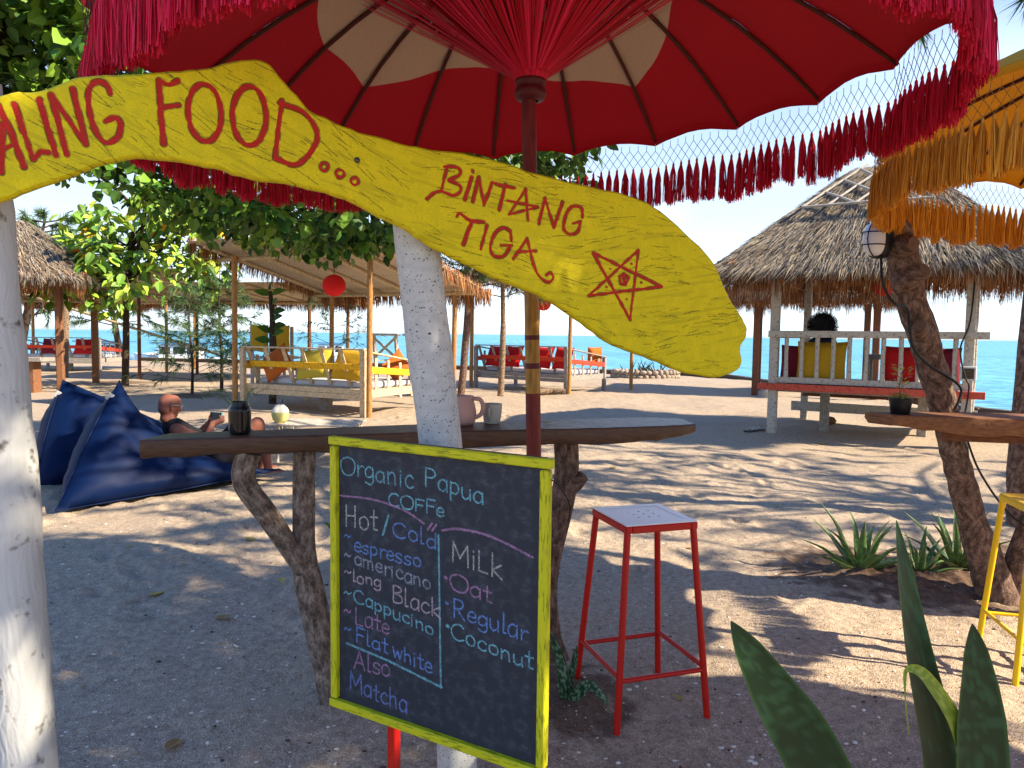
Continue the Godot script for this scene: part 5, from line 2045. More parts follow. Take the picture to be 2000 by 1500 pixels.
func hip_roof(t: Node3D, w: float, dp: float, eave: float, peak: float, over: float, ridge: float, count: int, fringe := true) -> void:
	var x := w * 0.5 + over
	var z := dp * 0.5 + over
	var c := [Vector3(-x, eave, z), Vector3(x, eave, z), Vector3(x, eave, -z), Vector3(-x, eave, -z)]
	var ra := Vector3(-ridge, peak, 0)
	var rb := Vector3(ridge, peak, 0)
	var faces := [[c[0], c[1], rb, ra], [c[1], c[2], rb, rb], [c[2], c[3], ra, rb], [c[3], c[0], ra, ra]]
	var mb := MB.new()
	for f in faces:
		var ins := Vector3(0, eave, 0)
		mb.quad_out(f[0], f[1], f[2], f[3], ins)
	var base := obj("roof", mb, M.thatch_base, t)
	mb = MB.new()
	for i in 4:
		var f: Array = faces[i]
		thatch_face(mb, f[0], f[1], f[2], f[3], count if i == 0 else (count * 2 / 3 if i != 2 else count / 4), GREY_STRAW)
	for k in 400:     # ridge tufts
		pass
	stuff(obj("thatch", mb, M.thatch, base))
	if fringe:
		mb = MB.new()
		var outs := [Vector3(0, 0, 1), Vector3(1, 0, 0), Vector3(0, 0, -1), Vector3(-1, 0, 0)]
		for i in 4:
			var l: float = (c[(i + 1) % 4] - c[i]).length()
			thatch_fringe(mb, c[i], c[(i + 1) % 4], outs[i], int(l * 260), GREY_STRAW, 0.3)
			var o: Vector3 = outs[i]
			thatch_fringe(mb, c[i] - o * 0.22 + Vector3(0, 0.06, 0), c[(i + 1) % 4] - o * 0.22 + Vector3(0, 0.06, 0), o, int(l * 300), WARM_STRAW, 0.62)
		stuff(obj("eave_fringe", mb, M.thatch, base))


func bamboo_pole(mb: MB, a: Vector3, b: Vector3, r: float) -> void:
	var n := maxi(3, int((b - a).length() / 0.38))
	var pts := []
	var rad := []
	for i in n + 1:
		var p := a.lerp(b, float(i) / n)
		var dz := (b - a).normalized() * 0.012
		if i > 0 and i < n:
			pts.append(p - dz)
			rad.append(r * 0.97)
			pts.append(p)
			rad.append(r * 1.12)
			pts.append(p + dz)
			rad.append(r * 0.97)
		else:
			pts.append(p)
			rad.append(r)
	mb.tube(pts, rad, 10)


# slatted daybed with a reclined back towards +z, arms sloping down to -z
func daybed(label: String, at: Vector3, turn: float, w: float, wood: Material, board: Material, slats: int, dp := 1.7) -> Node3D:
	var t := thing("daybed", label, "bench", at, turn)
	var mb: MB
	var h := w * 0.5
	for i in slats:
		var x := lerpf(-h + 0.1, h - 0.12, i / float(slats - 1))
		mb = MB.new()
		mb.beam(Vector3(x, 0.52, -0.26), Vector3(x, 1.19, 0.02), 0.085, 0.022, Vector3(0, 0.4, 1))
		obj("back_slat", mb, wood, t)
	mb = MB.new()
	mb.beam(Vector3(-h, 1.205, 0.03), Vector3(h, 1.205, 0.03), 0.11, 0.03)
	obj("top_rail", mb, wood, t)
	mb = MB.new()
	mb.beam(Vector3(-h + 0.08, 0.88, -0.075), Vector3(h - 0.1, 0.88, -0.075), 0.022, 0.12, Vector3(0, 1, 0.4))
	obj("painted_board", mb, board, t)
	for q in [[0.44, 0.0], [0.34, 0.004]]:
		mb = MB.new()
		mb.beam(Vector3(-h, q[0], 0.0 + q[1]), Vector3(h, q[0], 0.0 + q[1]), 0.035, 0.094)
		obj("seat_beam", mb, wood, t)
	for k in 9:
		mb = MB.new()
		mb.box(Vector3(0, 0.47, -0.12 - k * (dp - 0.2) / 8.0), Vector3(w - 0.02, 0.022, 0.13))
		obj("seat_slat", mb, wood, t)
	for sx in [-1, 1]:
		mb = MB.new()
		mb.box(Vector3(sx * (h - 0.03), 0.55, 0.065), Vector3(0.1, 1.27, 0.085))
		obj("back_post", mb, wood, t)
		mb = MB.new()
		mb.box(Vector3(sx * (h - 0.03), 0.42, -dp), Vector3(0.09, 0.98, 0.085))
		obj("front_leg", mb, wood, t)
		mb = MB.new()
		mb.beam(Vector3(sx * (h - 0.03), 1.17, 0.0), Vector3(sx * (h - 0.03), 0.925, -dp - 0.05), 0.1, 0.028)
		obj("arm_rail", mb, wood, t)
		mb = MB.new()
		mb.beam(Vector3(sx * (h - 0.002), 0.84, -0.03), Vector3(sx * (h - 0.002), 0.72, -dp + 0.05), 0.022, 0.12)
		obj("painted_board", mb, board, t)
		for k in 4:
			var zz := -0.3 - k * (dp - 0.4) / 3.5
			mb = MB.new()
			mb.box(Vector3(sx * (h - 0.03), 0.76 + zz * 0.07, zz), Vector3(0.026, 0.66 + zz * 0.14, 0.07))
			obj("arm_slat", mb, wood, t)
		mb = MB.new()
		mb.box(Vector3(sx * (h - 0.03), 0.4, -dp * 0.5), Vector3(0.035, 0.14, dp - 0.1))
		obj("side_beam", mb, wood, t)
	mb = MB.new()
	mb.box(Vector3(-0.1, 0.17, -0.75), Vector3(0.2, 0.4, 0.18))
	obj("middle_leg", mb, M.grey_plank, t)
	return t


func on_bed(t: Node3D, called: String, label: String, m: Material, x: float, size: Vector3, roll := 0.0, group := "", tilt := -22.0) -> void:
	var b := t.basis * Basis.from_euler(Vector3(deg_to_rad(tilt), 0, 0)) * Basis(Vector3(0, 0, 1), deg_to_rad(roll))
	cushion(called, label, m, t.transform * Vector3(x, 0.64 + size.y * 0.42, -0.29), b, size, group)


func mattress(t: Node3D, w: float, label: String, m: Material, dp := 1.7) -> void:
	var mb := MB.new()
	mb.box(Vector3(0, 0.545, -dp * 0.5 - 0.1), Vector3(w - 0.24, 0.12, dp - 0.34), Basis(), 0.035)
	var o := obj("mattress", mb, m)
	o.transform = t.transform
	tag(o, label, "mattress")


# roof falling to the sea side, open underneath
func lean_to(called: String, label: String, at: Vector3, turn: float, w: float, dp: float, hf: float, hb: float, post: Material, rafters: int) -> Node3D:
	var t := thing(called, label, "hut", at, turn)
	var h := w * 0.5
	var mb: MB
	for q in [[-h, 0.12, hf], [h, 0.12, hf], [-h, -dp, hb], [h, -dp, hb]]:
		mb = MB.new()
		bamboo_pole(mb, Vector3(q[0], -0.1, q[1]), Vector3(q[0] + 0.03, q[2] + 0.02, q[1]), 0.055)
		obj("post", mb, post, t)
	for q in [[0.0, hf], [-dp, hb]]:
		mb = MB.new()
		bamboo_pole(mb, Vector3(-h - 0.5, q[1] - 0.03, q[0] + 0.02), Vector3(h + 0.5, q[1] - 0.03, q[0] + 0.02), 0.045)
		obj("beam", mb, M.pale_bamboo, t)
	var sl := (hf - hb) / dp
	for i in rafters:
		var x := lerpf(-h - 0.3, h + 0.3, i / float(rafters - 1))
		mb = MB.new()
		mb.beam(Vector3(x, hf + 0.05 + sl * 0.55, 0.55), Vector3(x, hb + 0.05 - sl * 0.4, -dp - 0.4), 0.075, 0.05)
		obj("rafter", mb, M.pale_pine, t)
	var y := 0.095
	var a := Vector3(-h - 0.6, hb + y - sl * 0.5, -dp - 0.5)
	var b := Vector3(h + 0.6, hb + y - sl * 0.5, -dp - 0.5)
	var c := Vector3(h + 0.6, hf + y + sl * 0.65, 0.65)
	var d := Vector3(-h - 0.6, hf + y + sl * 0.65, 0.65)
	mb = MB.new()
	var n := 14
	for i in n:        # woven mats under the grass, in lapped strips
		var s0 := float(i) / n
		var s1 := float(i + 1) / n + 0.02
		mb.box((a.lerp(d, s0) + b.lerp(c, s1)) * 0.5 + Vector3(0, 0.004 * (i % 2), 0), Vector3(w + 1.2, 0.008, (d - a).length() * (s1 - s0)), Basis(Vector3.RIGHT, -atan(sl)), 0.001)
	var roof := obj("roof", mb, M.matting, t)
	mb = MB.new()
	var up := Vector3(0, 0.04, 0)
	thatch_face(mb, a + up, b + up, c + up, d + up, 2600, GREY_STRAW, 0.5, 0.03)
	stuff(obj("thatch", mb, M.thatch, roof))
	mb = MB.new()
	thatch_fringe(mb, a, b, Vector3(0, 0, -1), int(w * 380), WARM_STRAW, 0.5, 0.018)
	thatch_fringe(mb, b, c, Vector3(1, 0, 0), int(dp * 260), WARM_STRAW, 0.4, 0.018)
	thatch_fringe(mb, d, a, Vector3(-1, 0, 0), int(dp * 260), WARM_STRAW, 0.4, 0.018)
	stuff(obj("eave_fringe", mb, M.thatch, roof))
	return t


func lantern(label: String, m: Material, at: Vector3, r: float) -> void:
	var t := thing("paper_lantern", label, "lantern", at)
	var mb := MB.new()
	var prof := []
	for i in 25:
		var an := PI * (0.06 + 0.88 * i / 24.0)
		prof.append(Vector2(r * sin(an) * (1.0 + 0.018 * (1.0 if i % 2 == 0 else -1.0)), -r * cos(an) * 0.95))
	mb.lathe(Vector3.ZERO, prof, 24)
	obj("shade", mb, m, t)
	mb = MB.new()
	mb.tube([Vector3(0, r * 0.92, 0), Vector3(0.01, r * 0.92 + 0.42, 0)], [0.008, 0.008], 6)
	obj("cord", mb, M.cable, t)


func make_huts() -> void:
	GREY_STRAW = [lin(172, 160, 142), lin(152, 136, 114), lin(128, 116, 102), lin(98, 86, 76), lin(184, 166, 136), lin(76, 66, 58)]
	WARM_STRAW = [lin(150, 96, 58), lin(128, 78, 46), lin(168, 116, 72), lin(108, 66, 42), lin(182, 134, 88)]
	var mb: MB
	# --- pavilion on the right with the white railing
	var p := thing("thatched_pavilion", "square pavilion with grey thatch, white railing and a coral red plank edge", "hut", Vector3(5.8, 0, -11.85), -32.7)
	var hx := 1.29
	var hz := 1.2
	var posts := [[-hx, hz, 0.13], [hx, hz, 0.13], [-hx, -hz, 0.12], [hx, -hz, 0.12]]
	for q in posts:
		mb = MB.new()
		mb.box(Vector3(q[0], 1.27, q[1]), Vector3(q[2], 2.74, q[2]), Basis(), 0.012)
		obj("post", mb, M.old_white, p)
	for q in [[Vector3(-hx - 0.2, 2.58, hz + 0.1), Vector3(hx + 0.2, 2.58, hz + 0.1)], [Vector3(-hx - 0.2, 2.58, -hz - 0.1), Vector3(hx + 0.2, 2.58, -hz - 0.1)]]:
		mb = MB.new()
		mb.beam(q[0], q[1], 0.06, 0.14)
		obj("roof_beam", mb, M.brown_post, p)
	for sx in [-1, 1]:
		mb = MB.new()
		mb.beam(Vector3(sx * (hx + 0.11), 2.44, -hz - 0.2), Vector3(sx * (hx + 0.11), 2.44, hz + 0.2), 0.06, 0.12)
		obj("roof_beam", mb, M.brown_post, p)
	hip_roof(p, 2.58, 2.4, 2.5, 4.2, 0.78, 0.35, 24000)
	# white cane lattice tied over the thatch of the front slope
	var y0 := 2.5
	var zr := 1.98
	var face := func(x: float, v: float) -> Vector3: return Vector3(x, lerpf(y0, 4.2, v) + 0.14, zr * (1.0 - v) + 0.11)
	for q in [[-0.98, 0.5, 0.75, 0.5], [-0.98, 0.5, -0.2, 0.93], [-0.62, 0.5, 0.1, 0.9], [-0.25, 0.5, 0.42, 0.86], [0.12, 0.5, 0.5, 0.7], [-0.3, 0.88, 0.62, 0.5], [-0.5, 0.77, 0.3, 0.5], [-0.72, 0.65, -0.22, 0.5]]:
		mb = MB.new()
		var a: Vector3 = face.call(q[0], q[1])
		var b: Vector3 = face.call(q[2], q[3])
		mb.tube([a, a.lerp(b, 0.5) + Vector3(0, 0.006, 0.006), b], [0.02, 0.02, 0.018], 7)
		obj("lattice_cane", mb, M.white_cane, p)
	# deck, railing
	for k in 12:
		mb = MB.new()
		mb.box(Vector3(0, 0.69, -hz + 0.1 + k * 0.2), Vector3(2.7, 0.03, 0.19))
		obj("deck_board", mb, M.grey_plank, p)
	mb = MB.new()
	mb.beam(Vector3(-1.5, 0.755, hz + 0.105), Vector3(1.5, 0.755, hz + 0.105), 0.07, 0.1)
	obj("edge_plank", mb, M.coral_board, p)
	mb = MB.new()
	mb.beam(Vector3(-1.3, 0.54, -hz + 0.09), Vector3(1.3, 0.54, -hz + 0.09), 0.06, 0.16)
	obj("floor_beam", mb, M.brown_post, p)
	mb = MB.new()
	mb.beam(Vector3(-1.5, 0.27, -hz + 0.09), Vector3(1.4, 0.27, -hz + 0.09), 0.04, 0.17)
	obj("low_board", mb, M.old_white, p)
	for x in [-0.7, 0.7]:
		mb = MB.new()
		mb.box(Vector3(x, 0.33, 0.2), Vector3(0.13, 0.69, 0.13))
		obj("floor_post", mb, M.grey_plank, p)
	mb = MB.new()
	mb.beam(Vector3(-1.36, 1.565, hz + 0.1), Vector3(1.52, 1.565, hz + 0.1), 0.06, 0.1)
	obj("top_rail", mb, M.old_white, p)
	mb = MB.new()
	mb.beam(Vector3(-1.23, 0.86, hz + 0.03), Vector3(1.23, 0.86, hz + 0.03), 0.055, 0.09)
	obj("bottom_rail", mb, M.old_white, p)
	for k in 11:
		mb = MB.new()
		var x := -1.1 + k * 0.223
		mb.tube([Vector3(x, 0.9, hz + 0.03), Vector3(x + 0.006 * sin(k * 3.0), 1.2, hz + 0.035), Vector3(x, 1.53, hz + 0.04)], [0.034, 0.03, 0.033], 9, true, 0.2, noise_b)
		obj("baluster", mb, M.old_white, p)
	for sx in [-1, 1]:
		mb = MB.new()
		mb.beam(Vector3(sx * hx, 1.54, -hz + 0.07), Vector3(sx * hx, 1.54, hz - 0.07), 0.06, 0.08)
		obj("side_rail", mb, M.old_white, p)
	var bs := p.basis
	cushion("cushion", "large mustard yellow cushion behind the white railing of the pavilion", M.cush_yellow, p.transform * Vector3(-0.63, 1.13, hz - 0.16), bs * Basis(Vector3.RIGHT, -0.12), Vector3(0.72, 0.66, 0.2))
	cushion("cushion", "maroon cushion tucked beside the mustard one in the pavilion", M.cush_maroon, p.transform * Vector3(-1.02, 1.1, hz - 0.34), bs * Basis(Vector3.RIGHT, -0.12), Vector3(0.5, 0.6, 0.16))
	cushion("cushion", "bright red cushion behind the railing near the leaning tree", M.cush_red, p.transform * Vector3(0.47, 1.12, hz - 0.16), bs * Basis(Vector3.RIGHT, -0.12), Vector3(0.52, 0.58, 0.2))
	cushion("cushion", "maroon cushion against the cabled post of the pavilion", M.cush_maroon, p.transform * Vector3(0.98, 1.12, hz - 0.18), bs * Basis(Vector3.RIGHT, -0.12), Vector3(0.44, 0.56, 0.18))
	mb = MB.new()
	mb.box(Vector3(0, 0.775, 0.3), Vector3(2.3, 0.12, 1.3), Basis(), 0.03)
	var mo := obj("mattress", mb, M.navy)
	mo.transform = p.transform
	tag(mo, "navy mattress on the deck of the white railed pavilion", "mattress")
	var gt := thing("small_table", "small grey wooden table standing on the pavilion deck", "table", p.transform * Vector3(0.18, 0.705, -0.75), -32.7)
	mb = MB.new()
	mb.box(Vector3(0, 0.5, 0), Vector3(0.85, 0.08, 0.5))
	obj("table_top", mb, M.grey_plank, gt)
	for sx in [-1, 1]:
		for sz in [-1, 1]:
			mb = MB.new()
			mb.box(Vector3(sx * 0.37, 0.23, sz * 0.2), Vector3(0.07, 0.459, 0.07))
			obj("leg", mb, M.grey_plank, gt)
	lantern("red paper lantern under the front eave of the white railed pavilion", M.paper_red, p.transform * Vector3(0.1, 2.3, 0.3), 0.14)
	var jb := thing("junction_box", "pale grey electric box on the corner post of the pavilion", "electric box", p.transform * Vector3(hx, 1.05, hz + 0.067), -32.7)
	mb = MB.new()
	mb.box(Vector3(0, 0, 0.03), Vector3(0.2, 0.2, 0.06), Basis(), 0.012)
	obj("case", mb, M.box_grey, jb)
	mb = MB.new()
	mb.box(Vector3(0, 0, 0.064), Vector3(0.14, 0.14, 0.008))
	obj("lid", mb, M.concrete, jb)
	mb = MB.new()
	var cb := []
	for q in [[0.02, 2.45], [0.01, 2.0], [-0.02, 1.68], [-0.1, 1.42], [-0.08, 1.2], [-0.02, 0.98], [0.02, 0.85], [-0.03, 0.4], [-0.1, 0.05]]:
		cb.append(p.transform * Vector3(hx + q[0], q[1], hz + (0.18 if q[1] > 0.5 and q[1] < 1.7 else 0.09)))
	cb = smooth_line(cb, 5)
	mb.tube(cb, lerp_list([0.011, 0.011], cb.size()), 6)
	tag(obj("power_cable", mb, M.cable), "black cable running down the pavilion corner post past the electric box", "cable")

	# --- hut with the yellow daybed
	var t := lean_to("beach_hut", "bamboo hut with a sloping matted roof over the yellow cushioned daybed", Vector3(-3.94, 0, -13.95), -27.2, 3.3, 2.7, 2.95, 2.38, M.bamboo, 6)
	var d := daybed("whitewood daybed with one yellow painted board and leaning cushions", Vector3(-3.94, 0, -13.95), -27.2, 3.02, M.pale_pine, M.yellow_board, 7)
	mattress(d, 3.02, "grey mattress on the daybed with the yellow board", M.mattress)
	on_bed(d, "cushion", "burnt orange cushion at the post end of the yellow boarded daybed", M.cush_orange, -0.95, Vector3(0.66, 0.6, 0.2), 40.0)
	on_bed(d, "cushion", "lime yellow cushion in the middle of the yellow boarded daybed", M.cush_lime, 0.02, Vector3(0.78, 0.62, 0.2), 6.0)
	on_bed(d, "cushion", "golden yellow cushion at the arm of the yellow boarded daybed", M.cush_yellow, 0.93, Vector3(0.86, 0.62, 0.22), -3.0)
	cushion("cushion", "orange cushion standing on point against the daybed's side arm", M.cush_orange, d.transform * Vector3(1.3, 0.86, -1.2), d.basis * Basis(Vector3.UP, 1.2) * Basis(Vector3(0, 0, 1), 0.7), Vector3(0.5, 0.5, 0.18))
	lantern("round red paper lantern hanging under the matted hut roof", M.paper_red, Vector3(-3.5, 2.42, -14.6), 0.225)
	# --- hut with the red daybed
	var t2 := lean_to("beach_hut", "bamboo hut by the water over the red cushioned daybed", Vector3(0.22, 0, -19.98), -40.0, 3.4, 2.9, 3.1, 2.9, M.bamboo, 5)
	var d2 := daybed("grey wooden daybed with a red painted board facing the water", Vector3(0.22, 0, -19.98), -40.0, 3.2, M.grey_plank, M.red_board, 7)
	mattress(d2, 3.2, "pale mattress on the daybed with the red board", M.mattress)
	on_bed(d2, "cushion", "red cushion at the cable end of the red boarded daybed", M.cush_red, -1.15, Vector3(0.6, 0.62, 0.2))
	on_bed(d2, "cushion", "red cushion second from the cable end of the red boarded daybed", M.cush_red, -0.5, Vector3(0.6, 0.62, 0.2))
	on_bed(d2, "cushion", "red cushion beside the painted pole on the red boarded daybed", M.cush_red, 0.55, Vector3(0.62, 0.62, 0.2))
	on_bed(d2, "cushion", "red cushion at the sloping arm of the red boarded daybed", M.cush_red, 1.2, Vector3(0.58, 0.62, 0.2))
	cushion("cushion", "amber cushion against the far arm of the red boarded daybed", M.cush_orange, d2.transform * Vector3(1.42, 0.95, -1.45), d2.basis * Basis(Vector3.UP, 1.3), Vector3(0.5, 0.5, 0.2))
	lantern("red paper lantern half hidden behind the tip of the yellow sign", M.paper_red, Vector3(0.8, 2.33, -19.6), 0.2)
	for q in [[0.78, -18.75, 0.3], [1.05, -18.85, 0.1], [1.22, -18.8, -0.2]]:
		mb = MB.new()
		mb.tube([Vector3(-0.14, 0.075, 0), Vector3(0.14, 0.075, 0)], [0.085, 0.08], 12, true, 0.15, noise_b)
		var lg := obj("cut_log", mb, M.bark_pale)
		lg.position = Vector3(q[0], 0.0, q[1])
		lg.rotation.y = q[2]
		tag(lg, "short cut log lying under the red boarded daybed", "log", "cut logs under the daybed")
	# --- far pavilion at the water
	var f := thing("thatched_pavilion", "small brown pavilion at the water behind the white railed one", "hut", Vector3(8.0, 0, -19.8), -20.0)
	for q in [[-1.4, 1.1], [1.4, 1.1], [-1.4, -1.1], [1.4, -1.1]]:
		mb = MB.new()
		mb.box(Vector3(q[0], 1.2, q[1]), Vector3(0.16, 2.5, 0.16), Basis(), 0.02)
		obj("post", mb, M.brown_post, f)
	mb = MB.new()
	mb.beam(Vector3(-2.2, 2.45, 1.3), Vector3(2.2, 2.45, 1.3), 0.08, 0.14)
	obj("roof_beam", mb, M.brown_post, f)
	hip_roof(f, 2.8, 2.2, 2.6, 3.7, 0.8, 0.5, 2500)
	# --- huts on the left
	var l1 := thing("thatched_hut", "brown thatched hut with squared posts beyond the bean bags", "hut", Vector3(-13.2, 0, -18.6), 14.0)
	for q in [[-2.0, 1.2], [2.05, 1.2], [-2.0, -1.6], [2.05, -1.6]]:
		mb = MB.new()
		mb.box(Vector3(q[0], 1.3, q[1]), Vector3(0.16, 2.75, 0.16), Basis(), 0.02)
		obj("post", mb, M.mid_wood, l1)
	for zz in [1.34, -1.74]:
		mb = MB.new()
		mb.beam(Vector3(-2.4, 2.6, zz), Vector3(2.5, 2.6, zz), 0.07, 0.14)
		obj("beam", mb, M.mid_wood, l1)
	hip_roof(l1, 4.3, 3.0, 2.66, 4.2, 0.7, 0.9, 6000)
	mb = MB.new()
	mb.box(Vector3(-11.75, 0.80, -17.25), Vector3(1.9, 0.09, 0.55))
	var pb := thing("plank_bench", "heavy plank bench beside the squared hut post", "bench", Vector3.ZERO)
	obj("seat", mb, M.grey_plank, pb)
	for x in [-12.5, -11.15]:
		mb = MB.new()
		mb.box(Vector3(x, 0.36, -17.25), Vector3(0.2, 0.79, 0.3))
		obj("leg", mb, M.mid_wood, pb)
	cushion("cushion", "red cushion propped by the squared post of the thatched hut", M.cush_red, Vector3(-11.6, 1.17, -17.2), Basis(Vector3(0, 0, 1), 0.6), Vector3(0.62, 0.5, 0.2))
	var l2 := lean_to("beach_hut", "bamboo hut with an orange lantern beside the boats", Vector3(-15.2, 0, -26.0), 6.0, 6.0, 3.0, 3.35, 2.6, M.bamboo, 7)
	var d3 := daybed("grey daybed with a red board in front of the moored boats", Vector3(-16.2, 0, -26.6), 2.0, 2.9, M.grey_plank, M.red_board, 6)
	mattress(d3, 2.9, "pale mattress on the daybed by the boats", M.mattress)
	on_bed(d3, "cushion", "dark red cushion on the daybed by the boats, next to the bamboo post", M.cush_red, 0.7, Vector3(0.7, 0.6, 0.2))
	on_bed(d3, "cushion", "maroon cushion at the far end of the daybed by the boats", M.cush_maroon, -0.5, Vector3(0.6, 0.6, 0.2))
	lantern("orange paper lantern under the hut beside the boats", M.paper_orange, Vector3(-14.3, 2.75, -24.2), 0.3)
	mb = MB.new()
	bamboo_pole(mb, Vector3(-16.5, 2.7, -25.0), Vector3(-9.5, 0.75, -24.0), 0.045)
	tag(obj("bamboo_pole", mb, M.pale_bamboo), "pale bamboo pole slanting down from the hut by the boats", "pole")
	var l3 := lean_to("beach_hut", "long thatched shelter with brown posts behind the bright leafy tree", Vector3(-8.6, 0, -22.2), -8.0, 5.4, 3.0, 2.75, 2.5, M.brown_post, 7)
	for q in [[-5.85, -17.2, "yellow seat cushion standing on a white chair left of the hut post", "white upright garden chair with a yellow cushion next to the hut post"], [-5.3, -17.0, "yellow seat cushion standing on a white chair behind the young leafy stem", "white upright garden chair with a yellow cushion behind the young leafy stem"]]:
		cushion("cushion", q[2], M.cush_yellow, Vector3(q[0], 1.35, q[1]), Basis(), Vector3(0.42, 0.62, 0.12))
		var ch := thing("garden_chair", q[3], "chair", Vector3(q[0], 0, q[1] - 0.12), 0.0, "white chairs with yellow cushions")
		for sx in [-1, 1]:
			mb = MB.new()
			mb.box(Vector3(sx * 0.22, 0.8, 0), Vector3(0.07, 1.66, 0.06))
			obj("back_post", mb, M.white_plank, ch)
			mb = MB.new()
			mb.box(Vector3(sx * 0.22, 0.4, -0.45), Vector3(0.06, 0.85, 0.06))
			obj("leg", mb, M.white_plank, ch)
		mb = MB.new()
		mb.box(Vector3(0, 0.9, -0.22), Vector3(0.5, 0.05, 0.52))
		obj("seat", mb, M.white_plank, ch)
	# white chairs facing the sea
	for q in [[-2.95, -17.6], [-2.2, -17.9]]:
		var ch := thing("lounge_chair", "tall white wooden chair with a crossed back facing the water", "chair", Vector3(q[0], 0, q[1]), -30.0, "white chairs facing the sea")
		for sx in [-1, 1]:
			mb = MB.new()
			mb.beam(Vector3(sx * 0.33, -0.03, -0.05), Vector3(sx * 0.33, 1.45, 0.12), 0.08, 0.06)
			obj("back_post", mb, M.white_plank, ch)
			mb = MB.new()
			mb.box(Vector3(sx * 0.33, 0.4, -0.62), Vector3(0.07, 0.86, 0.06))
			obj("leg", mb, M.white_plank, ch)
			mb = MB.new()
			mb.beam(Vector3(sx * 0.29, 0.95, 0.09), Vector3(sx * -0.29, 1.38, 0.13 + sx * 0.012), 0.06, 0.02, Vector3(0, 0, 1))
			obj("cross_slat", mb, M.white_plank, ch)
			mb = MB.new()
			mb.box(Vector3(sx * 0.33, 0.85, -0.28), Vector3(0.09, 0.03, 0.7))
			obj("arm", mb, M.white_plank, ch)
		mb = MB.new()
		mb.box(Vector3(0, 1.47, 0.12), Vector3(0.86, 0.05, 0.12))
		obj("top_rail", mb, M.white_plank, ch)
		mb = MB.new()
		mb.box(Vector3(0, 0.55, -0.3), Vector3(0.6, 0.05, 0.6))
		obj("seat", mb, M.white_plank, ch)


# ---------------------------------------------------------------- plants
func add_leaf(mb: MB, p: Vector3, dir: Vector3, up: Vector3, l: float, w: float, droop := 0.15) -> void:
	var side := dir.cross(up).normalized()
	var n := side.cross(dir).normalized()
	var m0 := p
	var m1 := p + dir * l * 0.4 - n * l * 0.02
	var t := p + dir * l - n * l * droop
	var m2 := p + dir * l * 0.75 - n * l * droop * 0.45
	for s in [1.0, -1.0]:
		var a: Vector3 = p + dir * l * 0.12 + side * s * w * 0.36 + n * w * 0.10
		var b: Vector3 = p + dir * l * 0.45 + side * s * w * 0.5 + n * w * 0.14 - n * l * 0.03
		var c: Vector3 = p + dir * l * 0.78 + side * s * w * 0.28 + n * w * 0.06 - n * l * droop * 0.5
		if s > 0.0:
			mb.tri(m0, a, m1)
			mb.tri(a, b, m1)
			mb.tri(m1, b, m2)
			mb.tri(b, c, m2)
			mb.tri(m2, c, t)
		else:
			mb.tri(m0, m1, a)
			mb.tri(a, m1, b)
			mb.tri(m1, m2, b)
			mb.tri(b, m2, c)
			mb.tri(m2, t, c)


func leaf_cluster(mb: MB, c: Vector3, rad: float, n: int, l: float, cols: Array, wide := 0.85) -> void:
	for k in n:
		var d := Vector3(rng.randfn(), rng.randfn() * 0.7 - 0.15, rng.randfn()).normalized()
		var p := c + d * rad * pow(rng.randf(), 0.6)
		var dir := (d * Vector3(1, 0.4, 1) + Vector3(0, -0.45, 0) + rv(0.5)).normalized()
		var up := (Vector3.UP + rv(0.6)).normalized()
		if absf(dir.dot(up)) > 0.95: up = Vector3(1, 0.2, 0)
		mb.col = cols[rng.randi() % cols.size()] * rng.randf_range(0.75, 1.25)
		var ll := l * rng.randf_range(0.6, 1.2)
		add_leaf(mb, p, dir, up, ll, ll * wide, rng.randf_range(0.05, 0.3))


func branch(mb: MB, a: Vector3, b: Vector3, r0: float, r1: float, sagy := 0.15, sides := 8) -> void:
	var mid := a.lerp(b, 0.5) + Vector3(rng.randf_range(-0.1, 0.1), sagy, rng.randf_range(-0.1, 0.1)) * (b - a).length() * 0.5
	var pts := smooth_line([a, a.lerp(mid, 0.5) + rv(0.03), mid, mid.lerp(b, 0.5) + rv(0.03), b], 3)
	mb.tube(pts, lerp_list([r0, (r0 + r1) * 0.5, r1], pts.size()), sides, true, 0.15, noise_b)


# sprays of hanging needles along a twig
func needle_spray(mb: MB, a: Vector3, b: Vector3, n: int, l: float, cols: Array, w := 0.006) -> void:
	for k in n:
		var t := rng.randf()
		var p := a.lerp(b, t)
		var d := ((b - a).normalized() * 0.9 + rv(0.75) + Vector3(0, -0.35, 0)).normalized()
		var s := d.cross(rv(1.0)).normalized() * w * rng.randf_range(0.6, 1.3)
		var e := p + d * l * rng.randf_range(0.5, 1.1) - Vector3(0, l * 0.12, 0)
		mb.col = cols[rng.randi() % cols.size()] * rng.randf_range(0.7, 1.25)
		mb.tri(p - s, p + s, e)


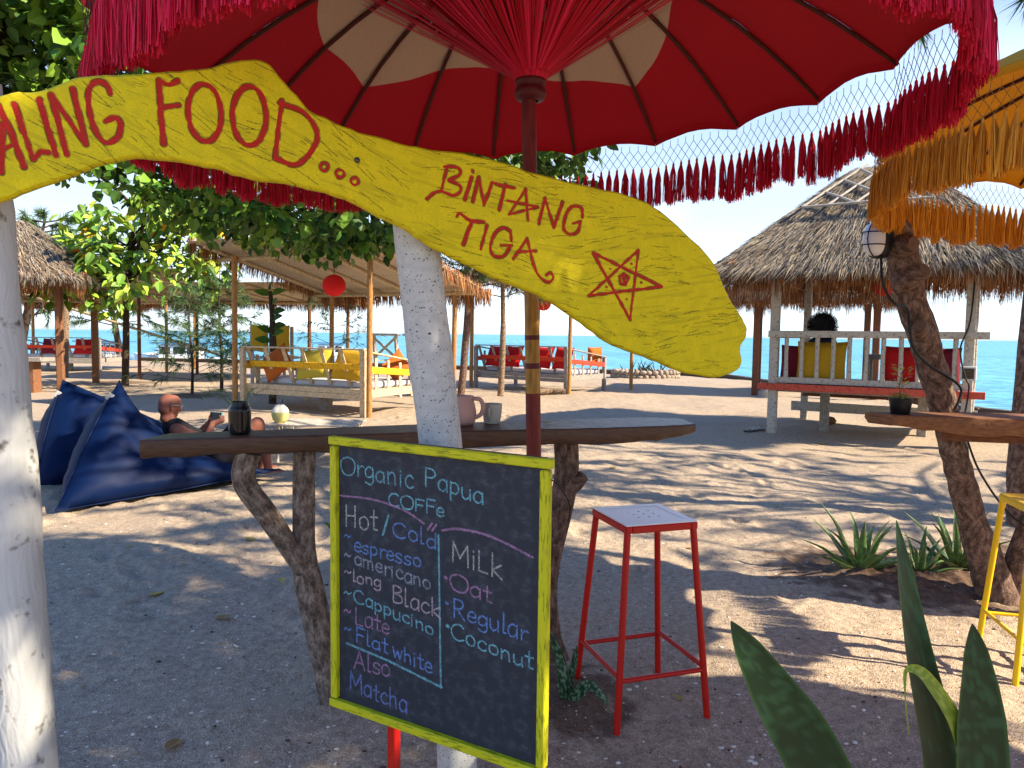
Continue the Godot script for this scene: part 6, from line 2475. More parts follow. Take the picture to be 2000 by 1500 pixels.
func casuarina(label: String, base: Vector3, h: float, r: float, low: float, whorls: int, sprays: int, bark: Material, cols: Array, group := "", lean := Vector3.ZERO, w := 0.007) -> void:
	var t := thing("casuarina_tree", label, "tree", base, 0.0, group)
	var mb := MB.new()
	var pts := smooth_line([Vector3(0, -0.15, 0), Vector3(0.02, h * 0.3, 0) + lean * 0.3, Vector3(-0.03, h * 0.65, 0.02) + lean * 0.65, Vector3(0, h, 0) + lean], 6)
	mb.tube(pts, lerp_list([r, r * 0.85, r * 0.55, r * 0.15], pts.size()), 10, true, 0.15, noise_b)
	obj("trunk", mb, bark, t)
	var br := MB.new()
	var fo := MB.new()
	for k in whorls:
		var v := lerpf(low, 0.98, float(k) / whorls) + rng.randf_range(-0.02, 0.02)
		var an := k * 2.4 + rng.randf_range(-0.4, 0.4)
		var len_: float = h * 0.34 * (1.0 - v) + h * 0.08 + rng.randf() * h * 0.06
		var a := Vector3(0, v * h, 0) + lean * v
		var d := Vector3(cos(an), rng.randf_range(0.1, 0.45), sin(an))
		var b := a + d * len_
		br.tube([a, a.lerp(b, 0.5), b], [r * 0.22, r * 0.15, r * 0.06], 5, false)
		for q in 4:
			var s := a.lerp(b, 0.3 + 0.7 * rng.randf())
			var e := s + (d + rv(0.8)).normalized() * len_ * 0.45
			br.tube([s, e], [r * 0.08, r * 0.03], 4, false)
			needle_spray(fo, s, e, sprays, h * 0.07 + 0.06, cols, w)
	obj("branches", br, bark, t)
	obj("crown", fo, M.needle, t)


# thick tapering leaf blade: succulent or sword leaf
func blade(mb: MB, ctl: Array, face: Vector3, w: float, thick: float, prof: Array, dark: Color, pale: Color, bands: float, edge: Color, sd := 0.0) -> void:
	var pts := smooth_line(ctl, 14)
	var m := pts.size()
	var wid := lerp_list(prof, m)
	for side in [1.0, -1.0]:
		var rows := []
		var cols := []
		for i in m:
			var tg: Vector3 = (pts[mini(i + 1, m - 1)] - pts[maxi(i - 1, 0)]).normalized()
			var sx := tg.cross(face).normalized()
			var nn := sx.cross(tg).normalized()
			var row := []
			var cr := []
			for j in 13:
				var u := j / 6.0 - 1.0
				var hw: float = w * 0.5 * wid[i]
				var z: float = thick * wid[i] * (0.5 * side * (1.0 - u * u) + 0.9 * (u * u - 0.5))
				row.append(pts[i] + sx * u * hw + nn * z)
				var t := noise_a.get_noise_2d(i * bands * 0.9 + sd, u * 0.9 + sd * 3.0) * 0.8 + 0.5 * noise_a.get_noise_2d(i * bands * 0.2 + 7.0, u * 9.0 + sd)
				var cc := dark.lerp(pale, smoothstep(0.0, 0.3, t))
				if absf(u) > 0.9: cc = edge
				cr.append(cc)
			rows.append(row)
			cols.append(cr)
		mb.grid(rows, side < 0.0, cols)


func rosette(called: String, label: String, category: String, at: Vector3, n: int, l: float, w: float, sd: int, group := "") -> void:
	var r := RandomNumberGenerator.new()
	r.seed = sd
	var t := thing(called, label, category, at, 0.0, group)
	for k in n:
		var an := k * 2.399 + r.randf_range(-0.3, 0.3)
		var el := lerpf(0.25, 1.35, float(k) / n) + r.randf_range(-0.1, 0.1)
		var d := Vector3(cos(an) * cos(el), sin(el), sin(an) * cos(el))
		var out := Vector3(cos(an), 0, sin(an))
		var ll := l * r.randf_range(0.7, 1.1)
		var mb := MB.new()
		var curl := r.randf_range(-0.12, 0.22)
		blade(mb, [Vector3(0, 0.0, 0) + out * 0.01, d * ll * 0.35 + out * 0.01, d * ll * 0.7 + Vector3(0, curl * ll * 0.2, 0), d * ll + out * ll * 0.08 + Vector3(0, curl * ll * 0.6 - 0.05 * ll, 0)], (Vector3.UP - out * 0.5 * sin(el)).normalized(), w * r.randf_range(0.8, 1.1), w * 0.34, [0.9, 1.0, 0.86, 0.6, 0.3, 0.03], lin(72, 104, 54) * r.randf_range(0.8, 1.2), lin(112, 138, 84), 0.4, lin(140, 140, 84), k * 3.1)
		obj("leaf", mb, M.succulent, t)


func make_trees() -> void:
	var mb: MB
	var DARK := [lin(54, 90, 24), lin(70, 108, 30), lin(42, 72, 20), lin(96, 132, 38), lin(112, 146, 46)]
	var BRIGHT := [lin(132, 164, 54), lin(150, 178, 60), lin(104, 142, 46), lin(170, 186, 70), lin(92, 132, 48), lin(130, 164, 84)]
	var AUTUMN := [lin(206, 150, 36), lin(214, 112, 30), lin(190, 170, 50)]
	var PINE := [lin(66, 92, 54), lin(82, 108, 64), lin(52, 78, 48), lin(96, 122, 72)]
	# --- broad leaved tree arching over from the left
	var t := thing("broadleaf_tree", "broad leaved tree with a dark hanging crown behind the yellow sign", "tree")
	mb = MB.new()
	var tp := smooth_line([Vector3(-8.4, -0.2, -8.3), Vector3(-8.2, 1.2, -8.4), Vector3(-7.6, 2.6, -8.5), Vector3(-6.6, 3.7, -8.6)], 6)
	mb.tube(tp, lerp_list([0.24, 0.2, 0.18, 0.15], tp.size()), 14, true, 0.2, noise_b)
	obj("trunk", mb, M.bark_dark, t)
	mb = MB.new()
	for q in [[Vector3(-6.7, 3.6, -8.6), Vector3(-2.2, 3.4, -8.9), 0.1], [Vector3(-6.6, 3.7, -8.6), Vector3(-4.4, 4.9, -7.4), 0.1], [Vector3(-4.4, 3.75, -8.7), Vector3(-3.6, 2.9, -8.2), 0.045], [Vector3(-5.4, 3.7, -8.6), Vector3(-4.7, 3.0, -9.4), 0.04], [Vector3(-7.2, 3.1, -8.5), Vector3(-6.0, 4.4, -7.0), 0.08], [Vector3(-3.6, 3.6, -8.8), Vector3(-0.6, 4.1, -9.3), 0.06], [Vector3(-5.9, 4.2, -7.2), Vector3(-3.9, 4.7, -6.6), 0.05], [Vector3(-6.8, 3.9, -7.4), Vector3(-4.9, 3.8, -6.9), 0.04]]:
		branch(mb, q[0], q[1], q[2], q[2] * 0.4)
	obj("limbs", mb, M.bark_dark, t)
	mb = MB.new()
	var low := [[-8.5, 3.6], [-5.6, 3.55], [-4.5, 3.35], [-3.7, 2.85], [-2.1, 2.62], [-1.5, 2.68], [-1.1, 2.95], [-0.9, 3.25], [0.9, 3.6]]
	for k in 640:
		var x := rng.randf_range(-7.6, 0.9)
		var d := rng.randf_range(7.0, 10.6)
		var lo := 3.0
		for i in low.size() - 1:
			if x >= low[i][0] and x <= low[i + 1][0]:
				lo = lerpf(low[i][1], low[i + 1][1], (x - low[i][0]) / (low[i + 1][0] - low[i][0]))
		var y := lo + pow(rng.randf(), 1.8) * 2.4
		if noise_b.get_noise_3d(x * 0.55, y * 0.7, d * 0.4) < -0.02 and y < lo + 1.2 and x < -2.6:
			continue
		leaf_cluster(mb, Vector3(x, y, -d), 0.3, 26, 0.125, DARK, 0.9)
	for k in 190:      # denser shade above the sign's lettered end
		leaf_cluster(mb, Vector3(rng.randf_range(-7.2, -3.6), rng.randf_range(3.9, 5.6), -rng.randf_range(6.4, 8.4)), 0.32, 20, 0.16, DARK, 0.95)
	for k in 170:  # extra clusters added behind to block the sky and darken this corner
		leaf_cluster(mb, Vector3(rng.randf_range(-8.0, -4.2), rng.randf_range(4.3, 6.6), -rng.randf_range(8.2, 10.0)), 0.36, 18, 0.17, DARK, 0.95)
	for k in 110:      # outer twigs over the daybed hut, sunlight painted in as brighter leaf colours
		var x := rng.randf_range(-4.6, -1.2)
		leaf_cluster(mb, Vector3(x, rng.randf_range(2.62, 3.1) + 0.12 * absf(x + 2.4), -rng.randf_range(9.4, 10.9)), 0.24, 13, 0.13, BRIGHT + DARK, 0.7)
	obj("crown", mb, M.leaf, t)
	# --- bright tree behind the bean bags
	t = thing("broadleaf_tree", "bright green tree with big leaves, some turned orange, beyond the bean bags", "tree")
	mb = MB.new()
	tp = smooth_line([Vector3(-10.45, -0.15, -20.0), Vector3(-10.4, 1.2, -20.0), Vector3(-10.3, 2.4, -19.9), Vector3(-10.0, 3.6, -19.6), Vector3(-9.8, 4.4, -19.4)], 5)
	mb.tube(tp, lerp_list([0.1, 0.085, 0.07, 0.05, 0.03], tp.size()), 10, true, 0.12, noise_b)
	obj("trunk", mb, M.bark_dark, t)
	mb = MB.new()
	var ends := []
	for k in 40:
		var an := k * 2.4
		var e := Vector3(-9.75 + cos(an) * rng.randf_range(0.6, 2.4), rng.randf_range(2.4, 4.9), -19.2 + sin(an) * rng.randf_range(0.3, 1.5))
		ends.append(e)
		branch(mb, Vector3(-10.1, rng.randf_range(2.6, 3.8), -19.6), e, 0.03, 0.012, 0.1, 6)
	obj("limbs", mb, M.bark_dark, t)
	mb = MB.new()
	for e in ends:
		leaf_cluster(mb, e, 0.5, 30, 0.32, BRIGHT, 0.6)
		leaf_cluster(mb, e + rv(0.6), 0.4, 9, 0.32, BRIGHT, 0.6)
		leaf_cluster(mb, e + Vector3(0, -0.2, 0), 0.4, 1, 0.34, AUTUMN, 0.55)
	for k in 12:
		leaf_cluster(mb, Vector3(rng.randf_range(-9.6, -7.6), rng.randf_range(3.1, 3.5), -18.6), 0.3, 9, 0.3, BRIGHT, 0.55)
	obj("crown", mb, M.leaf, t)
	# --- young stem with a few big leaves
	t = thing("sapling", "dark young stem with a few big round leaves behind the yellow boarded daybed", "tree", Vector3(-5.05, 0, -15.6))
	mb = MB.new()
	tp = smooth_line([Vector3(0, -0.1, 0), Vector3(0.03, 0.9, 0), Vector3(0.02, 1.6, 0), Vector3(-0.02, 2.35, 0)], 4)
	mb.tube(tp, lerp_list([0.08, 0.075, 0.065, 0.04], tp.size()), 9, true, 0.15, noise_b)
	obj("stem", mb, M.bark_dark, t)
	for q in [[2.3, 0.9], [2.28, -0.9], [2.05, 0.3], [1.9, 1.0], [1.75, 0.6], [1.6, 1.1], [1.5, -0.4], [1.45, 0.8], [2.4, 0.1], [1.3, -1.0]]:
		mb = MB.new()
		mb.col = DARK[rng.randi() % 3] * 1.2
		add_leaf(mb, Vector3(0.03 * q[1], q[0], 0.03), Vector3(q[1], 0.25, 0.4).normalized(), Vector3(-0.2, 0.6, 0.8), 0.32, 0.2, 0.12)
		obj("leaf", mb, M.leaf, t)
	# --- casuarinas
	casuarina("slim casuarina with a rough trunk left of the red daybed hut", Vector3(-1.25, 0, -18.07), 5.2, 0.1, 0.5, 30, 60, M.bark_brown, PINE, "", Vector3(0.35, 0, 0))
	casuarina("slim pale casuarina trunk in front of the red daybed", Vector3(-0.28, 0, -17.9), 4.6, 0.085, 0.52, 30, 60, M.bark_pale, PINE, "", Vector3(0.1, 0, 0))
	casuarina("small dark casuarina sapling on a soil mound behind the man", Vector3(-7.48, 0, -17.3), 2.55, 0.035, 0.12, 38, 26, M.bark_dark, PINE)
	casuarina("feathery casuarina sapling between the shelter posts by the water", Vector3(-9.6, 0, -24.5), 2.4, 0.04, 0.15, 26, 30, M.bark_dark, PINE)
	casuarina("thin casuarina sapling seen through the yellow daybed hut against the sea", Vector3(-4.75, 0, -19.6), 2.75, 0.035, 0.3, 20, 16, M.bark_dark, PINE)
	casuarina("blue green young casuarina beside the long shelter", Vector3(-7.3, 0, -18.6), 3.0, 0.045, 0.2, 30, 34, M.bark_dark, PINE)
	casuarina("old casuarina with bent limbs on the shore near the boats", Vector3(-24.0, 0, -36.0), 7.0, 0.22, 0.3, 40, 60, M.bark_dark, PINE, "", Vector3(1.6, 0, 0), 0.02)
	casuarina("shore casuarina with drooping sprays behind the hut by the boats", Vector3(-19.5, 0, -37.0), 6.0, 0.16, 0.28, 36, 60, M.bark_dark, PINE, "", Vector3(-1.0, 0, 0), 0.02)
	# --- shade trees at the right, their crowns high over the bars
	t = thing("shade_tree", "tall tree with a feathery high crown over the weathered bar", "tree")
	mb = MB.new()
	tp = smooth_line([Vector3(4.22, -0.2, -6.05), Vector3(4.2, 1.2, -6.05), Vector3(4.28, 2.6, -6.0), Vector3(4.6, 4.2, -5.9), Vector3(4.9, 5.6, -5.8)], 6)
	mb.tube(tp, lerp_list([0.11, 0.09, 0.085, 0.08, 0.05], tp.size()), 12, true, 0.18, noise_b)
	obj("trunk", mb, M.bark_brown, t)
	mb = MB.new()
	var fo := MB.new()
	for k in 36:
		var an := k * 2.4
		var rr := sqrt(rng.randf())
		var e := Vector3(4.9 + cos(an) * 3.7 * rr, 5.6 + rng.randf_range(-0.7, 1.2), -5.9 + sin(an) * 3.1 * rr)
		branch(mb, Vector3(4.75, rng.randf_range(4.4, 5.5), -5.85), e, 0.04, 0.012, 0.12, 6)
		for q in 7:
			var s := e + rv(0.45)
			needle_spray(fo, s, s + rv(0.5), 70, 0.32, PINE, 0.012)
	obj("limbs", mb, M.bark_brown, t)
	obj("crown", fo, M.needle, t)
	t = thing("shade_tree", "second feathery shade tree standing beyond the orange umbrellas", "tree")
	mb = MB.new()
	tp = smooth_line([Vector3(10.8, -0.2, -4.6), Vector3(10.7, 2.6, -4.6), Vector3(10.4, 5.4, -4.8)], 6)
	mb.tube(tp, lerp_list([0.16, 0.13, 0.06], tp.size()), 12, true, 0.18, noise_b)
	obj("trunk", mb, M.bark_brown, t)
	mb = MB.new()
	fo = MB.new()
	for k in 30:
		var an := k * 2.4
		var rr := sqrt(rng.randf())
		var e := Vector3(10.3 + cos(an) * 3.4 * rr, 5.4 + rng.randf_range(-0.7, 1.4), -5.0 + sin(an) * 3.0 * rr)
		branch(mb, Vector3(10.45, rng.randf_range(4.2, 5.3), -4.8), e, 0.04, 0.012, 0.12, 6)
		for q in 5:
			var s := e + rv(0.45)
			needle_spray(fo, s, s + rv(0.5), 60, 0.32, PINE, 0.012)
	obj("limbs", mb, M.bark_brown, t)
	obj("crown", fo, M.needle, t)
	t = thing("shade_tree", "added unseen feathery tree that keeps the sun off the yellow sign", "tree")  # unseen tree added so its crown shades the sign and the white post
	mb = MB.new()
	tp = smooth_line([Vector3(6.9, -0.2, -0.6), Vector3(6.8, 2.4, -0.7), Vector3(6.0, 4.6, -1.0), Vector3(5.2, 5.3, -1.2)], 6)
	mb.tube(tp, lerp_list([0.15, 0.12, 0.08, 0.04], tp.size()), 12, true, 0.18, noise_b)
	obj("trunk", mb, M.bark_brown, t)
	mb = MB.new()
	fo = MB.new()
	for k in 64:
		var an := k * 2.4
		var rr := sqrt(rng.randf())
		var e := Vector3(4.9 + cos(an) * 2.3 * rr, 5.3 + rng.randf_range(-0.6, 0.9), -0.8 + sin(an) * 2.2 * rr)
		branch(mb, Vector3(5.5, rng.randf_range(4.7, 5.2), -1.1), e, 0.035, 0.012, 0.12, 6)
		for q in 7:
			var s := e + rv(0.4)
			needle_spray(fo, s, s + rv(0.5), 70, 0.32, PINE, 0.012)
	obj("limbs", mb, M.bark_brown, t)
	obj("crown", fo, M.needle, t)
	# pandanus behind the thatched hut
	t = thing("pandanus", "spiky yellow green pandanus rising behind the thatched hut", "plant", Vector3(-14.2, 0, -23.5))
	mb = MB.new()
	mb.tube([Vector3(0, -0.1, 0), Vector3(0.1, 2.2, 0), Vector3(0.2, 3.9, 0)], [0.12, 0.1, 0.09], 9, true, 0.1, noise_b)
	obj("trunk", mb, M.bark_pale, t)
	for k in 44:
		var an := k * 2.4
		var el := rng.randf_range(0.1, 1.3)
		var d := Vector3(cos(an) * cos(el), sin(el), sin(an) * cos(el))
		mb = MB.new()
		mb.col = BRIGHT[rng.randi() % BRIGHT.size()]
		var o := Vector3(0.2, 3.85, 0)
		var s := d.cross(Vector3.UP).normalized() * 0.04
		var a := o + d * 0.6
		var b := o + d * 1.05 + Vector3(0, -0.12, 0)
		mb.tri(o - s, o + s, a + s)
		mb.tri(o - s, a + s, a - s)
		mb.tri(a - s, a + s, b)
		obj("leaf", mb, M.leaf, t)
	# --- aloes in the soil bed
	rosette("aloe", "aloe with narrow upright grey green leaves at the open end of the soil bed", "plant", Vector3(2.26, 0.02, -4.7), 17, 0.42, 0.062, 3)
	rosette("aloe", "aloe growing at the foot of the leaning tree", "plant", Vector3(2.92, 0.02, -4.75), 15, 0.45, 0.06, 9)
	rosette("aloe", "small sprawling aloe between the two larger aloes", "plant", Vector3(2.6, 0.02, -4.62), 11, 0.3, 0.045, 14)
	# --- snake plants
	var sd := lin(22, 50, 28)
	var sp := lin(40, 74, 46)
	t = thing("snake_plant", "tall snake plant with broad mottled sword leaves in the sand", "plant", Vector3(0.86, 0, -1.36))
	for q in [[[Vector3(-0.06, -0.05, 0.02), Vector3(-0.12, 0.35, 0.02), Vector3(-0.275, 0.695, 0.01), Vector3(-0.37, 0.85, 0.01), Vector3(-0.447, 0.973, 0.01)], 0.115, 1.0, Vector3(-0.1, 0.1, 1)],
		[[Vector3(0.03, -0.05, -0.02), Vector3(0.01, 0.35, -0.03), Vector3(-0.02, 0.68, -0.04), Vector3(-0.075, 0.92, -0.04), Vector3(-0.117, 1.153, -0.05)], 0.088, 4.0, Vector3(0.35, 0.1, 1)],
		[[Vector3(0.07, -0.05, 0.02), Vector3(0.06, 0.35, 0.02), Vector3(0.034, 0.7, 0.01), Vector3(0.02, 0.85, 0.01), Vector3(0.002, 0.974, 0.01)], 0.098, 8.0, Vector3(-0.1, 0.1, 1)]]:
		mb = MB.new()
		blade(mb, q[0], q[3], q[1], 0.016, [0.55, 0.8, 0.95, 1.0, 0.98, 0.9, 0.72, 0.45, 0.02], sd, sp, 0.55, lin(52, 88, 40), q[2])
		obj("leaf", mb, M.succulent, t)
	mb = MB.new()
	blade(mb, [Vector3(0.05, -0.05, -0.01), Vector3(0.045, 0.5, -0.01), Vector3(-0.0, 0.74, -0.0), Vector3(-0.075, 0.865, 0.01), Vector3(-0.115, 0.885, 0.01), Vector3(-0.118, 0.84, 0.012), Vector3(-0.108, 0.76, 0.014)], Vector3(0.2, 0.3, 1), 0.036, 0.01, [0.8, 0.95, 1.0, 0.7, 0.3, 0.1, 0.05], lin(112, 132, 34), lin(150, 160, 60), 0.5, lin(160, 158, 60), 2.0)
	obj("leaf", mb, M.succulent, t).set_meta("label", "yellowing leaf with a curled dry tip")
	t = thing("snake_plant", "small snake plant with two bent leaves beside the red stool", "plant", Vector3(0.235, 0.0, -2.9))
	for q in [[[Vector3(0, -0.03, 0), Vector3(-0.01, 0.06, 0), Vector3(-0.03, 0.2, 0), Vector3(-0.095, 0.36, 0.02)], 0.05, 11.0], [[Vector3(0.01, -0.03, 0), Vector3(0.03, 0.06, 0.02), Vector3(0.09, 0.12, 0.05), Vector3(0.16, 0.055, 0.08)], 0.048, 15.0], [[Vector3(0, -0.03, -0.01), Vector3(0.01, 0.08, -0.02), Vector3(0.03, 0.18, -0.03), Vector3(0.04, 0.25, -0.03)], 0.03, 21.0]]:
		mb = MB.new()
		blade(mb, q[0], Vector3(0.2, 0.5, 1), q[1], 0.012, [0.5, 0.8, 1.0, 0.95, 0.7, 0.03], lin(34, 66, 38), lin(120, 150, 118), 0.8, lin(70, 96, 50), q[2])
		obj("leaf", mb, M.succulent, t)
	t = thing("snake_plant", "snake plant growing behind the forked table leg", "plant", Vector3(-0.72, 0, -3.06))
	for q in [[[Vector3(0, -0.03, 0), Vector3(-0.03, 0.2, 0), Vector3(-0.13, 0.44, 0), Vector3(-0.155, 0.56, 0)], 0.05, 31.0, 0.2], [[Vector3(0.03, -0.03, 0), Vector3(0.04, 0.25, 0), Vector3(0.02, 0.45, 0), Vector3(-0.01, 0.58, 0)], 0.055, 35.0, -0.3], [[Vector3(0.05, -0.03, 0), Vector3(0.12, 0.4, 0), Vector3(0.06, 0.62, 0.02), Vector3(-0.05, 0.72, 0.04)], 0.05, 41.0, 0.5]]:
		mb = MB.new()
		blade(mb, q[0], Vector3(q[3], 0.2, 1), q[1], 0.012, [0.5, 0.8, 1.0, 0.95, 0.7, 0.03], lin(40, 78, 36), lin(84, 128, 62), 0.8, lin(120, 140, 50), q[2])
		obj("leaf", mb, M.succulent, t)


# ---------------------------------------------------------------- small things
func make_small_things() -> void:
	var mb: MB
	# on the long table
	var t := thing("plant_jar", "dark glass jar of thin green stems on the long dark table", "jar", Vector3(-1.06, 1.101, -2.88))
	mb = MB.new()
	mb.lathe(Vector3.ZERO, [Vector2(0.0, 0.0), Vector2(0.036, 0.001), Vector2(0.042, 0.008), Vector2(0.043, 0.09), Vector2(0.040, 0.105), Vector2(0.035, 0.112), Vector2(0.036, 0.126), Vector2(0.033, 0.127), Vector2(0.031, 0.11)], 24)
	obj("jar", mb, M.jar_glass, t)
	mb = MB.new()
	mb.lathe(Vector3.ZERO, [Vector2(0.031, 0.09), Vector2(0.0, 0.098)], 16)
	obj("soil", mb, M.soil, t)
	var r := RandomNumberGenerator.new()
	r.seed = 12
	for k in 11:
		mb = MB.new()
		mb.col = lin(96, 118, 70)
		var an := k * 2.4
		var d := Vector3(cos(an), 0, sin(an) * 0.6)
		var l := r.randf_range(0.06, 0.2)
		var a := Vector3(0, 0.09, 0) + d * 0.012
		var b := a + d * l * 0.55 + Vector3(0, 0.05 + r.randf() * 0.03, 0)
		var c := a + d * l + Vector3(0, 0.04 + r.randf() * 0.05, 0)
		mb.tube([a, b, c], [0.0014, 0.001, 0.0006], 4, false)
		for q in 6:
			var p := b.lerp(c, q / 6.0)
			var e := p + (d + Vector3(r.randf_range(-1, 1), 0.6, r.randf_range(-1, 1))).normalized() * 0.028
			mb.tri(p, p + Vector3(0.003, 0.002, 0), e)
		obj("stem", mb, M.leaf, t)
	t = thing("pitcher", "dusty pink clay pitcher on the long table beside the white trunk", "pitcher", Vector3(-0.225, 1.101, -3.25))
	mb = MB.new()
	mb.lathe(Vector3.ZERO, [Vector2(0.0, 0.0), Vector2(0.055, 0.0), Vector2(0.066, 0.02), Vector2(0.07, 0.055), Vector2(0.064, 0.09), Vector2(0.056, 0.115), Vector2(0.058, 0.13), Vector2(0.053, 0.13), Vector2(0.05, 0.11)], 26)
	obj("body", mb, M.pink_clay, t)
	mb = MB.new()
	var hp := smooth_line([Vector3(0.055, 0.118, 0.01), Vector3(0.085, 0.115, 0.01), Vector3(0.1, 0.085, 0.01), Vector3(0.09, 0.05, 0.01), Vector3(0.065, 0.035, 0.01)], 4)
	mb.tube(hp, lerp_list([0.009, 0.01, 0.009], hp.size()), 8)
	obj("handle", mb, M.pink_clay, t)
	t = thing("cup", "pale grey pottery cup on the long table", "cup", Vector3(-0.088, 1.101, -3.33))
	mb = MB.new()
	mb.lathe(Vector3.ZERO, [Vector2(0.0, 0.0), Vector2(0.034, 0.0), Vector2(0.037, 0.004), Vector2(0.043, 0.05), Vector2(0.045, 0.088), Vector2(0.042, 0.09), Vector2(0.039, 0.06), Vector2(0.0, 0.02)], 26)
	obj("body", mb, M.grey_clay, t)
	mb = MB.new()
	hp = smooth_line([Vector3(-0.012, 0.075, 0.042), Vector3(-0.014, 0.07, 0.062), Vector3(-0.012, 0.04, 0.06), Vector3(-0.008, 0.018, 0.038)], 4)
	mb.tube(hp, lerp_list([0.0055, 0.0055], hp.size()), 7)
	obj("handle", mb, M.grey_clay, t)
	# pot on the weathered bar
	t = thing("potted_plant", "black pot with a small reddish and yellow green seedling on the weathered bar", "plant", Vector3(2.17, 1.086, -4.13))
	mb = MB.new()
	mb.lathe(Vector3.ZERO, [Vector2(0.0, 0.0), Vector2(0.048, 0.0), Vector2(0.06, 0.078), Vector2(0.064, 0.08), Vector2(0.064, 0.088), Vector2(0.057, 0.088), Vector2(0.054, 0.075), Vector2(0.0, 0.078)], 22)
	obj("pot", mb, M.black, t)
	mb = MB.new()
	mb.tube([Vector3(0, 0.07, 0), Vector3(-0.01, 0.15, 0), Vector3(0.0, 0.24, 0)], [0.004, 0.003, 0.002], 5)
	for k in 7:
		var an := k * 2.4
		mb.tube([Vector3(0, 0.15 + k * 0.012, 0), Vector3(cos(an) * 0.05, 0.18 + k * 0.014, sin(an) * 0.05)], [0.002, 0.0012], 4)
	obj("stem", mb, M.mid_wood, t)
	mb = MB.new()
	for k in 120:
		mb.col = [lin(160, 170, 60), lin(130, 156, 60), lin(186, 130, 80)][k % 3]
		var an := r.randf() * TAU
		var rad := r.randf_range(0.0, 0.055)
		var p := Vector3(cos(an) * rad, 0.08 + r.randf() * 0.03, sin(an) * rad)
		if k > 70: p = Vector3(cos(an) * 0.04, r.randf_range(0.14, 0.27), sin(an) * 0.04)
		add_leaf(mb, p, Vector3(cos(an), 0.7, sin(an)).normalized(), Vector3.UP, 0.028, 0.012)
	obj("foliage", mb, M.leaf, t)
	# fallen leaves
	var spots := [[-1.52, -3.75, 0.09], [-2.05, -4.12, 0.09], [-1.35, -4.3, 0.06], [-1.83, -5.25, 0.1], [-1.2, -2.62, 0.09], [-2.3, -6.0, 0.06], [0.35, -6.6, 0.08], [0.72, -2.95, 0.05], [1.15, -8.2, 0.1], [4.5, -10.6, 0.12], [-0.9, -4.9, 0.06], [2.4, -6.5, 0.06], [1.3, -5.2, 0.05], [-2.6, -5.0, 0.07]]
	for s in spots:
		mb = MB.new()
		mb.col = [lin(188, 160, 60), lin(168, 146, 70), lin(150, 110, 60)][r.randi() % 3]
		add_leaf(mb, Vector3.ZERO, Vector3(1, 0.1, 0).normalized(), Vector3.UP, s[2], s[2] * 0.6, -0.05)
		var o := obj("fallen_leaf", mb, M.leaf)
		o.position = Vector3(s[0], ground_height(s[0], -s[1]) + 0.008, s[1])
		o.rotation.y = r.randf() * TAU
		tag(o, "dry yellowed leaf lying on the sand", "leaf", "fallen leaves on the sand")
	mb = MB.new()
	mb.col = lin(170, 140, 70)
	add_leaf(mb, Vector3.ZERO, Vector3(1, 0.1, 0).normalized(), Vector3.UP, 0.05, 0.025, -0.1)
	var tl := obj("fallen_leaf", mb, M.leaf)
	tl.position = Vector3(0.14, 1.104, -3.33)
	tag(tl, "curled dry leaf on the long dark table", "leaf")
	mb = MB.new()
	mb.lathe(Vector3.ZERO, [Vector2(0.0, 0.0), Vector2(0.09, 0.02), Vector2(0.12, 0.07), Vector2(0.08, 0.13), Vector2(0.0, 0.15)], 14)
	var hk := obj("coconut_husk", mb, M.mid_wood)
	hk.position = Vector3(5.55, 0, -12.9)
	tag(hk, "brown coconut husk on the sand under the white railed pavilion", "coconut husk")
	for q in [[3.75, -11.55, 0.4], [3.9, -11.72, 0.1]]:
		var sl := thing("sandal", "dark flip flop lying by the pavilion post", "sandal", Vector3(q[0], ground_height(q[0], -q[1]) + 0.01, q[1]), rad_to_deg(q[2]), "flip flops by the post")
		mb = MB.new()
		var ol := PackedVector2Array()
		for k in 18:
			var an := TAU * k / 18
			ol.append(Vector2(cos(an) * 0.14, sin(an) * (0.05 - 0.012 * cos(an + 0.6))))
		mb.xf = Transform3D(Basis(Vector3.RIGHT, -PI / 2), Vector3.ZERO)
		mb.extrude(ol, 0.0, 0.022, 0.004)
		obj("sole", mb, M.black, sl)
		mb = MB.new()
		mb.tube(smooth_line([Vector3(0.09, 0.022, 0), Vector3(0.05, 0.06, 0.02), Vector3(-0.03, 0.03, 0.045)], 4), lerp_list([0.007, 0.007], 9), 6)
		mb.tube(smooth_line([Vector3(0.09, 0.022, 0), Vector3(0.05, 0.06, -0.02), Vector3(-0.03, 0.03, -0.045)], 4), lerp_list([0.007, 0.007], 9), 6)
		obj("strap", mb, M.box_grey, sl)
	# stone ring with spiky plants near the water
	t = thing("stone_planter", "low ring of pale coral stones around spiky plants by the water", "planter", Vector3(4.85, 0, -27.0))
	var sm := SphereMesh.new()
	sm.radius = 0.12
	sm.height = 0.2
	sm.radial_segments = 7
	sm.rings = 4
	for row in 2:
		for k in 34:
			var an := TAU * (k + row * 0.5) / 34
			var b := Basis.from_euler(Vector3(r.randf() * 3, r.randf() * 3, r.randf() * 3)).scaled(Vector3(r.randf_range(0.8, 1.3), r.randf_range(0.7, 1.1), r.randf_range(0.8, 1.2)))
			put("stone", sm, M.stone, t, Transform3D(b, Vector3(cos(an) * 1.15, 0.06 + row * 0.15, sin(an) * 0.75)))
	for k in 26:
		mb = MB.new()
		mb.col = [lin(58, 60, 48), lin(78, 66, 54), lin(66, 84, 60)][k % 3]
		var an := r.randf() * TAU
		var p := Vector3(cos(an) * 0.8 * r.randf(), 0.1, sin(an) * 0.4 * r.randf())
		var d := Vector3(r.randf_range(-0.9, 0.9), 1.0, r.randf_range(-0.4, 0.4)).normalized()
		mb.tube([p, p + d * 0.3, p + d * r.randf_range(0.4, 0.75) + Vector3(0, -0.05, 0)], [0.025, 0.02, 0.004], 4)
		obj("spike", mb, M.leaf, t)
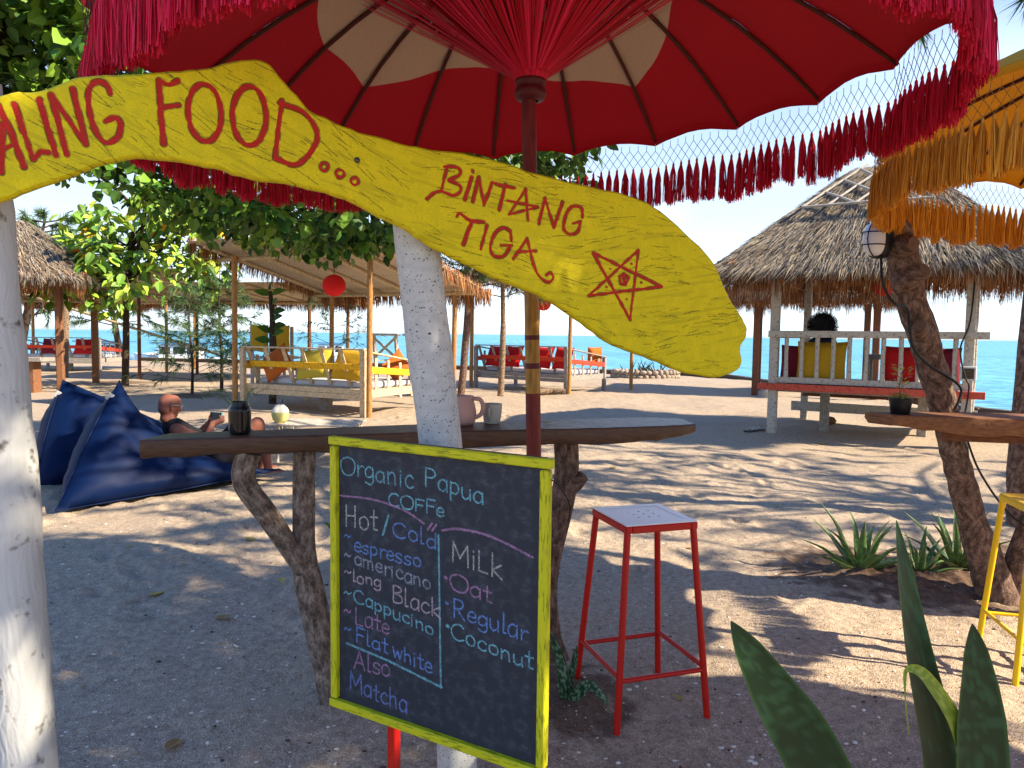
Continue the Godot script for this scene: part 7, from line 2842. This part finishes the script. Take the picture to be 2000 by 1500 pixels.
	# boats off the beach at the left
	for q in [[-19.3, -44.0, 3.0, "white day boat with a dark cabin window moored beyond the hut", 0.1], [-25.5, -47.0, 3.4, "larger white boat with a blue hull stripe moored behind the daybed", -0.2], [-12.5, -52.0, 2.2, "small white outrigger boat further along the shore", 0.15]]:
		var bt := thing("moored_boat", q[3], "boat", Vector3(q[0], -0.9, q[1]), rad_to_deg(q[4]))
		var L: float = q[2]
		mb = MB.new()
		var rows := []
		for i in 13:
			var u := i / 12.0 * 2.0 - 1.0
			var bw: float = L * 0.22 * (1.0 - pow(absf(u), 3.5)) + 0.02
			var top := 0.75 + 0.35 * u * u
			rows.append([Vector3(u * L, top, bw), Vector3(u * L * 0.96, 0.3, bw * 0.85), Vector3(u * L * 0.9, -0.2, 0.0), Vector3(u * L * 0.96, 0.3, -bw * 0.85), Vector3(u * L, top, -bw)])
		mb.grid(rows)
		obj("hull", mb, M.boat_white, bt)
		mb = MB.new()
		rows = []
		for i in 13:
			var u := i / 12.0 * 2.0 - 1.0
			var bw: float = (L * 0.22 * (1.0 - pow(absf(u), 3.5)) + 0.02) * 0.97
			rows.append([Vector3(u * L * 0.99, 0.68 + 0.3 * u * u, bw), Vector3(u * L * 0.99, 0.68 + 0.3 * u * u, -bw)])
		mb.grid(rows)
		obj("deck", mb, M.boat_white, bt)
		mb = MB.new()
		mb.box(Vector3(-L * 0.1, 1.15, 0), Vector3(L * 0.8, 0.9, L * 0.3), Basis(), 0.08)
		obj("cabin", mb, M.boat_white, bt)
		mb = MB.new()
		mb.box(Vector3(-L * 0.1, 1.68, 0), Vector3(L * 1.05, 0.07, L * 0.4), Basis(), 0.03)
		obj("cabin_roof", mb, M.boat_blue, bt)
		for k in 3:
			mb = MB.new()
			mb.box(Vector3(-L * 0.36 + k * L * 0.26, 1.25, L * 0.15 + 0.006), Vector3(L * 0.2, 0.4, 0.02))
			obj("window", mb, M.boat_glass, bt)
	# broken coral and pebbles strewn on the sand
	var mm := MultiMesh.new()
	mm.transform_format = MultiMesh.TRANSFORM_3D
	mm.use_colors = true
	var pm := SphereMesh.new()
	pm.radius = 0.5
	pm.height = 0.8
	pm.radial_segments = 6
	pm.rings = 3
	mm.mesh = pm
	mm.instance_count = 15000
	for k in 15000:
		var d := 1.7 + 9.0 * pow(r.randf(), 2.4)
		var x := r.randf_range(-0.8, 0.8) * d
		var s := 0.004 + 0.014 * pow(r.randf(), 5.0)
		var b := Basis.from_euler(Vector3(r.randf() * 3, r.randf() * 3, r.randf() * 3)).scaled(Vector3(r.randf_range(0.7, 1.8), r.randf_range(0.4, 0.8), r.randf_range(0.7, 1.2)) * s)
		mm.set_instance_transform(k, Transform3D(b, Vector3(x, ground_height(x, d) + s * 0.1, -d)))
		var g := r.randf()
		mm.set_instance_color(k, lin(222, 212, 196) if g < 0.45 else (lin(150, 128, 106) if g < 0.8 else lin(84, 66, 54)))
	var mi := MultiMeshInstance3D.new()
	mi.multimesh = mm
	mi.name = "coral_gravel"
	var gm := mat(255, 255, 255, 0.9, true)
	mi.material_override = gm
	add_child(mi)
	tag(mi, "broken coral bits and pebbles strewn over the sand", "gravel")
	stuff(mi)
